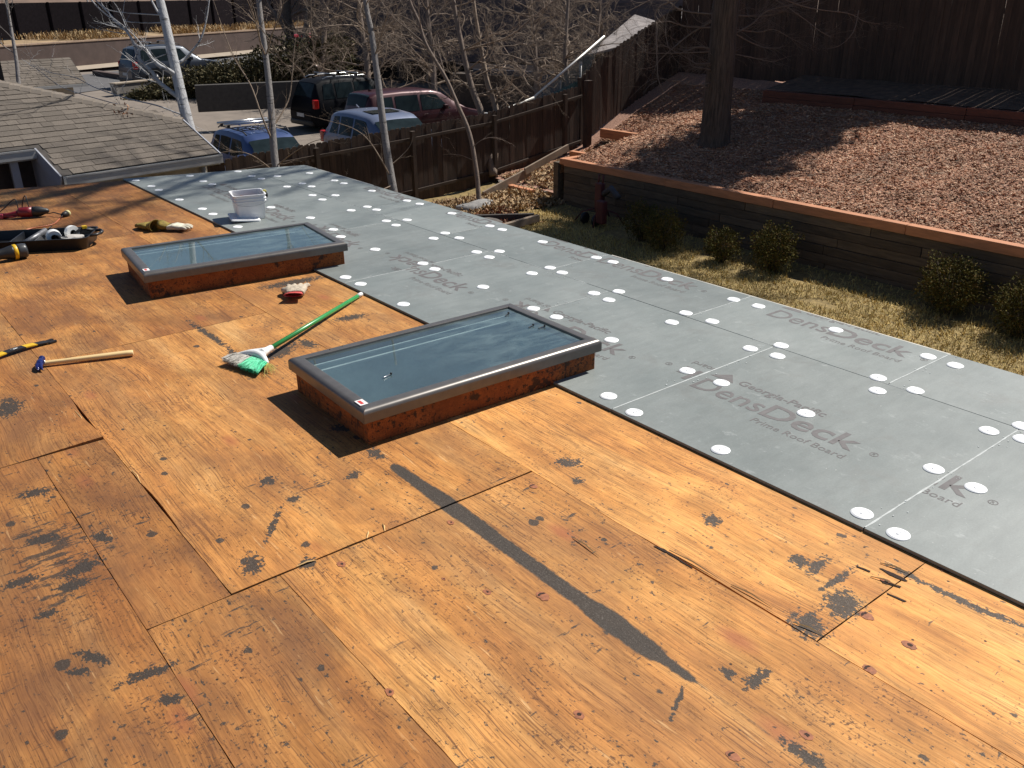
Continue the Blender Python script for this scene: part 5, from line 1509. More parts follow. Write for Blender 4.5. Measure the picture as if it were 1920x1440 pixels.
# ---- chain link fence with pale rails and green slats behind the side fence
M_GALV = simple('galvanised_pipe', (0.72, 0.70, 0.66), 0.35, 0.4, var=0.1)
M_WIRE = simple('dull_wire', (0.20, 0.24, 0.23), 0.5, 0.4)
M_SLAT = simple('green_gray_slats', (0.16, 0.27, 0.24), 0.6, var=0.2)
cf = thing('chain_link_fence', 'chain link fence with bright pipe rail and gray green slats behind the corner post', 'chain link fence', (14.5, 17.5, -0.6))
r0, r1, r2, r3 = [Vector(p) for p in [(13.033, 17.500, -1.018), (14.627, 17.500, -0.656), (14.679, 17.500, -0.622), (16.981, 17.500, 0.680)]]
mb = MB(); mb.tube([r0, r1], .026, 10); mb.build('rail', M_GALV, cf)
mb = MB(); mb.tube([r2, r3], .030, 10); mb.build('rail', M_GALV, cf)
for pp in [(13.353, 17.520, -1.034), (14.148, 17.520, -0.925), (14.679, 17.520, -0.750), (16.203, 17.520, -0.029)]:
    mb = MB(); mb.tube([(pp[0], pp[1], pp[2]-1.6), (pp[0], pp[1], pp[2]+0.10)], .03, 10); mb.lathe([(.036, 0), (.034, .03), (0, .045)], 10, Matrix.Translation((pp[0], pp[1], pp[2]+0.10))); mb.build('post', M_GALV, cf)
mb = MB()
tri = [Vector(p) for p in [(14.714, 17.500, -0.675), (16.890, 17.500, 0.581), (16.325, 17.500, -0.345), (14.784, 17.500, -0.948)]]
def q2d(u, v): return (tri[0]*(1-u)+tri[1]*u)*(1-v)+(tri[3]*(1-u)+tri[2]*u)*v
N = 34
for i in range(N+1):
    u = i/N
    for sgn in (-1, 1):
        pts = []
        for k in range(7):
            v = k/6; uu = min(1, max(0, u+sgn*v*0.18)); pts.append(q2d(uu, v)+Vector((0, .004*sgn, 0)))
        mb.tube(pts, .006, 3, caps=False, smooth=False)
o = mb.build('wire_mesh', M_WIRE, cf); o['kind'] = 'stuff'
tri2 = [Vector(p) for p in [(14.646, 17.460, -0.743), (16.212, 17.460, -0.310), (16.292, 17.460, -0.471), (14.681, 17.460, -0.975)]]
for i in range(26):
    u0, u1 = i/26, (i+0.78)/26
    e = lambda u, v: (tri2[0]*(1-u)+tri2[1]*u)*(1-v)+(tri2[3]*(1-u)+tri2[2]*u)*v
    mb = MB(); a, b, c, d_ = e(u0, 0), e(u1, 0), e(u1, 1), e(u0, 1)
    off_ = Vector((0, .01, 0)); mb.add([a, b, c, d_, a+off_, b+off_, c+off_, d_+off_], [(0, 1, 2, 3), (7, 6, 5, 4), (0, 4, 5, 1), (1, 5, 6, 2), (2, 6, 7, 3), (3, 7, 4, 0)])
    mb.build('slat', M_SLAT, cf)

# ---- round clipped bushes in front of the wall
def leaf_blob(n, center, radii, size, seed, squash=0.0, shell=0.55, flat_el=0.3):
    r_ = np.random.RandomState(seed)
    v = r_.randn(n, 3); v /= np.linalg.norm(v, axis=1)[:, None]
    rad = shell+(1-shell)*r_.rand(n)**0.6
    lump = np.array([mnoise.noise(Vector(p*1.9)+Vector((seed, 0, 0)))+0.6*mnoise.noise(Vector(p*4.5)+Vector((0, seed, 0))) for p in v])
    P = v*(rad*(1+0.50*lump))[:, None]*np.array(radii)+np.array(center)
    d = v+0.8*r_.randn(n, 3); d /= np.linalg.norm(d, axis=1)[:, None]
    s = np.cross(d, r_.randn(n, 3)); s /= np.linalg.norm(s, axis=1)[:, None]
    L = size*(0.6+0.8*r_.rand(n)); W_ = L*0.42
    a = P; b = P+d*L[:, None]; m_ = (a+b)/2
    return np.stack([a, m_+s*W_[:, None]/2, b, m_-s*W_[:, None]/2], 1)
M_BUSH = leafy('dull_bush_leaves', [(0.045, 0.046, 0.014), (0.085, 0.078, 0.02), (0.13, 0.105, 0.028), (0.06, 0.058, 0.018), (0.17, 0.10, 0.035)], 0.9)
MATS['dull_bush_leaves'].node_tree.nodes['Principled BSDF'].inputs['Specular IOR Level'].default_value = 0.08
M_STEM = simple('gray_brown_stem', (0.12, 0.09, 0.065), 0.85)
def bush(label, c, r, n, seed):
    t = thing('bush', label, 'bush', (c[0], c[1], LZ), 'clipped bushes in front of the timber wall')
    qd = leaf_blob(int(n*2.0), (c[0], c[1], LZ+r[2]*1.12), r, 0.040, seed, shell=0.30)
    link_mesh('foliage', quads_mesh('foliage', qd, M_BUSH), t)
    mb = MB(); rg = random.Random(seed)
    for k in range(16):
        a = rg.uniform(0, 2*PI); e = rg.uniform(.3, .95)
        tip = Vector((c[0]+math.cos(a)*r[0]*e, c[1]+math.sin(a)*r[1]*e, LZ+r[2]*rg.uniform(.9, 1.9)))
        b0 = Vector((c[0]+rg.uniform(-.04, .04), c[1]+rg.uniform(-.04, .04), LZ-.02))
        mb.tube([b0, b0*.6+tip*.4+Vector((0, 0, .04)), tip], [.014, .009, .003], 4)
    mb.build('stems', M_STEM, t)
for lab, px_, r, n, s in (('sparse bush partly lit, second from the red garden tool', (11.571, 10.293, -2.500), (.38, .38, .33), 2000, 3),
                          ('small dark bush in shade next to the red garden tool', (11.780, 10.988, -2.500), (.34, .34, .34), 1500, 4),
                          ('small round bush standing alone with bare stems below', (11.777, 9.136, -2.500), (.29, .29, .27), 1600, 5),
                          ('wide olive bush between the small round bush and the two at the right', (12.003, 8.283, -2.500), (.39, .39, .35), 3000, 6),
                          ('large rusty topped bush casting shade on the lawn, second from the right edge', (12.138, 5.414, -2.500), (.41, .41, .38), 3600, 7),
                          ('bush cut by the right edge of the photo', (11.973, 4.336, -2.500), (.38, .38, .36), 3200, 8)):
    bush(lab, (px_[0], px_[1]), r, n, s)

# ---- dark red garden tool in the shade of the wall
M_DARKRED = simple('dark_red_paint', (0.10, 0.020, 0.018), 0.6, var=0.3)
rt = thing('garden_cultivator', 'dark red upright garden tool on small wheels in the shade of the timber wall', 'garden tool', (12.15, 12.5, LZ))
bx, by = 12.15, 12.5
mb = MB(); mb.box((bx-.07, by-.09, LZ+.22), (bx+.05, by+.09, LZ+.80)); mb.build('body', M_DARKRED, rt, bevel=.02)
mb = MB(); mb.tube([(bx, by-.06, LZ+.78), (bx+.02, by-.06, LZ+.95), (bx+.02, by+.06, LZ+.95), (bx, by+.06, LZ+.78)], .018, 8); mb.build('handle', M_DARKRED, rt)
for a in (0.4, 2.2, 3.7, 5.2):
    mb = MB(); mb.tube([(bx, by, LZ+.32), (bx+.35*math.cos(a), by+.35*math.sin(a), LZ+.22), (bx+.5*math.cos(a), by+.5*math.sin(a), LZ+.03)], .014, 6); mb.build('leg', M_DARKRED, rt)
for s in (-1, 1):
    mb = MB(); M = Matrix.Translation((bx-.25, by+s*.16, LZ+.12)) @ Matrix.Rotation(PI/2, 4, 'X'); mb.lathe([(.03, -.02), (.11, -.025), (.12, 0), (.11, .025), (.03, .02)], 18, M); mb.build('wheel', M_BLACK, rt)
mb = MB(); mb.box((bx-.36, by-.45, LZ+.10), (bx-.22, by-.25, LZ+.55)); mb.build('red_tank', M_DARKRED, rt, bevel=.03)
mb = MB(); mb.tube([(bx+.0, by-.1, LZ+.6), (bx-.05, by-.35, LZ+.75), (bx-.1, by-.6, LZ+.62)], .06, 8); mb.build('gray_hood', simple('dark_gray_cloth', (0.06, 0.06, 0.07), 0.8), rt)

# ================================================================ TREES
def wander(p, d, L, n, wob_, up, rng):
    pts = [p.copy()]
    for i in range(n):
        d = (d+Vector((rng.gauss(0, wob_), rng.gauss(0, wob_), rng.gauss(0, wob_)))+Vector((0, 0, up))).normalized()
        pts.append(pts[-1]+d*(L/n))
    return pts
def branch(mb, p, d, L, r, lv, maxlv, rng, cfg):
    n = 5 if lv < 2 else (4 if lv == 2 else 3)
    pts = wander(p, d, L, n, cfg['wob']*(1+0.25*lv), cfg['up'][min(lv, len(cfg['up'])-1)], rng)
    sides = 7 if r > .06 else (5 if r > .015 else (4 if r > .007 else 3))
    radii = [r*(1-0.72*i/n) for i in range(n+1)]
    if lv == maxlv: radii[-1] = max(0.0012, radii[-1]*.6)
    mb.tube(pts, radii, sides, caps=False)
    if lv >= maxlv: return
    k = cfg['kids'][min(lv, len(cfg['kids'])-1)]
    for i in range(k):
        t = (0.22+0.78*(i+rng.random())/k)
        j = min(n-1, int(t*n)); f = t*n-j
        q = pts[j]+(pts[j+1]-pts[j])*min(1, f)
        dd = (pts[j+1]-pts[j]).normalized()
        a = rng.uniform(0, 2*PI)
        s = dd.orthogonal().normalized(); u = dd.cross(s)
        sp = cfg['spread']*rng.uniform(.7, 1.3)
        nd_ = (dd*math.cos(sp)+(s*math.cos(a)+u*math.sin(a))*math.sin(sp)).normalized()
        rr = max(0.0016, radii[j]*rng.uniform(.42, .62))
        branch(mb, q, nd_, L*cfg['len']*rng.uniform(.6, 1.15)*(1-.35*t), rr, lv+1, maxlv, rng, cfg)

def bark(name, col, band=None, var=0.3, rough=0.85, scale=5, stretch=(6, 6, 1)):
    if name in MATS: return MATS[name]
    m, nt, nd, lk, p = new_mat(name)
    v = coords(nt, stretch)
    n1 = noise_tex(nt, v, scale, 6, 0.65)
    colr = ramp(nt, n1, [(0.3, tuple(c*(1-var) for c in col)), (0.7, tuple(min(1, c*(1+var)) for c in col))]).outputs[0]
    if band:
        n2 = noise_tex(nt, coords(nt, (3, 3, 26)), 1.0, 4, 0.6)
        colr = mixc(nt, ramp(nt, n2, [(0.60, 0.0), (0.66, 0.9)]).outputs[0], colr, band)
    lk.new(colr, p.inputs['Base Color']); p.inputs['Roughness'].default_value = rough
    bump(nt, n1, 0.9, 0.05 if scale < 4 else 0.015)
    MATS[name] = m; return m
M_BIRCH = bark('pale_birch_bark', (0.42, 0.42, 0.43), (0.05, 0.045, 0.04), 0.15)
M_GRAYB = bark('gray_bark', (0.23, 0.21, 0.20), (0.06, 0.05, 0.045), 0.2)
M_TWIG = bark('tan_twig_bark', (0.25, 0.185, 0.135), None, 0.25)
M_DKTWIG = bark('brown_twig_bark', (0.19, 0.14, 0.11), None, 0.25)
M_OLDB = bark('furrowed_bark', (0.095, 0.068, 0.052), None, 0.65, 0.95, 3.0, (11, 11, .8))

def tree(name, label, trunk_pts, r0, r1, mat, limbs, cfg, seed, twigmat=None, sides=12, cat='tree', group=None, knots=0):
    """trunk through given points (base first); limbs: list of (t along trunk, polyline or direction, length, radius)"""
    P = [Vector(p) for p in trunk_pts]
    t = thing(name, label, cat, tuple(P[0]), group)
    sm = smooth_path(P, 8)
    rg = random.Random(seed)
    n = len(sm)
    rad = [r0+(r1-r0)*i/(n-1) for i in range(n)]
    rad = [r*(1+0.05*mnoise.noise(Vector((i*.7, seed, 0)))) for i, r in enumerate(rad)]
    if sides >= 18: rad = [r*(1+.32*max(0, 1-i/7)**1.5) for i, r in enumerate(rad)]
    mb = MB(); mb.tube(sm, rad, sides)
    mb.build('trunk', mat, t)
    mb = MB(); mlow = MB(); mhigh = mb
    for lb in limbs:
        mb = mlow if lb[0] == 'path' else mhigh
        if lb[0] == 'path':
            raw = [Vector(q) for q in lb[1]]
            nr = min(sm, key=lambda q: (q-raw[0]).length)
            if (nr-raw[0]).length < (1.3 if sides >= 18 else 2.5): raw[0] = nr
            pts = smooth_path(raw, 5); r = lb[2]
            k = len(pts)
            mb.tube(pts, [max(.002, r*(1-.85*i/(k-1))) for i in range(k)], 6, caps=False)
            for s in range(lb[3]):
                j = rg.randrange(1, k-1); dd = (pts[j+1]-pts[j]).normalized()
                nd_ = (dd+Vector((rg.gauss(0, .6), rg.gauss(0, .6), rg.gauss(0.1, .5)))).normalized()
                branch(mb, pts[j], nd_, rg.uniform(.25, .9)*lb[4], max(.0025, r*.35*(1-.7*j/k)), 2, 3, rg, cfg)
        else:
            _, tt, dd, L, r = lb
            j = min(n-1, int(tt*(n-1)))
            branch(mb, sm[j], Vector(dd).normalized(), L, r, 0, cfg['max'], rg, cfg)
    if mhigh.v: mhigh.build('branches', twigmat or mat, t)
    if mlow.v: mlow.build('lower_branches', twigmat or mat, t)
    return t
CF_B = dict(wob=.10, up=[.10, .08, .05, .02], kids=[6, 5, 4], spread=.75, len=.55, max=2)
CF_W = dict(wob=.24, up=[.03, 0, -.03, -.06], kids=[8, 8, 6], spread=.95, len=.52, max=3)
CF_BIG = dict(wob=.13, up=[.06, .03, 0, -.02], kids=[7, 7, 5], spread=.8, len=.56, max=3)
def ring_limbs(n, t0, t1, L, r, el, seed):
    rg = random.Random(seed); out = []
    for i in range(n):
        a = rg.uniform(0, 2*PI); e = el+rg.uniform(-.25, .25)
        tt = t0+(t1-t0)*(i+rg.random())/n
        out.append(('dir', tt, (math.cos(a)*math.cos(e), math.sin(a)*math.cos(e), math.sin(e)), L*rg.uniform(.7, 1.2)*(1-.45*tt), r*(1-.6*tt)))
    return out
# birch in front of the shingled roof
D1 = 14.2
tree('birch_tree', 'tall white barked birch with forked limbs in front of the shingled roof', [(4.925, 13.926, -1.809), (5.014, 14.382, -0.878), (5.078, 14.876, 0.084), (5.144, 15.224, 0.794), (5.222, 15.653, 1.661), (5.275, 16.147, 2.608), (5.455, 16.807, 4.026), (5.812, 17.504, 5.759), (6.336, 18.335, 7.963)], .105, .030, M_BIRCH,
     [('path', [(5.091, 14.945, 0.226), (4.963, 15.101, 0.322), (4.856, 15.267, 0.466), (4.820, 15.372, 0.600), (4.716, 15.557, 0.783), (4.707, 15.707, 1.036), (4.671, 15.825, 1.194), (4.561, 16.002, 1.353), (4.392, 16.271, 1.592), (4.280, 16.539, 1.909)], .040, 8, 1.0),
      ('path', [(5.093, 15.005, 0.581), (5.010, 15.093, 0.621), (4.910, 15.213, 0.693), (4.841, 15.330, 0.803), (4.794, 15.447, 0.945), (4.696, 15.557, 1.001), (4.647, 15.698, 1.182), (4.593, 15.794, 1.277), (4.473, 16.023, 1.513), (4.339, 16.263, 1.750), (4.183, 16.609, 2.144)], .042, 8, 1.0),
      ('path', [(5.183, 15.267, 0.676), (5.312, 15.218, 0.770), (5.449, 15.180, 0.895), (5.630, 15.153, 1.100), (5.823, 15.223, 1.495), (6.058, 15.396, 2.128)], .030, 5, .8),
      ('path', [(4.669, 15.595, 0.784), (4.573, 15.600, 0.658), (4.470, 15.584, 0.486), (4.383, 15.587, 0.369)], .010, 3, .3),
      ('path', [(5.031, 14.758, 0.056), (4.929, 14.808, 0.003), (4.713, 15.043, 0.115), (4.374, 15.370, 0.221), (4.018, 15.743, 0.382), (3.795, 16.010, 0.541), (3.483, 16.303, 0.624), (3.316, 16.503, 0.743)], .016, 14, .7),
      ('path', [(5.034, 14.667, -0.100), (4.893, 14.792, -0.075), (4.463, 15.210, 0.063), (4.096, 15.570, 0.185), (3.617, 16.063, 0.387), (3.361, 16.423, 0.664), (3.205, 16.636, 0.823)], .014, 14, .8),
      ('path', [(4.684, 15.814, 1.194), (4.702, 15.890, 1.352), (4.731, 15.978, 1.549), (4.885, 16.056, 1.902)], .012, 3, .5), ('path', [(4.516, 16.016, 1.314), (4.558, 16.093, 1.511), (4.466, 16.279, 1.710)], .012, 3, .5)]
     +ring_limbs(10, .45, .95, 1.9, .030, .7, 3), CF_B, 1)
# dead leaf cluster hanging on a twig of the birch
lf = leaf_blob(90, (0, 0, 0), (.20, .12, .28), .06, 5, shell=.1)
c = np.array((4.093, 14.725, -0.080)); o = link_mesh('leaf_cluster', quads_mesh('leaf_cluster', lf+c, M_RLEAF), bpy.data.objects['birch_tree'])
tree('slender_tree', 'slender gray trunk rising over the blue wagon', [(6.438, 14.451, -1.970), (6.533, 14.902, -1.041), (6.740, 15.282, -0.078), (6.876, 15.563, 0.609), (7.058, 16.003, 1.641), (7.304, 16.488, 2.845), (7.670, 17.074, 4.391), (8.301, 17.934, 6.796)], .075, .022, M_GRAYB,
     [('path', [(6.533, 14.883, -0.581), (6.486, 15.146, -0.181), (6.474, 15.421, 0.287), (6.377, 15.739, 0.714), (6.352, 15.999, 1.139), (6.351, 16.288, 1.649)], .018, 8, .8), ('path', [(6.718, 15.320, -0.536), (7.089, 15.319, -0.017), (7.272, 15.420, 0.417), (7.426, 15.545, 0.852), (7.633, 15.675, 1.373)], .016, 5, .5), ('path', [(6.457, 14.631, -0.887), (6.792, 14.458, -0.722), (7.124, 14.280, -0.574), (7.392, 14.027, -0.645)], .012, 8, .6), ('path', [(6.334, 14.421, -0.936), (6.040, 14.750, -0.766), (5.696, 15.048, -0.720), (5.377, 15.232, -0.841)], .012, 10, .6)]
     +ring_limbs(9, .40, .95, 1.5, .022, .8, 5), CF_B, 2, M_TWIG)
tree('slender_tree', 'straight gray trunk rising over the silver blue car', [(8.485, 14.030, -2.318), (8.562, 14.342, -1.659), (8.692, 14.747, -0.761), (8.886, 15.214, 0.337), (9.007, 15.532, 1.069), (9.077, 15.788, 1.619), (9.339, 16.305, 2.900), (9.764, 17.003, 4.729), (10.400, 17.844, 7.106)], .085, .024, M_GRAYB,
     [('path', [(8.492, 14.285, -1.365), (8.430, 14.488, -1.092), (8.334, 14.759, -0.747), (8.159, 15.012, -0.545), (7.811, 15.366, -0.405), (7.528, 15.643, -0.311)], .014, 7, .6), ('path', [(8.671, 14.592, -1.311), (8.873, 14.551, -1.101), (9.067, 14.501, -0.919), (9.174, 14.519, -0.735)], .012, 4, .4), ('path', [(8.912, 15.168, 0.291), (9.094, 15.230, 0.655), (9.195, 15.305, 0.929), (9.182, 15.445, 1.159), (9.416, 15.414, 1.431)], .014, 4, .4), ('path', [(8.929, 15.319, 1.077), (8.736, 15.550, 1.215), (8.543, 15.781, 1.353), (8.260, 16.058, 1.447), (7.989, 16.351, 1.586)], .014, 8, .8),
      ('path', [(8.323, 13.992, -1.379), (8.010, 14.131, -1.571), (7.643, 14.448, -1.522), (7.272, 14.760, -1.491)], .012, 7, .5)]
     +ring_limbs(9, .40, .95, 1.6, .022, .8, 6), CF_B, 3, M_TWIG)
tree('slender_tree', 'leaning young tree rooted in the leaf litter at the lawn corner', [(11.0, 14.3, -2.55)]+[(10.995, 14.874, -2.495), (11.129, 15.211, -1.711), (11.219, 15.548, -0.988), (11.175, 15.935, -0.367), (11.130, 16.233, 0.098), (10.997, 16.690, 0.720), (10.997, 16.954, 1.186), (10.964, 17.214, 1.600), (10.980, 17.902, 2.840), (11.184, 18.675, 4.492), (11.739, 19.518, 6.760)], .058, .014, M_DKTWIG,
     [('path', [(10.952, 16.618, 0.777), (10.718, 16.950, 1.037), (10.558, 17.195, 1.244), (10.455, 17.422, 1.503), (10.367, 17.666, 1.812)], .018, 6, .8), ('path', [(11.054, 15.763, -0.345), (10.865, 16.059, -0.087), (10.604, 16.354, 0.069), (10.371, 16.598, 0.174)], .010, 5, .5), ('path', [(11.145, 15.360, -1.179), (11.343, 15.248, -1.099), (11.574, 15.087, -1.061), (11.802, 14.835, -1.187)], .012, 6, .5), ('path', [(11.146, 15.285, -1.556), (10.926, 15.548, -1.398), (10.662, 15.759, -1.395)], .010, 4, .5), ('path', [(11.263, 15.601, -0.834), (11.116, 15.777, -0.729), (10.931, 15.942, -0.695)], .010, 4, .4)]
     +ring_limbs(8, .45, .95, 1.5, .018, .8, 8), CF_B, 4)
# tangled multi stem tree behind the chain link fence
D5 = 20.8
t5 = tree('multi_stem_tree', 'tangled bare tree with two brown stems behind the pipe rail of the chain link fence', [(12.728, 16.719, -2.233), (12.884, 17.301, -0.987), (12.874, 17.682, -0.327), (12.935, 18.090, 0.481), (13.069, 18.605, 1.578), (13.281, 19.155, 2.847), (13.624, 19.862, 4.578)], .095, .022, M_DKTWIG,
     [('path', [(13.149, 16.642, -2.275), (13.290, 17.288, -0.934), (13.312, 17.633, -0.292), (13.414, 18.014, 0.524), (13.572, 18.482, 1.572), (13.889, 19.021, 2.969), (14.583, 19.656, 5.062)], .085, 12, 1.4),
      ('path', [(12.760, 17.504, -0.308), (12.489, 17.881, -0.019), (12.073, 18.356, 0.238), (11.568, 18.823, 0.359), (11.311, 19.003, 0.316)], .022, 14, 1.2), ('path', [(12.876, 17.968, 0.430), (12.598, 18.320, 0.663), (12.337, 18.496, 0.609), (12.222, 18.750, 0.898), (11.960, 19.024, 1.016)], .022, 14, 1.2),
      ('path', [(13.428, 17.971, 0.465), (13.958, 17.712, 0.751), (14.455, 17.514, 1.095), (15.084, 17.276, 1.554), (15.581, 17.077, 1.899)], .026, 16, 1.5), ('path', [(13.316, 17.697, -0.176), (13.743, 17.554, 0.169), (13.975, 17.336, 0.108), (14.191, 16.998, -0.186), (14.456, 16.721, -0.306)], .020, 14, 1.2),
      ('path', [(13.481, 18.084, 0.495), (13.858, 17.996, 0.865), (14.140, 18.036, 1.331), (14.289, 18.315, 2.033)], .02, 12, 1.3), ('path', [(12.750, 17.609, -0.136), (12.522, 17.726, -0.248), (12.197, 17.823, -0.530), (11.872, 18.115, -0.469)], .016, 12, 1.0),
      ('path', [(13.380, 18.102, 0.877), (13.231, 18.418, 1.228), (12.983, 18.714, 1.405), (12.636, 19.089, 1.583)], .018, 14, 1.3), ('path', [(13.356, 17.634, -0.477), (13.809, 17.339, -0.366), (13.992, 17.060, -0.602)], .014, 10, .9), ('path', [(13.784, 18.737, 1.333), (14.290, 18.535, 1.683), (14.899, 17.847, 1.319), (15.373, 17.201, 0.838), (15.745, 16.634, 0.357)], .02, 16, 1.2)]
     +ring_limbs(9, .25, .95, 2.3, .030, .5, 15), CF_W, 5, M_TWIG)
# big cottonwood with a high crown (it shades the roof)
bt0 = (15.35, 12.0, -1.25)
BIGT = [(15.12, 12.18, -1.45), (15.12, 12.18, -0.9), (15.13, 12.19, 0.2), (15.18, 12.18, 2.0), (15.3, 12.0, 4.0), (15.2, 11.9, 6.0), (15.0, 11.7, 9.0), (14.8, 11.4, 12.5)]
def drip(pts): return pts
big = tree('cottonwood_tree', 'big furrowed trunk with drooping bare twigs on the mulch bed', BIGT, .335, .12, M_OLDB,
     [('path', [(15.359, 12.561, 1.247), (14.893, 12.764, 0.954), (14.487, 12.919, 0.661), (14.244, 13.001, 0.465), (14.074, 13.051, 0.317), (13.848, 13.204, 0.270)], .022, 18, .9), ('path', [(15.417, 12.512, 0.995), (15.354, 12.692, 1.226), (15.471, 12.780, 1.545)], .018, 4, .6), ('path', [(15.386, 12.678, 1.245), (15.289, 12.699, 1.147), (15.144, 12.780, 1.088)], .010, 3, .3),
      ('path', [(15.092, 12.272, 0.609), (14.816, 12.531, 0.681), (14.487, 12.726, 0.567), (14.347, 12.894, 0.667), (14.237, 13.015, 0.728), (14.114, 13.069, 0.650)], .022, 26, .9), ('path', [(14.951, 12.136, 0.419), (14.644, 12.354, 0.373), (14.504, 12.521, 0.473), (14.370, 12.695, 0.593)], .020, 24, .9), ('path', [(14.882, 12.053, 0.174), (14.705, 12.260, 0.294), (14.546, 12.404, 0.325), (14.518, 12.454, 0.375)], .016, 20, .8),
      ('path', [(14.865, 12.816, 1.747), (14.282, 13.115, 1.460), (14.077, 13.002, 0.974), (13.938, 12.836, 0.486), (13.853, 12.683, 0.096), (13.884, 12.503, -0.179), (13.967, 12.370, -0.297)], .020, 22, .8), ('path', [(14.083, 12.842, 0.700), (13.949, 12.882, 0.584), (13.763, 13.075, 0.664), (13.643, 13.348, 0.979), (13.560, 13.581, 1.273)], .012, 8, .8), ('path', [(13.822, 12.696, 0.077), (13.683, 12.763, -0.000), (13.533, 12.799, -0.145)], .008, 4, .4),
      ('path', [(15.787, 12.189, 0.940), (15.929, 11.934, 0.689), (16.213, 11.678, 0.635), (16.355, 11.593, 0.684)], .016, 8, .8), ('path', [(15.900, 12.325, 1.339), (16.170, 12.052, 1.236), (16.540, 11.814, 1.332), (16.866, 11.695, 1.578)], .02, 24, .9), ('path', [(15.583, 12.020, 0.850), (15.780, 12.003, 1.095), (16.103, 11.885, 1.339), (16.833, 11.414, 1.528), (17.592, 10.976, 1.816)], .02, 28, .9), ('path', [(16.227, 11.784, 1.828), (16.450, 11.385, 1.434), (17.159, 10.737, 1.279), (17.367, 10.487, 1.130), (17.604, 10.271, 1.078)], .015, 20, .8), ('path', [(17.339, 10.620, 1.326), (17.145, 10.554, 0.937), (16.867, 10.637, 0.696), (16.640, 10.780, 0.630)], .010, 6, .5), ('path', [(14.339, 12.184, -0.106), (14.061, 12.517, 0.093), (13.728, 12.783, 0.097), (13.297, 12.933, -0.240)], .010, 8, .6)]
     +[('dir', .55, (-.75, -.35, .55), 7.5, .17), ('dir', .60, (.6, -.5, .6), 6.5, .15), ('dir', .66, (-.5, -.75, .45), 7.0, .15), ('dir', .72, (.3, .8, .6), 6, .13), ('dir', .78, (-.8, .3, .6), 5.5, .11), ('dir', .84, (-.2, -.8, .6), 5.5, .11), ('dir', .9, (.5, -.2, .8), 4.5, .09), ('dir', .96, (-.3, -.1, .9), 4.5, .09), ('dir', .70, (-.1, -.95, .3), 6.5, .13), ('dir', .99, (-.6, -.5, .7), 4.5, .09), ('dir', .62, (-.85, -.5, .25), 6.0, .13)]
     +[('path', [(15.063, 12.490, 0.955), (14.754, 12.793, 1.058), (14.445, 13.096, 1.161), (14.121, 13.298, 1.066), (13.841, 13.382, 0.822), (13.574, 13.399, 0.479)], .018, 26, .9), ('path', [(15.260, 12.696, 1.348), (14.836, 13.034, 1.353), (14.568, 13.389, 1.605), (14.186, 13.609, 1.460), (13.833, 13.778, 1.266), (13.537, 13.846, 0.971)], .018, 28, 1.0), ('path', [(14.770, 12.086, 0.077), (14.449, 12.287, -0.018), (14.225, 12.521, 0.083), (14.015, 12.605, -0.062), (13.834, 12.638, -0.257)], .014, 20, .7), ('path', [(15.699, 12.205, 1.094), (15.911, 11.952, 0.942), (16.179, 11.766, 0.989), (16.392, 11.512, 0.837), (16.533, 11.343, 0.736)], .014, 20, .8), ('path', [(15.709, 12.255, 1.442), (16.173, 11.969, 1.585), (16.581, 11.448, 1.234), (16.834, 11.078, 0.934), (16.975, 10.909, 0.834)], .016, 24, .9), ('path', [(15.502, 11.973, 0.653), (15.682, 11.717, 0.453), (15.921, 11.498, 0.401), (16.202, 11.330, 0.497)], .012, 16, .7), ('path', [(15.285, 12.621, 1.743), (14.838, 12.922, 1.650), (14.461, 13.056, 1.359), (14.291, 12.969, 0.968), (14.264, 12.768, 0.575), (14.350, 12.588, 0.377)], .014, 20, .8)]
     +[('path', [(15.1, 11.8, 7.5), (13.2, 10.8, 9.2), (11.2, 9.6, 10.6), (9.0, 8.6, 12.2), (7.2, 8.0, 13.6)], .15, 30, 2.6), ('path', [(15.0, 11.7, 9.0), (13.4, 10.6, 11.0), (12.0, 9.2, 13.0), (11.0, 8.0, 15.0)], .13, 26, 2.6),
       ('path', [(15.2, 11.9, 6.0), (13.6, 11.4, 7.4), (11.6, 10.6, 8.6), (9.6, 9.8, 9.8), (7.8, 9.2, 10.6)], .15, 30, 2.4), ('path', [(14.9, 11.5, 10.5), (13.8, 9.8, 12.0), (12.8, 8.4, 12.8), (11.6, 7.2, 13.4)], .11, 26, 2.4), ('path', [(14.8, 11.4, 12.0), (13.0, 10.4, 13.4), (10.8, 9.6, 14.6), (8.6, 8.9, 15.6)], .12, 30, 2.6)],
     CF_BIG, 6, M_DKTWIG, sides=18)
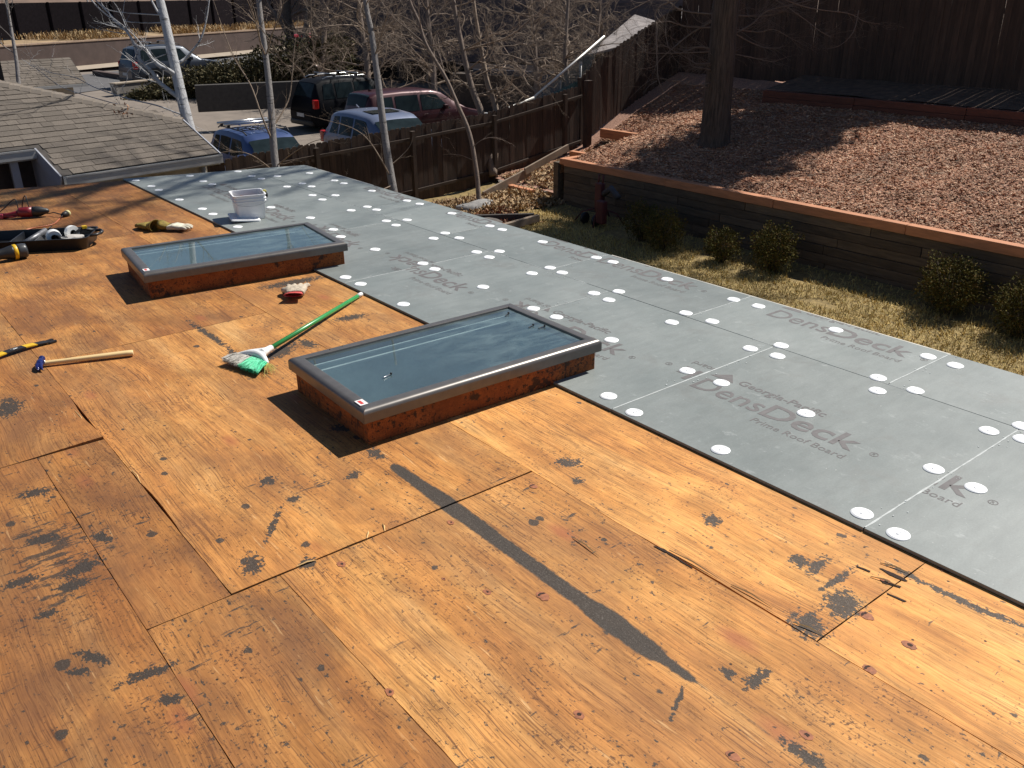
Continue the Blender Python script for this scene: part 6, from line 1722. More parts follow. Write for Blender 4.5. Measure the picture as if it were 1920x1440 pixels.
# evergreen beyond the back fence (its crown stands above the frame and shades the mulch bed)
M_NEEDLE = leafy('dark_spruce_needles', [(0.030, 0.042, 0.026), (0.045, 0.060, 0.036), (0.022, 0.032, 0.020)], 0.7)
sp_ = thing('spruce_tree', 'dark spruce standing behind the back fence, right of the big trunk', 'tree', (21.4, 11.75, -.5))
mb = MB(); mb.tube([(21.4, 11.75, -.6), (21.4, 11.75, 5), (21.4, 11.75, 15.4)], [.24, .16, .03], 10); mb.build('trunk', M_OLDB, sp_)
qs = []; rq = np.random.RandomState(4)
for k in range(140):
    t = k/139; zc_ = 2.7+12.5*t; rad_ = (1.75-0.9*t**2.2)*rq.uniform(.75, 1.15); a = k*2.399
    n_ = 170
    u_ = rq.rand(n_); cx_ = 21.4+rad_*u_*math.cos(a); cy_ = 11.75+rad_*u_*math.sin(a); cz_ = zc_-.35*u_*rad_+.10*rq.randn(n_)
    cx_ = cx_+.22*rq.randn(n_); cy_ = cy_+.22*rq.randn(n_)
    P = np.stack([cx_, cy_, cz_], 1); dd = np.stack([math.cos(a)+.7*rq.randn(n_), math.sin(a)+.7*rq.randn(n_), -.25+.4*rq.randn(n_)], 1); dd /= np.linalg.norm(dd, axis=1)[:, None]
    ss = np.cross(dd, rq.randn(n_, 3)); ss /= np.linalg.norm(ss, axis=1)[:, None]
    Ls = .34*rq.uniform(.6, 1.3, n_)[:, None]
    qs.append(np.stack([P, P+dd*Ls*.5+ss*.05, P+dd*Ls, P+dd*Ls*.5-ss*.05], 1))
link_mesh('foliage', quads_mesh('foliage', np.concatenate(qs), M_NEEDLE), sp_)

# ================================================================ NEIGHBOUR'S SHINGLED HOUSE
M_SHIN = simple('gray_brown_shingle', (0.138, 0.115, 0.094), 0.95, var=0.22, scale=55, bumpy=0.6, per_object=0.16)
M_SHING = leafy('gray_brown_shingle_far', [(0.112, 0.094, 0.077), (0.160, 0.134, 0.110), (0.130, 0.109, 0.090)], 0.95)
M_CAPSH = simple('pale_ridge_shingle', (0.215, 0.180, 0.147), 0.95, var=0.15, scale=50, per_object=0.08)
M_UNDER = simple('dark_roof_felt', (0.06, 0.052, 0.046), 0.95)
M_GUT = simple('pale_gutter_metal', (0.44, 0.43, 0.41), 0.5, var=0.08)
M_TRIM = simple('pale_blue_gray_trim', (0.34, 0.35, 0.39), 0.6, var=0.08)
M_DKWALL = simple('dark_brown_siding', (0.055, 0.040, 0.032), 0.8, var=0.3)
NU = Vector((0.9884, 0.152, 0)); NV = Vector((-0.152, 0.9884, 0)); PITCH = 0.42
E1 = Vector((2.72, 13.23, -0.50))
nb = thing('shingled_house', 'neighbouring house with a gray shingled roof and pale gutters', 'house', (1.5, 15.5, -2.8))
def rp(a, b, off=0.0, E=E1):
    nrm = (NV*-PITCH+Vector((0, 0, 1))).normalized()
    return E+NU*a+NV*b+Vector((0, 0, PITCH*b))+nrm*off
poly = [(0, 0), (2.37, 0), (2.37, 0.985), (0.34, 2.48), (-3.0, 4.93), (-6.0, 4.93), (-6.0, 0.72), (0, 0.72)]
mb = MB()
top = [rp(*p) for p in poly]; bot = [rp(*p, -0.03) for p in poly]; n = len(poly)
mb.add(top+bot, [tuple(range(n)), tuple(reversed(range(n, 2*n)))]+[(i, n+i, n+(i+1) % n, (i+1) % n) for i in range(n)])
# far slope behind the hip
far = [rp(2.37, 0.985, -.002), rp(0.34, 2.48, -.002), rp(-3.0, 4.93, -.002)]
dn = Vector((0.59, 0.80, 0)); lowf = [p+dn*2.2+Vector((0, 0, -1.1)) for p in far]
mb.add(far+lowf, [(0, 3, 4, 1), (1, 4, 5, 2)])
mb.build('roof_deck', M_UNDER, nb)
nrm = (NV*-PITCH+Vector((0, 0, 1))).normalized(); ups = (NV+Vector((0, 0, PITCH))).normalized()
ROT = Matrix((NU, ups, nrm)).transposed().to_euler()
def tab_mesh(w, t, k):
    mb = MB()
    e = 0.175
    rg = random.Random(k)
    l1, l2 = rg.uniform(-.003, .003), rg.uniform(-.003, .003)
    mb.add([(-w/2, l1, 0.002), (w/2, l2, 0.002), (w/2, e, 0.001), (-w/2, e, 0.001), (-w/2, l1, 0.004+t), (w/2, l2, 0.004+t), (w/2, e, 0.0025), (-w/2, e, 0.0025)],
           [(3, 2, 1, 0), (4, 5, 6, 7), (0, 1, 5, 4), (1, 2, 6, 5), (2, 3, 7, 6), (3, 0, 4, 7)])
    return mb.mesh('shingle', M_SHIN)
TABS = [(w, [tab_mesh(w-.004, t, k) for k, t in enumerate((.006, .010))]) for w in (.16, .22, .30)]
rg = random.Random(21)
DB = 0.132
count = 0
restv = []
for r in range(37):
    b = r*DB
    a = 2.36
    a_end = 0.0 if b < 0.715 else -6.0
    while a > a_end+.05:
        w, ms = rg.choice(TABS)
        c = a-w/2
        # hip limit
        if b > 0.985 and c > 2.37-(b+0.04-0.985)*1.362: a -= w; continue
        if c-w/2 < a_end: break
        if c > -0.75 and count < 300:
            o = link_mesh('shingle', rg.choice(ms), nb, loc=rp(c, b, .001), rot=ROT); count += 1
        else:
            t = rg.choice((.008, .013))
            p = [rp(c-w/2+.003, b, t), rp(c+w/2-.003, b, t), rp(c+w/2-.003, b+.16, .004), rp(c-w/2+.003, b+.16, .004)]
            restv.append([tuple(x) for x in p])
            restv.append([tuple(x) for x in (rp(c-w/2+.003, b, .001), rp(c+w/2-.003, b, .001), p[1], p[0])])
        a -= w
if restv:
    o = link_mesh('shingles', quads_mesh('shingles', np.array(restv), M_SHING), nb); o['kind'] = 'stuff'
# ridge caps along the hip, overlapping like scales
h0_, h1_ = rp(2.37, 0.985, .006), rp(-3.0, 4.93, .006)
hd = (h1_-h0_); HLn = hd.length; hd.normalize()
across = (rp(0, 1)-rp(1, 0)); sN = hd.cross(Vector((0, 0, 1))).normalized()
if sN.dot(Vector((0, -1, 0))) < 0: sN = -sN
k = int(HLn/0.145)
for i in range(k):
    p = h0_+hd*(i*0.145-.01)
    lift = .030
    mb = MB(); rows = []
    for s, zz in ((0.0, lift), (0.20, .012)):
        q = p+hd*s
        rows.append([q+sN*.13+Vector((0, 0, zz-.06)), q+sN*.07+Vector((0, 0, zz-.008)), q+Vector((0, 0, zz+.012)), q-sN*.07+Vector((0, 0, zz-.002)), q-sN*.13+Vector((0, 0, zz-.03))])
    v_ = rows[0]+rows[1]+[x-Vector((0, 0, .012)) for x in rows[0]]
    mb.add(v_, [(j, j+1, j+6, j+5) for j in range(4)]+[(j+10, j+11, j+1, j) for j in range(4)])
    mb.build('ridge_cap', M_CAPSH, nb)
def gut(a0, b0, a1, b1, name='gutter'):
    A, B = rp(a0, b0), rp(a1, b1); d = (B-A).normalized(); out = Vector((d.y, -d.x, 0))
    mb = MB()
    mb.beam(A+out*.10+Vector((0, 0, -.012)), B+out*.10+Vector((0, 0, -.012)), .014, .02)
    mb.beam(A+out*.095+Vector((0, 0, -.075)), B+out*.095+Vector((0, 0, -.075)), .010, .10)
    mb.beam(A+out*.045+Vector((0, 0, -.125)), B+out*.045+Vector((0, 0, -.125)), .10, .008)
    mb.beam(A-out*.005+Vector((0, 0, -.085)), B-out*.005+Vector((0, 0, -.085)), .012, .15)
    mb.build(name, M_GUT, nb)
gut(0.02, 0, 2.37, 0); gut(-6.0, .72, -0.04, .72)
mb = MB(); mb.beam(rp(-.012, -.02, -.075), rp(-.012, .70, -.075), .022, .17); mb.build('rake_board', M_TRIM, nb)
mb = MB(); mb.beam(rp(2.385, -.02, -.06), rp(2.385, .985, -.06), .022, .15); mb.build('rake_board', M_TRIM, nb)
def vwall(name, a0, b0, a1, b1, z0, z1f, mat, th=.10):
    A, B = rp(a0, b0), rp(a1, b1)
    d = Vector((B.x-A.x, B.y-A.y, 0)).normalized(); s = Vector((-d.y, d.x, 0))*th
    mb = MB()
    q = [Vector((A.x, A.y, z0)), Vector((B.x, B.y, z0)), Vector((B.x, B.y, B.z-z1f)), Vector((A.x, A.y, A.z-z1f))]
    mb.add(q+[x+s for x in q], [(0, 1, 2, 3), (7, 6, 5, 4), (0, 4, 5, 1), (1, 5, 6, 2), (2, 6, 7, 3), (3, 7, 4, 0)])
    return mb.build(name, mat, nb)
vwall('wall', 0.06, .30, 2.30, .30, -2.85, .06, M_SIDING)
vwall('side_wall', -0.0, .98, -0.0, .10, -2.85, .10, M_TRIM)
vwall('recessed_wall', -6.0, .97, .06, .97, -2.85, .06, M_DKWALL)
vwall('end_wall', 2.30, .42, 2.30, .97, -2.85, .10, M_SIDING)
mb = MB(); c = rp(-.30, .80); mb.box((c.x-.05, c.y-.05, -2.8), (c.x+.05, c.y+.05, c.z-.12)); mb.build('porch_post', M_TRIM, nb)
mb = MB(); c = rp(2.2, .24); mb.tube([(c.x, c.y, -2.7), (c.x, c.y, c.z-.1)], .04, 8); mb.build('downspout', M_GUT, nb)
# lower wing farther back
EW = Vector((5.71, 23.12, -0.5)); EW = Vector((7.557, 30.538, -0.700))
mb = MB()
W0 = [(-9, 0), (0, 0), (.30, 1.60), (-9, 1.60)]
mb.add([rp(a, b, 0, EW) for a, b in W0]+[rp(a, b, -.05, EW) for a, b in W0], [(0, 1, 2, 3), (7, 6, 5, 4), (0, 4, 5, 1), (1, 5, 6, 2), (2, 6, 7, 3), (3, 7, 4, 0)]); mb.build('wing_roof', M_UNDER, nb)
vs_ = []
for r in range(12):
    b = r*DB; a = .30*min(1, b/1.6)
    while a > -8.6:
        w = rg.choice((.25, .3, .36)); t = rg.choice((.008, .016))
        p = [rp(a-w+.006, b, t, EW), rp(a-.006, b, t, EW), rp(a-.006, b+.155, .004, EW), rp(a-w+.006, b+.155, .004, EW)]
        vs_.append([tuple(x) for x in p]); vs_.append([tuple(x) for x in (rp(a-w+.006, b, .001, EW), rp(a-.006, b, .001, EW), p[1], p[0])])
        a -= w
o = link_mesh('wing_shingles', quads_mesh('wing_shingles', np.array(vs_), M_SHING), nb); o['kind'] = 'stuff'
mb = MB(); mb.beam(rp(-9, -.04, -.03, EW), rp(.03, -.04, -.03, EW), .06, .08); mb.build('wing_gutter', M_GUT, nb)
mb = MB(); A = rp(-.3, .35, 0, EW); mb.box((A.x-7.5, A.y, -2.8), (A.x, A.y+2.2, A.z-.25)); mb.build('wing_wall', M_SIDING, nb)
ch = Vector((3.955, 23.210, 0.178)); mb = MB(); mb.box((ch.x-.25, ch.y-.2, ch.z-.6), (ch.x+.05, ch.y+.2, ch.z+.33)); mb.build('chimney', simple('black_flue', (0.02, 0.018, 0.017), 0.7), nb)

# ================================================================ GROUND BEYOND THE YARD, STREET
GZ0 = -3.0
SZ = -2.2
M_CONC = simple('pale_concrete', (0.20, 0.165, 0.135), 0.9, var=0.15, scale=1.5, bumpy=0.2)
M_ASPH = simple('gray_asphalt', (0.105, 0.10, 0.10), 0.9, var=0.15, scale=2.0)
M_WALK = simple('sandy_sidewalk', (0.36, 0.295, 0.225), 0.9, var=0.1, scale=2)
M_DIRT = simple('brown_ground', (0.16, 0.105, 0.075), 0.95, var=0.35, scale=0.4)
M_BRWALL = simple('brown_block_wall', (0.085, 0.058, 0.050), 0.9, var=0.2, scale=1.5)
mb = MB(); mb.grid(lambda u, v: (-200+500*u, -150+600*v, -3.15), 20, 20); structure('ground', mb, M_DIRT)
def sheet_poly(name, pts, z, mat):
    mb = MB(); pp = [(p[0], p[1], z) for p in pts]
    mb.add(pp, [tuple(range(len(pp)))])
    o = mb.build(name, mat); o['kind'] = 'structure'
    me = o.data
    if me.polygons[0].normal.z < 0: me.flip_normals()
    return o
sheet_poly('side_yard', [(-8, 9.0), (4.0, 9.0), (4.0, 18.8), (-8, 18.8)], -2.62, M_SOIL)
def drive_z(y): return GZ0+0.8*smoothstep(30, 46, y)
mb = MB(); mb.grid(lambda u, v: (2+34*u, 17.4+40*v, drive_z(17.4+40*v)), 4, 40); structure('driveway', mb, M_CONC)
sheet_poly('street', [(1.636, 42.426, -2.200), (13.382, 55.202, -2.200), (20.236, 59.558, -2.200), (28.008, 65.071, -2.200), (44.074, 75.733, -2.200), (32.493, 55.981, -2.200), (21.924, 51.197, -2.200), (16.028, 47.555, -2.200), (11.096, 44.945, -2.200), (1.349, 37.846, -2.200)], SZ+.012, M_ASPH)
sheet_poly('sidewalk', [(1.999, 48.220, -2.200), (14.345, 58.960, -2.200), (28.826, 66.937, -2.200), (39.269, 72.961, -2.200), (42.577, 79.048, -2.200), (31.250, 72.465, -2.200), (15.445, 63.252, -2.200), (2.327, 53.442, -2.200)], SZ+.024, M_WALK)
sheet_poly('upper_ground', [(20.1, -40), (90, -40), (90, 17.2), (20.1, 17.2)], -0.5, M_SOIL)
mb = MB(); mb.grid(lambda u, v: (-120+420*u, 92+160*v, -2.0+26*v**1.1+2.0*mnoise.noise(Vector((u*9, v*4, 0)))), 40, 16); structure('hillside', mb, M_DIRT)
# long brown wall and dark fence across the street
fw = thing('block_wall', 'long low brown wall across the street below the dark fence', 'wall', tuple((15.315, 62.745, -2.200)))
A, B = Vector((6.837, 58.001, -2.200)), Vector((42.072, 78.118, -2.200))
d = (B-A).normalized(); s_ = Vector((-d.y, d.x, 0))
mb = MB(); mb.beam(A+Vector((0, 0, .52)), B+Vector((0, 0, .52)), .3, 1.75); mb.build('wall_body', M_BRWALL, fw)
mb = MB(); mb.beam(A+Vector((0, 0, 1.44)), B+Vector((0, 0, 1.44)), .38, .08); mb.build('coping', simple('tan_coping', (0.34, 0.24, 0.17), 0.9), fw)
mb = MB()
A2, B2 = A+s_*0.2+Vector((0, 0, 1.42)), B+s_*0.2+Vector((0, 0, 1.42))
mb.add([A2, B2, B2+s_*9+Vector((0, 0, .8)), A2+s_*9+Vector((0, 0, .8))], [(0, 1, 2, 3)]); structure('bank', mb, simple('dry_bank', (0.30, 0.21, 0.12), 0.95, var=0.3, scale=.8))
def bank_pos(n):
    t = rs.rand(n); w = 0.3+2.3*rs.rand(n)**1.3
    P = np.array(A2)[None]+(np.array(B2-A2))[None]*t[:, None]+np.array(s_)[None]*w[:, None]
    P[:, 2] += .05+.09*w
    k = np.array([mnoise.noise(Vector((x*0.25, y*0.25, 0))) for x, y in P[:, :2]])
    return P[k > -0.1]
M_TALL = leafy('tall_dry_grass', [(0.42, 0.30, 0.15), (0.34, 0.22, 0.11), (0.50, 0.38, 0.20)])
o = link_mesh('dry_grass_strip', quads_mesh('dry_grass_strip', scatter_quads(9000, bank_pos, .34, .06, .25, 1.0), M_TALL)); o['kind'] = 'stuff'
df = thing('fence', 'dark slatted fence on the bank above the brown wall across the street', 'fence', tuple(A+s_*5+Vector((0, 0, 2.2))), None)
M_DKF = simple('near_black_fence', (0.014, 0.011, 0.013), 0.95, var=0.3, per_object=0.2, spec=0.05)
Lf = (B-A).length
for i in range(int(Lf/2.6)):
    a = A+d*(i*2.6+.05)+s_*2.4+Vector((0, 0, 2.68)); mb = MB(); mb.beam(a, a+d*2.56, .06, 1.98); mb.build('fence_panel', M_DKF, df)
    mb = MB(); mb.beam(a-Vector((0, 0, 1.5))-d*.02-s_*.06, a+Vector((0, 0, 1.02))-d*.02-s_*.06, .12, .12, up=(0, 1, 0)); mb.build('post', M_DKF, df)
def low_wall(name, label, cat, A, B, h, th, mat, capmat=None):
    A, B = Vector(A), Vector(B); t = thing(name, label, cat, tuple(A))
    mb = MB(); mb.beam(A+Vector((0, 0, h/2)), B+Vector((0, 0, h/2)), th, h); mb.build('body', mat, t, bevel=.02)
    if capmat: mb = MB(); mb.beam(A+Vector((0, 0, h+.026)), B+Vector((0, 0, h+.026)), th+.08, .05); mb.build('coping', capmat, t)
    return t
low_wall('low_wall', 'low pale wall beside the parked gray suv with a face coloured dark for its shade', 'wall', (11.631, 42.822, -2.200), (14.814, 44.089, -2.200), .42, .35, simple('concrete_painted_shade', (0.20, 0.18, 0.16), 0.9), M_WALK)  # body colour darkened to paint in the shade on the wall face
low_wall('curb', 'short brown curb lying across the pale driveway', 'curb', (14.044, 54.533, -2.200), (14.360, 50.065, -2.200), .25, .35, M_BRWALL)
low_wall('low_wall', 'low gray wall holding up the juniper hedge', 'wall', (12.038, 33.797, -2.200), (17.457, 31.968, -2.200), .95, .3, simple('gray_block', (0.065, 0.058, 0.052), 0.9, var=0.2))
# juniper hedge
M_JUN = leafy('juniper_foliage', [(0.045, 0.045, 0.018), (0.075, 0.065, 0.026), (0.11, 0.085, 0.036), (0.06, 0.055, 0.022)], 0.8)
hd_ = thing('juniper_hedge', 'spreading dark juniper hedge between the driveway and the street', 'hedge', tuple((13.578, 34.654, -2.200)))
for k, (c, r) in enumerate((((12.924, 41.843, -2.422), (1.3, .9, .30)), ((14.112, 41.737, -2.180), (1.4, 1.0, .55)), ((15.322, 40.946, -1.887), (1.6, 1.1, .75)), ((16.401, 40.185, -1.724), (1.5, 1.2, .85)), ((17.714, 39.937, -1.559), (1.6, 1.3, 1.0)), ((19.105, 39.732, -1.208), (1.7, 1.3, 1.15)), ((20.415, 39.494, -1.029), (1.5, 1.3, 1.2)))):
    link_mesh('foliage', quads_mesh('foliage', leaf_blob(5200, c, r, .15, 30+k, shell=.3), M_JUN), hd_)
mb = MB(); rg = random.Random(9)
for (c, r) in (((15.322, 40.946, -1.887), 1.2), ((17.714, 39.937, -1.559), 1.3), ((19.949, 39.789, -1.160), 1.3)):
    for k in range(8):
        a = rg.uniform(0, 6.28); mb.tube([(c[0], c[1], c[2]-1.0), (c[0]+r*.5*math.cos(a), c[1]+r*.5*math.sin(a), c[2]-.2), (c[0]+r*math.cos(a), c[1]+r*math.sin(a), c[2]+.4)], [.06, .04, .01], 4)
mb.build('stems', M_STEM, hd_)

# ================================================================ PARKED CARS
M_TYRE = simple('tyre_rubber', (0.018, 0.018, 0.018), 0.8)
M_RIM = simple('alloy_rim', (0.40, 0.40, 0.41), 0.35, 0.8)
M_TAIL = simple('red_tail_lamp', (0.42, 0.012, 0.010), 0.25, var=0.1)
M_HEAD = simple('clear_head_lamp', (0.65, 0.66, 0.68), 0.15, 0.3, var=0.1)
M_AUTOGLASS = glass_dark('tinted_car_glass')
M_CARBLK = simple('black_car_trim', (0.012, 0.012, 0.013), 0.5)
TOPS = dict(suv=[(0, .42), (.012, .56), (.025, .64), (.075, .93), (.13, .985), (.30, 1.0), (.50, .985), (.57, .95), (.73, .635), (.80, .60), (.94, .545), (.985, .44), (1, .36)],
            wagon=[(0, .42), (.012, .56), (.03, .66), (.10, .93), (.16, .98), (.30, 1.0), (.48, .985), (.55, .95), (.72, .64), (.80, .60), (.94, .54), (.985, .44), (1, .36)],
            van=[(0, .42), (.010, .58), (.022, .68), (.055, .94), (.10, .985), (.30, 1.0), (.52, .985), (.60, .94), (.80, .60), (.86, .56), (.95, .50), (.985, .42), (1, .34)])
def car(label, cat, kind, L, W, H, loc, heading, paint, group, rack=None, sunroof=False, wheel_r=.36):
    t = thing('parked_car', label, cat, tuple(loc), group, heading)
    tab = TOPS[kind]
    zb = .20
    belt0 = .60*H
    def sect(f):
        zt = lerp_table(tab, f)*H
        edge = min(1, .80+.20*smoothstep(0, .06, f)) * (.78+.22*smoothstep(1.0, .90, f))
        w = W/2*edge
        belt = min(belt0*(1.0+.02*(f-.5)), zt-.03)
        cab = smoothstep(belt+.02, belt+.35, zt)
        wr = w*(.97-.20*cab)
        bz = zb+.10*(1-smoothstep(0, .05, f))+.06*(1-smoothstep(1, .95, f))
        return [(0, bz), (w*.86, bz), (w*.97, bz+.10), (w*1.0, bz+.32), (w*.985, belt-.10), (w*.955, belt), (wr, zt-.055-.03*cab), (wr*.90, zt-.018), (wr*.55, zt+.006), (0, zt+.012)]
    fs = sorted(set([0, .006, .012, .025, .045, .06, .075, .1, .13, .17, .22, .30, .4, .5, .535, .57, .61, .65, .69, .73, .765, .80, .86, .9, .94, .965, .985, .995, 1]))
    def ringpts(f):
        s = sect(f); x = (f-.5)*L
        bow = -.05*0
        left = [(x, y, z) for y, z in s]
        right = [(x, -y, z) for y, z in s[1:-1]][::-1]
        return left+right
    mb = MB(); rings = [ringpts(f) for f in fs]
    n = len(rings[0])
    verts = [p for r in rings for p in r]; faces = []
    for i in range(len(rings)-1):
        for k in range(n): faces.append((i*n+k, (i+1)*n+k, (i+1)*n+(k+1) % n, i*n+(k+1) % n))
    faces.append(tuple(range(n))); faces.append(tuple((len(rings)-1)*n+k for k in reversed(range(n))))
    mb.add(verts, faces, 0, True)
    bo = mb.build('body', paint, t, local=True, autosmooth=math.radians(38))
    def on(f, k, q, side, out):
        """point on the skin between ring indices k and k+1"""
        s = sect(f); (y0, z0), (y1, z1) = s[k], s[k+1]
        y, z = y0+(y1-y0)*q, z0+(z1-z0)*q
        nx_ = Vector((0, (z1-z0), -(y1-y0))).normalized()
        return Vector(((f-.5)*L, side*(y+nx_.y*out), z+nx_.z*out))
    def pane(name, f0, f1, k, q0, q1, side, slope0=0.0, slope1=0.0, n=6, out=.008):
        mb = MB()
        def fn(u, v):
            q = q0+(q1-q0)*v
            f = (f0+slope0*v)+((f1+slope1*v)-(f0+slope0*v))*u
            return on(f, k, q, side, out)
        mb.grid(fn, n, 4, 0, True, flip=(side > 0))
        return mb.build(name, M_AUTOGLASS, t, local=True)
    spans = {'suv': [(.105, .205, .02, .0), (.225, .375, 0, 0), (.395, .60, 0, -.075)], 'wagon': [(.12, .215, .03, 0), (.235, .375, 0, 0), (.395, .59, 0, -.075)], 'van': [(.09, .215, .015, 0), (.235, .41, 0, 0), (.43, .66, 0, -.10)]}[kind]
    for side in (-1, 1):
        for f0, f1, s0, s1 in spans: pane('side_window', f0, f1, 5, .10, .90, side, s0, s1)
        mb = MB()
        # door seams and handles
        for f in (.23, .385, .60): mb.beam(on(f, 3, .0, side, .002), on(f, 4, .9, side, .002), .008, .006, up=(0, 1, 0))
        mb.build('door_seams', M_CARBLK, t, local=True)
        for f in (.28, .45):
            c = on(f, 4, .15, side, .02); mb = MB(); mb.box((c.x-.09, c.y-.012, c.z-.016), (c.x+.09, c.y+.012, c.z+.016)); mb.build('door_handle', paint, t, local=True, bevel=.006)
        c = on(.605, 5, .12, side, .10); mb = MB(); mb.box((c.x-.06, c.y-.10, c.z-.06), (c.x+.07, c.y+.10, c.z+.09)); mb.build('wing_mirror', paint, t, local=True, bevel=.03)
        c = on(.03, 4, .2, side, -.02); mb = MB(); mb.box((c.x-.07, c.y-.13, c.z-.16), (c.x+.13, c.y+.035, c.z+.16)); mb.build('tail_lamp', M_TAIL, t, local=True, bevel=.03)
        c = on(.955, 4, .0, side, -.02); mb = MB(); mb.box((c.x-.16, c.y-.22, c.z-.07), (c.x+.10, c.y+.03, c.z+.09)); mb.build('head_lamp', M_HEAD, t, local=True, bevel=.03)
        for xw in (-.29*L, .315*L):
            f = xw/L+.5; y = sect(f)[3][0]
            mb = MB(); M = Matrix.Translation((xw, side*(y-.10), wheel_r+.02)) @ Matrix.Rotation(-side*PI/2, 4, 'X'); mb.lathe([(wheel_r*1.17, -.12), (wheel_r*1.17, .102), (0, .102)], 22, M); mb.build('wheel_arch', M_CARBLK, t, local=True, autosmooth=.6)
            M = Matrix.Translation((xw, side*(y-.09), wheel_r)) @ Matrix.Rotation(-side*PI/2, 4, 'X')
            mb = MB(); mb.lathe([(wheel_r*.60, .04), (wheel_r*.66, .108), (wheel_r*.92, .116), (wheel_r, .09), (wheel_r, -.10), (wheel_r*.7, -.12)], 26, M); w_ = mb.build('wheel', M_TYRE, t, local=True, autosmooth=.7)
            mb = MB(); mb.lathe([(wheel_r*.66, .10), (wheel_r*.62, .09), (wheel_r*.56, .06), (wheel_r*.2, .085), (0, .09)], 22, M)
            for q in range(5):
                a = 2*PI*q/5; p0_ = M @ Vector((wheel_r*.12*math.cos(a), wheel_r*.12*math.sin(a), .105)); p1_ = M @ Vector((wheel_r*.62*math.cos(a), wheel_r*.62*math.sin(a), .103)); mb.beam(p0_, p1_, .075, .02, up=(0, 1, 0))
            mb.build('rim', M_RIM, w_, local=True)
    # windscreen and rear window wrap over the centre line
    def screen(name, fa, fb, inset):
        mb = MB()
        def fn(u, v):
            f = fa+(fb-fa)*v; s = sect(f); x = (f-.5)*L
            pts = [(s[6][0]*inset, s[6][1]+.03), (s[8][0], s[8][1]), (0, s[9][1])]
            y = s[6][0]*inset*(2*u-1); k_ = abs(2*u-1)
            z = s[9][1]-(s[9][1]-s[7][1])*k_**2.2
            return (x+(.010 if fa > .5 else -.010), y, z+.010)
        mb.grid(fn, 10, 6, 0, True, flip=False)
        return mb.build(name, M_AUTOGLASS, t, local=True)
    if kind == 'van': screen('windscreen', .615, .785, .92)
    else: screen('windscreen', .575, .72, .92)
    screen('rear_window', .030, .072, .86)
    mb = MB(); mb.box((L/2-.10, -W*.26, .42), (L/2-.005, W*.26, .62)); mb.build('grille', M_CARBLK, t, local=True, bevel=.02)
    mb = MB(); mb.box((-L/2-.012, -.26, .55), (-L/2+.01, .26, .68)); mb.build('number_plate', simple('pale_plate', (0.5, 0.5, 0.5), 0.5), t, local=True)
    for yy, nm in ((1, 'front_bumper'), (-1, 'rear_bumper')):
        mb = MB(); x = yy*(L/2-.06); mb.box((x-.10, -W*.40, .24), (x+.10, W*.40, .44)); mb.build(nm, M_CARBLK, t, local=True, bevel=.05)
    if sunroof:
        mb = MB(); mb.grid(lambda u, v: ((.36+.12*u-.5)*L, (v-.5)*W*.46, max(sect(.36+.12*u)[8][1], 0)+.014), 4, 4, 0, True); mb.build('sunroof', M_AUTOGLASS, t, local=True)
    if rack:
        zt = H+.09
        for side in (-1, 1):
            mb = MB(); mb.tube([((.14-.5)*L, side*W*.33, H+.00), ((.18-.5)*L, side*W*.34, H+.06), ((.50-.5)*L, side*W*.34, H+.055), ((.54-.5)*L, side*W*.33, H-.02)], .018, 8); mb.build('roof_rail', M_CARBLK if rack != 'silver' else M_STEEL, t, local=True)
        for f in ((.20, .30) if rack == 'bars' else (.24, .44)):
            mb = MB(); mb.tube([((f-.5)*L, -W*.40, zt+.05), ((f-.5)*L, W*.40, zt+.05)], .035 if rack == 'bars' else .018, 10); mb.build('cross_bar', M_STEEL, t, local=True)
            for side in (-1, 1):
                mb = MB(); mb.box(((f-.5)*L-.04, side*W*.335-.03, zt-.05), ((f-.5)*L+.04, side*W*.335+.03, zt+.03)); mb.build('bar_foot', M_CARBLK, t, local=True)
        if rack == 'bars':
            mb = MB()
            for q in range(6): mb.tube([((.36-.5)*L, (-.30+.12*q)*W, H+.09), ((.50-.5)*L, (-.30+.12*q)*W, H+.07)], .012, 6)
            for f in (.36, .43, .50): mb.tube([((f-.5)*L, -W*.34, H+.08), ((f-.5)*L, W*.34, H+.08)], .012, 6)
            mb.build('roof_basket', M_CARBLK, t, local=True)
    mb = MB(); c = (.15-.5)*L; mb.prism([(c-.10, 0), (c+.05, 0), (c-.10, .07)], -.012, .012, 0, Matrix.Translation((0, 0, H-.005)) @ Matrix.Rotation(PI/2, 4, 'X')); mb.build('antenna_fin', paint, t, local=True)
    return t
def paint(name, c, metal=.35): return simple(name, c, .40, metal, var=.08, scale=3, coat=.35)
GRP = 'cars parked around the driveway'
_v = (15.055, 26.361, -1.167)
VANP = (_v[0]+2.25, _v[1]+.7, GZ0)
c = (14.628, 43.559, -2.200)
car('dusty gray suv parked by the street beyond the juniper hedge', 'suv', 'suv', 4.75, 1.90, 1.84, (15.35, 45.6, SZ+.012), 0.10, paint('graphite_paint', (0.045, 0.055, 0.075)), GRP, rack='rails', wheel_r=.39)
car('silver blue suv with a sunroof right behind the side fence', 'suv', 'wagon', 4.9, 1.98, 1.72, (13.15, 22.0, GZ0), -PI/2, paint('silver_blue_paint', (0.15, 0.175, 0.255)), GRP, sunroof=True)
car('blue wagon with silver roof bars and a rack basket', 'station wagon', 'wagon', 4.6, 1.75, 1.52, (9.55, 22.2, GZ0), -PI/2, paint('bright_blue_paint', (0.045, 0.075, 0.19)), GRP, rack='bars')
car('black suv with a bright red tail lamp behind the silver blue car', 'suv', 'suv', 4.9, 1.95, 1.88, (17.65, 32.0, GZ0+.0), 0.05, simple('black_paint', (0.004, 0.0045, 0.007), .6, .0, var=.08, spec=.12), GRP, rack='silver', wheel_r=.39)
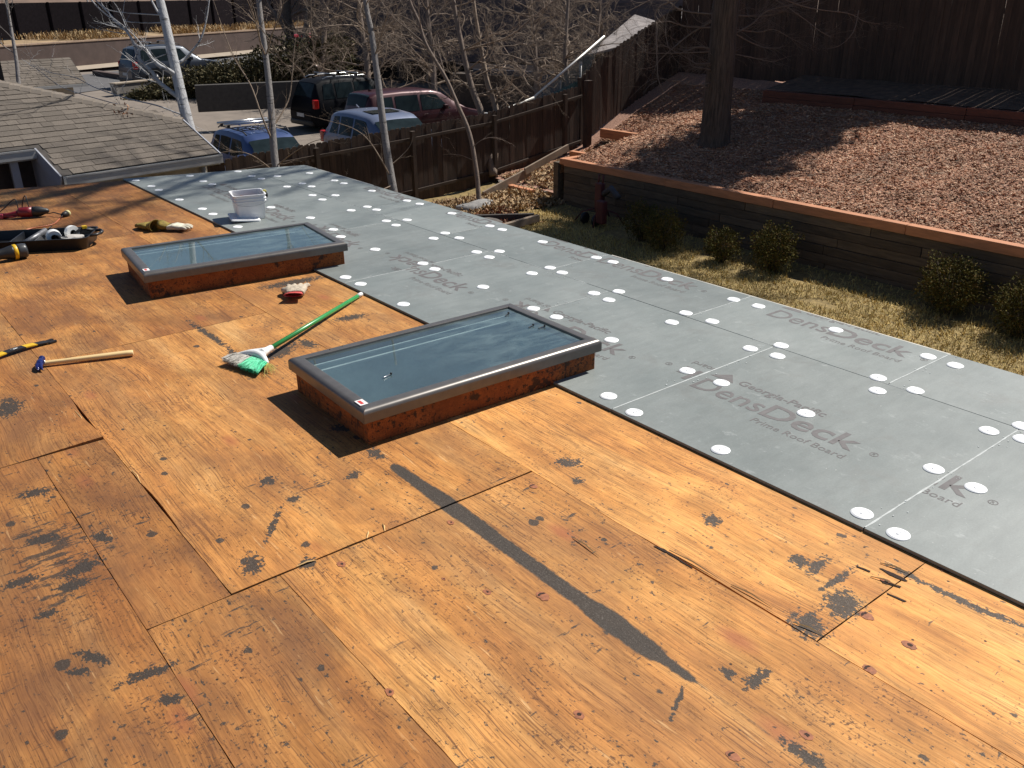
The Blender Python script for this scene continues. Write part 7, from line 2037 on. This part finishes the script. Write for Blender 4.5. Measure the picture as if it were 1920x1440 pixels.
car('maroon van parked in front of the black suv', 'van', 'van', 5.1, 1.95, 1.78, VANP, 0.0, paint('maroon_paint', (0.045, 0.005, 0.008)), GRP)
c = (31.031, 61.772, -2.200)
car('bright red car half hidden behind the dark tree trunks', 'car', 'wagon', 4.5, 1.8, 1.45, (c[0], c[1], SZ+.02), 0.45, paint('bright_red_paint', (0.55, 0.02, 0.03), .1), GRP)

# ================================================================ BUILDINGS AND TREES BEHIND
gh = thing('gray_house', 'large dim purplish gray house wall behind the tangled trees', 'house', tuple((29.923, 38.017, -2.673)))
a, b = Vector((22.259, 44.493, -1.942)), Vector((35.083, 26.141, -1.655))
d = Vector((b.x-a.x, b.y-a.y, 0)); Lg = d.length; d.normalize(); s_ = Vector((-d.y, d.x, 0))
if s_.dot(Vector((0, 1, 0))) < 0: s_ = -s_
M_PURP = simple('purple_gray_siding', (0.085, 0.070, 0.078), 0.85, var=0.15, scale=1.2, per_object=0.06)
zlo, zhi = -1.35, 3.4
i = 0; z = zlo
while z < zhi:
    mb = MB(); mb.beam(Vector((a.x, a.y, z+.10))+s_*.02*(0), Vector((b.x, b.y, z+.10)), .05, .205, up=tuple((Vector((0, 0, 1))+s_*.12))); mb.build('siding_board', M_PURP, gh); z += .20
mb = MB(); mb.beam(Vector((a.x, a.y, .95))+s_*2.2, Vector((b.x, b.y, .95))+s_*2.2, 4.2, 4.9); mb.build('wall_core', M_DKWALL, gh)
mb = MB(); mb.beam(Vector((a.x, a.y, -2.0))+s_*1.2, Vector((b.x, b.y, -2.0))+s_*1.2, .2, 1.4); mb.build('carport_shade_panel', simple('carport_shade_black', (0.02, 0.018, 0.018), 0.9), gh)  # black panel that paints the shade inside the carport opening
for k in range(7):
    q = a+d*(Lg*(k+.5)/7); mb = MB(); mb.box((q.x-.08, q.y-.08, GZ0), (q.x+.08, q.y+.08, zlo)); mb.build('carport_post', M_DKWALL, gh)
mb = MB(); A3 = Vector((a.x, a.y, zhi+.05))-s_*.5; B3 = Vector((b.x, b.y, zhi+.05))-s_*.5
mb.add([A3, B3, B3+s_*4+Vector((0, 0, 1.6)), A3+s_*4+Vector((0, 0, 1.6)), A3-Vector((0, 0, .12)), B3-Vector((0, 0, .12))], [(0, 1, 2, 3), (4, 5, 1, 0)]); mb.build('roof', M_SHIN, gh)
bs = thing('blue_shed', 'dark blue ribbed shed behind the pipe rail of the chain link fence', 'shed', tuple((23.924, 30.055, -2.947)))
a, b = Vector((22.679, 31.013, -2.994)), Vector((24.084, 27.193, -2.850)); z = -3.0
while z < -1.2:
    mb = MB(); mb.beam((a.x, a.y, z+.13), (b.x, b.y, z+.13), .06, .26, up=(0.0, -.15, 1)); mb.build('siding_board', simple('navy_siding', (0.040, 0.048, 0.075), 0.6, var=0.15, per_object=0.15), bs); z += .27
mb = MB(); mb.beam((a.x+.5, a.y+1.3, -2.15), (b.x+.5, b.y+1.3, -2.15), 2.3, 1.7); mb.build('shed_body', M_DKWALL, bs)
mb = MB(); mb.add([(a.x, a.y-.12, -1.15), (b.x, b.y-.12, -1.15), (b.x+.6, b.y+2.3, -1.0), (a.x+.6, a.y+2.3, -1.0)], [(0, 1, 2, 3)]); mb.build('shed_roof', M_DKF, bs)
sh = thing('garden_shed', 'small shed with a pale weathered gable roof behind the climbing fence', 'shed', tuple((19.992, 19.277, -0.375)))
q0, q1, q2, q3 = [Vector(p) for p in ((18.628, 19.903, 0.059), (19.573, 18.429, 0.500), (21.957, 19.768, 0.776), (22.768, 22.065, 1.040))]
mb = MB(); th = Vector((0, 0, -.06)); mb.add([q0, q1, q2, q3, q0+th, q1+th, q2+th, q3+th], [(0, 1, 2, 3), (7, 6, 5, 4), (0, 4, 5, 1), (1, 5, 6, 2), (2, 6, 7, 3), (3, 7, 4, 0)]); mb.build('roof', simple('weathered_pink_gray_shingle', (0.26, 0.23, 0.22), 0.95, var=0.3, scale=5), sh)
mb = MB(); mb.add([q1+Vector((.0, .15, -.07)), q0+Vector((0, .15, -.07)), Vector((q0.x, q0.y+.15, -2)), Vector((q1.x, q1.y+.15, -2))], [(0, 1, 2, 3)]); mb.build('wall', M_DKWALL, sh)
sh2 = thing('garden_shed', 'second pale shed roof glimpsed left of the big trunk', 'shed', tuple((22.337, 19.354, 0.577)))
q0, q1, q2, q3 = [Vector(p) for p in ((21.197, 19.050, 0.911), (21.313, 17.732, 1.208), (23.006, 19.262, 1.349), (22.978, 20.590, 1.191))]
mb = MB(); mb.add([q0, q1, q2, q3, q0+th, q1+th, q2+th, q3+th], [(0, 1, 2, 3), (7, 6, 5, 4), (0, 4, 5, 1), (1, 5, 6, 2), (2, 6, 7, 3), (3, 7, 4, 0)]); mb.build('roof', simple('weathered_pink_gray_shingle', (0.26, 0.23, 0.22)), sh2)
mb = MB(); mb.add([q1+Vector((.0, .15, -.07)), q0+Vector((0, .15, -.07)), Vector((q0.x, q0.y+.15, -1.5)), Vector((q1.x, q1.y+.15, -1.5))], [(0, 1, 2, 3)]); mb.build('wall', M_DKWALL, sh2)
tree('bare_tree', 'bare twiggy tree left of the maroon van by the low gray wall', [(19.782, 29.642, -2.071), (20.108, 30.130, -0.752), (20.332, 30.592, 0.379), (20.557, 31.054, 1.510), (21.118, 31.889, 3.772)], .13, .04, M_DKTWIG, ring_limbs(26, .06, .95, 2.9, .05, .3, 51), CF_W, 24, M_TWIG)
tree('bare_tree', 'bare twiggy tree right of the pipe rail in front of the gray house', [(17.625, 19.575, -0.693), (17.762, 19.858, 0.000), (18.022, 20.122, 0.831), (18.407, 20.443, 1.938)], .09, .03, M_DKTWIG, ring_limbs(24, .06, .95, 1.9, .035, .3, 53), CF_W, 25, M_TWIG)
# dark forked tree by the street and other bare trees
CF_FAR = dict(wob=.18, up=[.05, .02, 0, -.02], kids=[7, 6, 4], spread=.85, len=.55, max=3)
tree('dark_tree', 'dark forked tree standing at the end of the juniper hedge', [(20.551, 43.127, -3.048), (20.781, 43.572, -1.938), (20.858, 44.001, -1.073), (21.144, 44.682, 0.531), (21.529, 45.354, 2.258), (22.228, 46.614, 5.466)], .36, .12, M_OLDB,
     [('path', [(20.851, 43.824, -1.395), (21.349, 43.749, -0.832), (21.791, 44.026, 0.276), (22.225, 44.379, 1.508), (22.933, 44.933, 3.478)], .26, 10, 4.0), ('path', [(20.945, 44.146, -0.201), (20.734, 44.732, 0.540), (20.524, 45.318, 1.282), (20.488, 45.904, 2.267)], .12, 12, 4.0), ('path', [(21.973, 44.160, 0.769), (22.654, 43.967, 1.379), (23.672, 43.504, 1.985)], .10, 10, 3.5)]
     +ring_limbs(7, .3, .95, 4.5, .10, .5, 25), CF_FAR, 12, M_DKTWIG)
tree('bare_tree', 'bare twiggy tree in front of the gray house above the maroon van', [(19.859, 34.924, -2.488), (20.242, 35.455, -1.014), (20.456, 36.001, 0.251), (20.671, 36.546, 1.516), (21.262, 37.508, 4.043)], .16, .05, M_DKTWIG, ring_limbs(26, .08, .95, 3.4, .06, .35, 31), CF_W, 14, M_TWIG)
tree('bare_tree', 'bare twiggy tree in front of the gray house behind the black suv', [(19.199, 38.123, -2.688), (19.715, 38.591, -1.138), (20.269, 39.029, 0.412), (20.861, 39.437, 1.961), (21.566, 40.132, 4.176)], .15, .05, M_DKTWIG, ring_limbs(24, .08, .95, 3.2, .06, .35, 33), CF_W, 15, M_TWIG)
tree('bare_tree', 'bare twiggy tree in front of the gray house above the blue shed', [(20.179, 23.887, -1.827), (20.485, 24.397, -0.497), (20.698, 24.793, 0.501), (20.910, 25.190, 1.499), (21.405, 25.926, 3.495)], .12, .04, M_DKTWIG, ring_limbs(28, .06, .95, 2.6, .045, .3, 35), CF_W, 16, M_TWIG)
tree('bare_tree', 'bare twiggy tree between the gray house and the pale shed roof', [(20.513, 21.395, -0.834), (20.707, 21.680, -0.058), (21.024, 21.955, 0.872), (21.482, 22.293, 2.112)], .10, .04, M_DKTWIG, ring_limbs(26, .06, .95, 2.2, .04, .3, 37), CF_W, 17, M_TWIG)
tree('bare_tree', 'bare tree top showing above the back fence right of the big trunk', [(21.5, 12.5, -.5), (21.5, 12.4, 2), (21.4, 12.3, 5), (21.5, 12.2, 8)], .2, .08, M_DKTWIG, ring_limbs(14, .12, .95, 3.0, .06, .2, 39), CF_W, 18, M_TWIG)
tree('sapling', 'thin pale sapling in front of the far left roof wing', [(3.995, 21.646, -0.065), (4.111, 21.873, 0.499), (4.192, 22.128, 1.064), (4.279, 22.407, 1.680), (4.424, 22.757, 2.500)], .045, .02, M_GRAYB, ring_limbs(6, .3, .95, 1.1, .015, .8, 41), CF_B, 19)
up = thing('utility_pole', 'thin pale pole standing in the dry grass by the dark fence', 'pole', tuple((23.890, 90.789, -1.655)))
mb = MB(); mb.tube([(23.878, 90.698, -1.833), (24.203, 92.149, 1.187), (24.491, 92.874, 2.874)], [.10, .08, .07], 8); mb.build('shaft', M_GRAYB, up)
# thicket of brush on the bank at the upper left
tree('bare_shrub', 'reddish brush at the left end of the dark fence', [(14.582, 83.978, -2.055), (15.133, 84.309, -0.700), (15.773, 84.679, 0.849)], .08, .03, M_DKTWIG, ring_limbs(14, .05, .95, 3.2, .05, .8, 43), CF_FAR, 20)
tree('bare_shrub', 'reddish brush above the gray suv on the far bank', [(25.132, 84.354, -1.432), (25.503, 84.655, -0.380), (25.909, 84.928, 0.671)], .08, .03, M_DKTWIG, ring_limbs(14, .05, .95, 3.0, .05, .8, 44), CF_FAR, 21)
tree('bare_tree', 'brown bare tree rising behind the dark fence above the street', [(34.675, 87.598, -2.078), (35.058, 88.216, -0.448), (35.467, 88.946, 1.415), (36.404, 90.310, 5.139)], .25, .08, M_DKTWIG, ring_limbs(16, .12, .95, 7.0, .12, .5, 45), CF_FAR, 22)
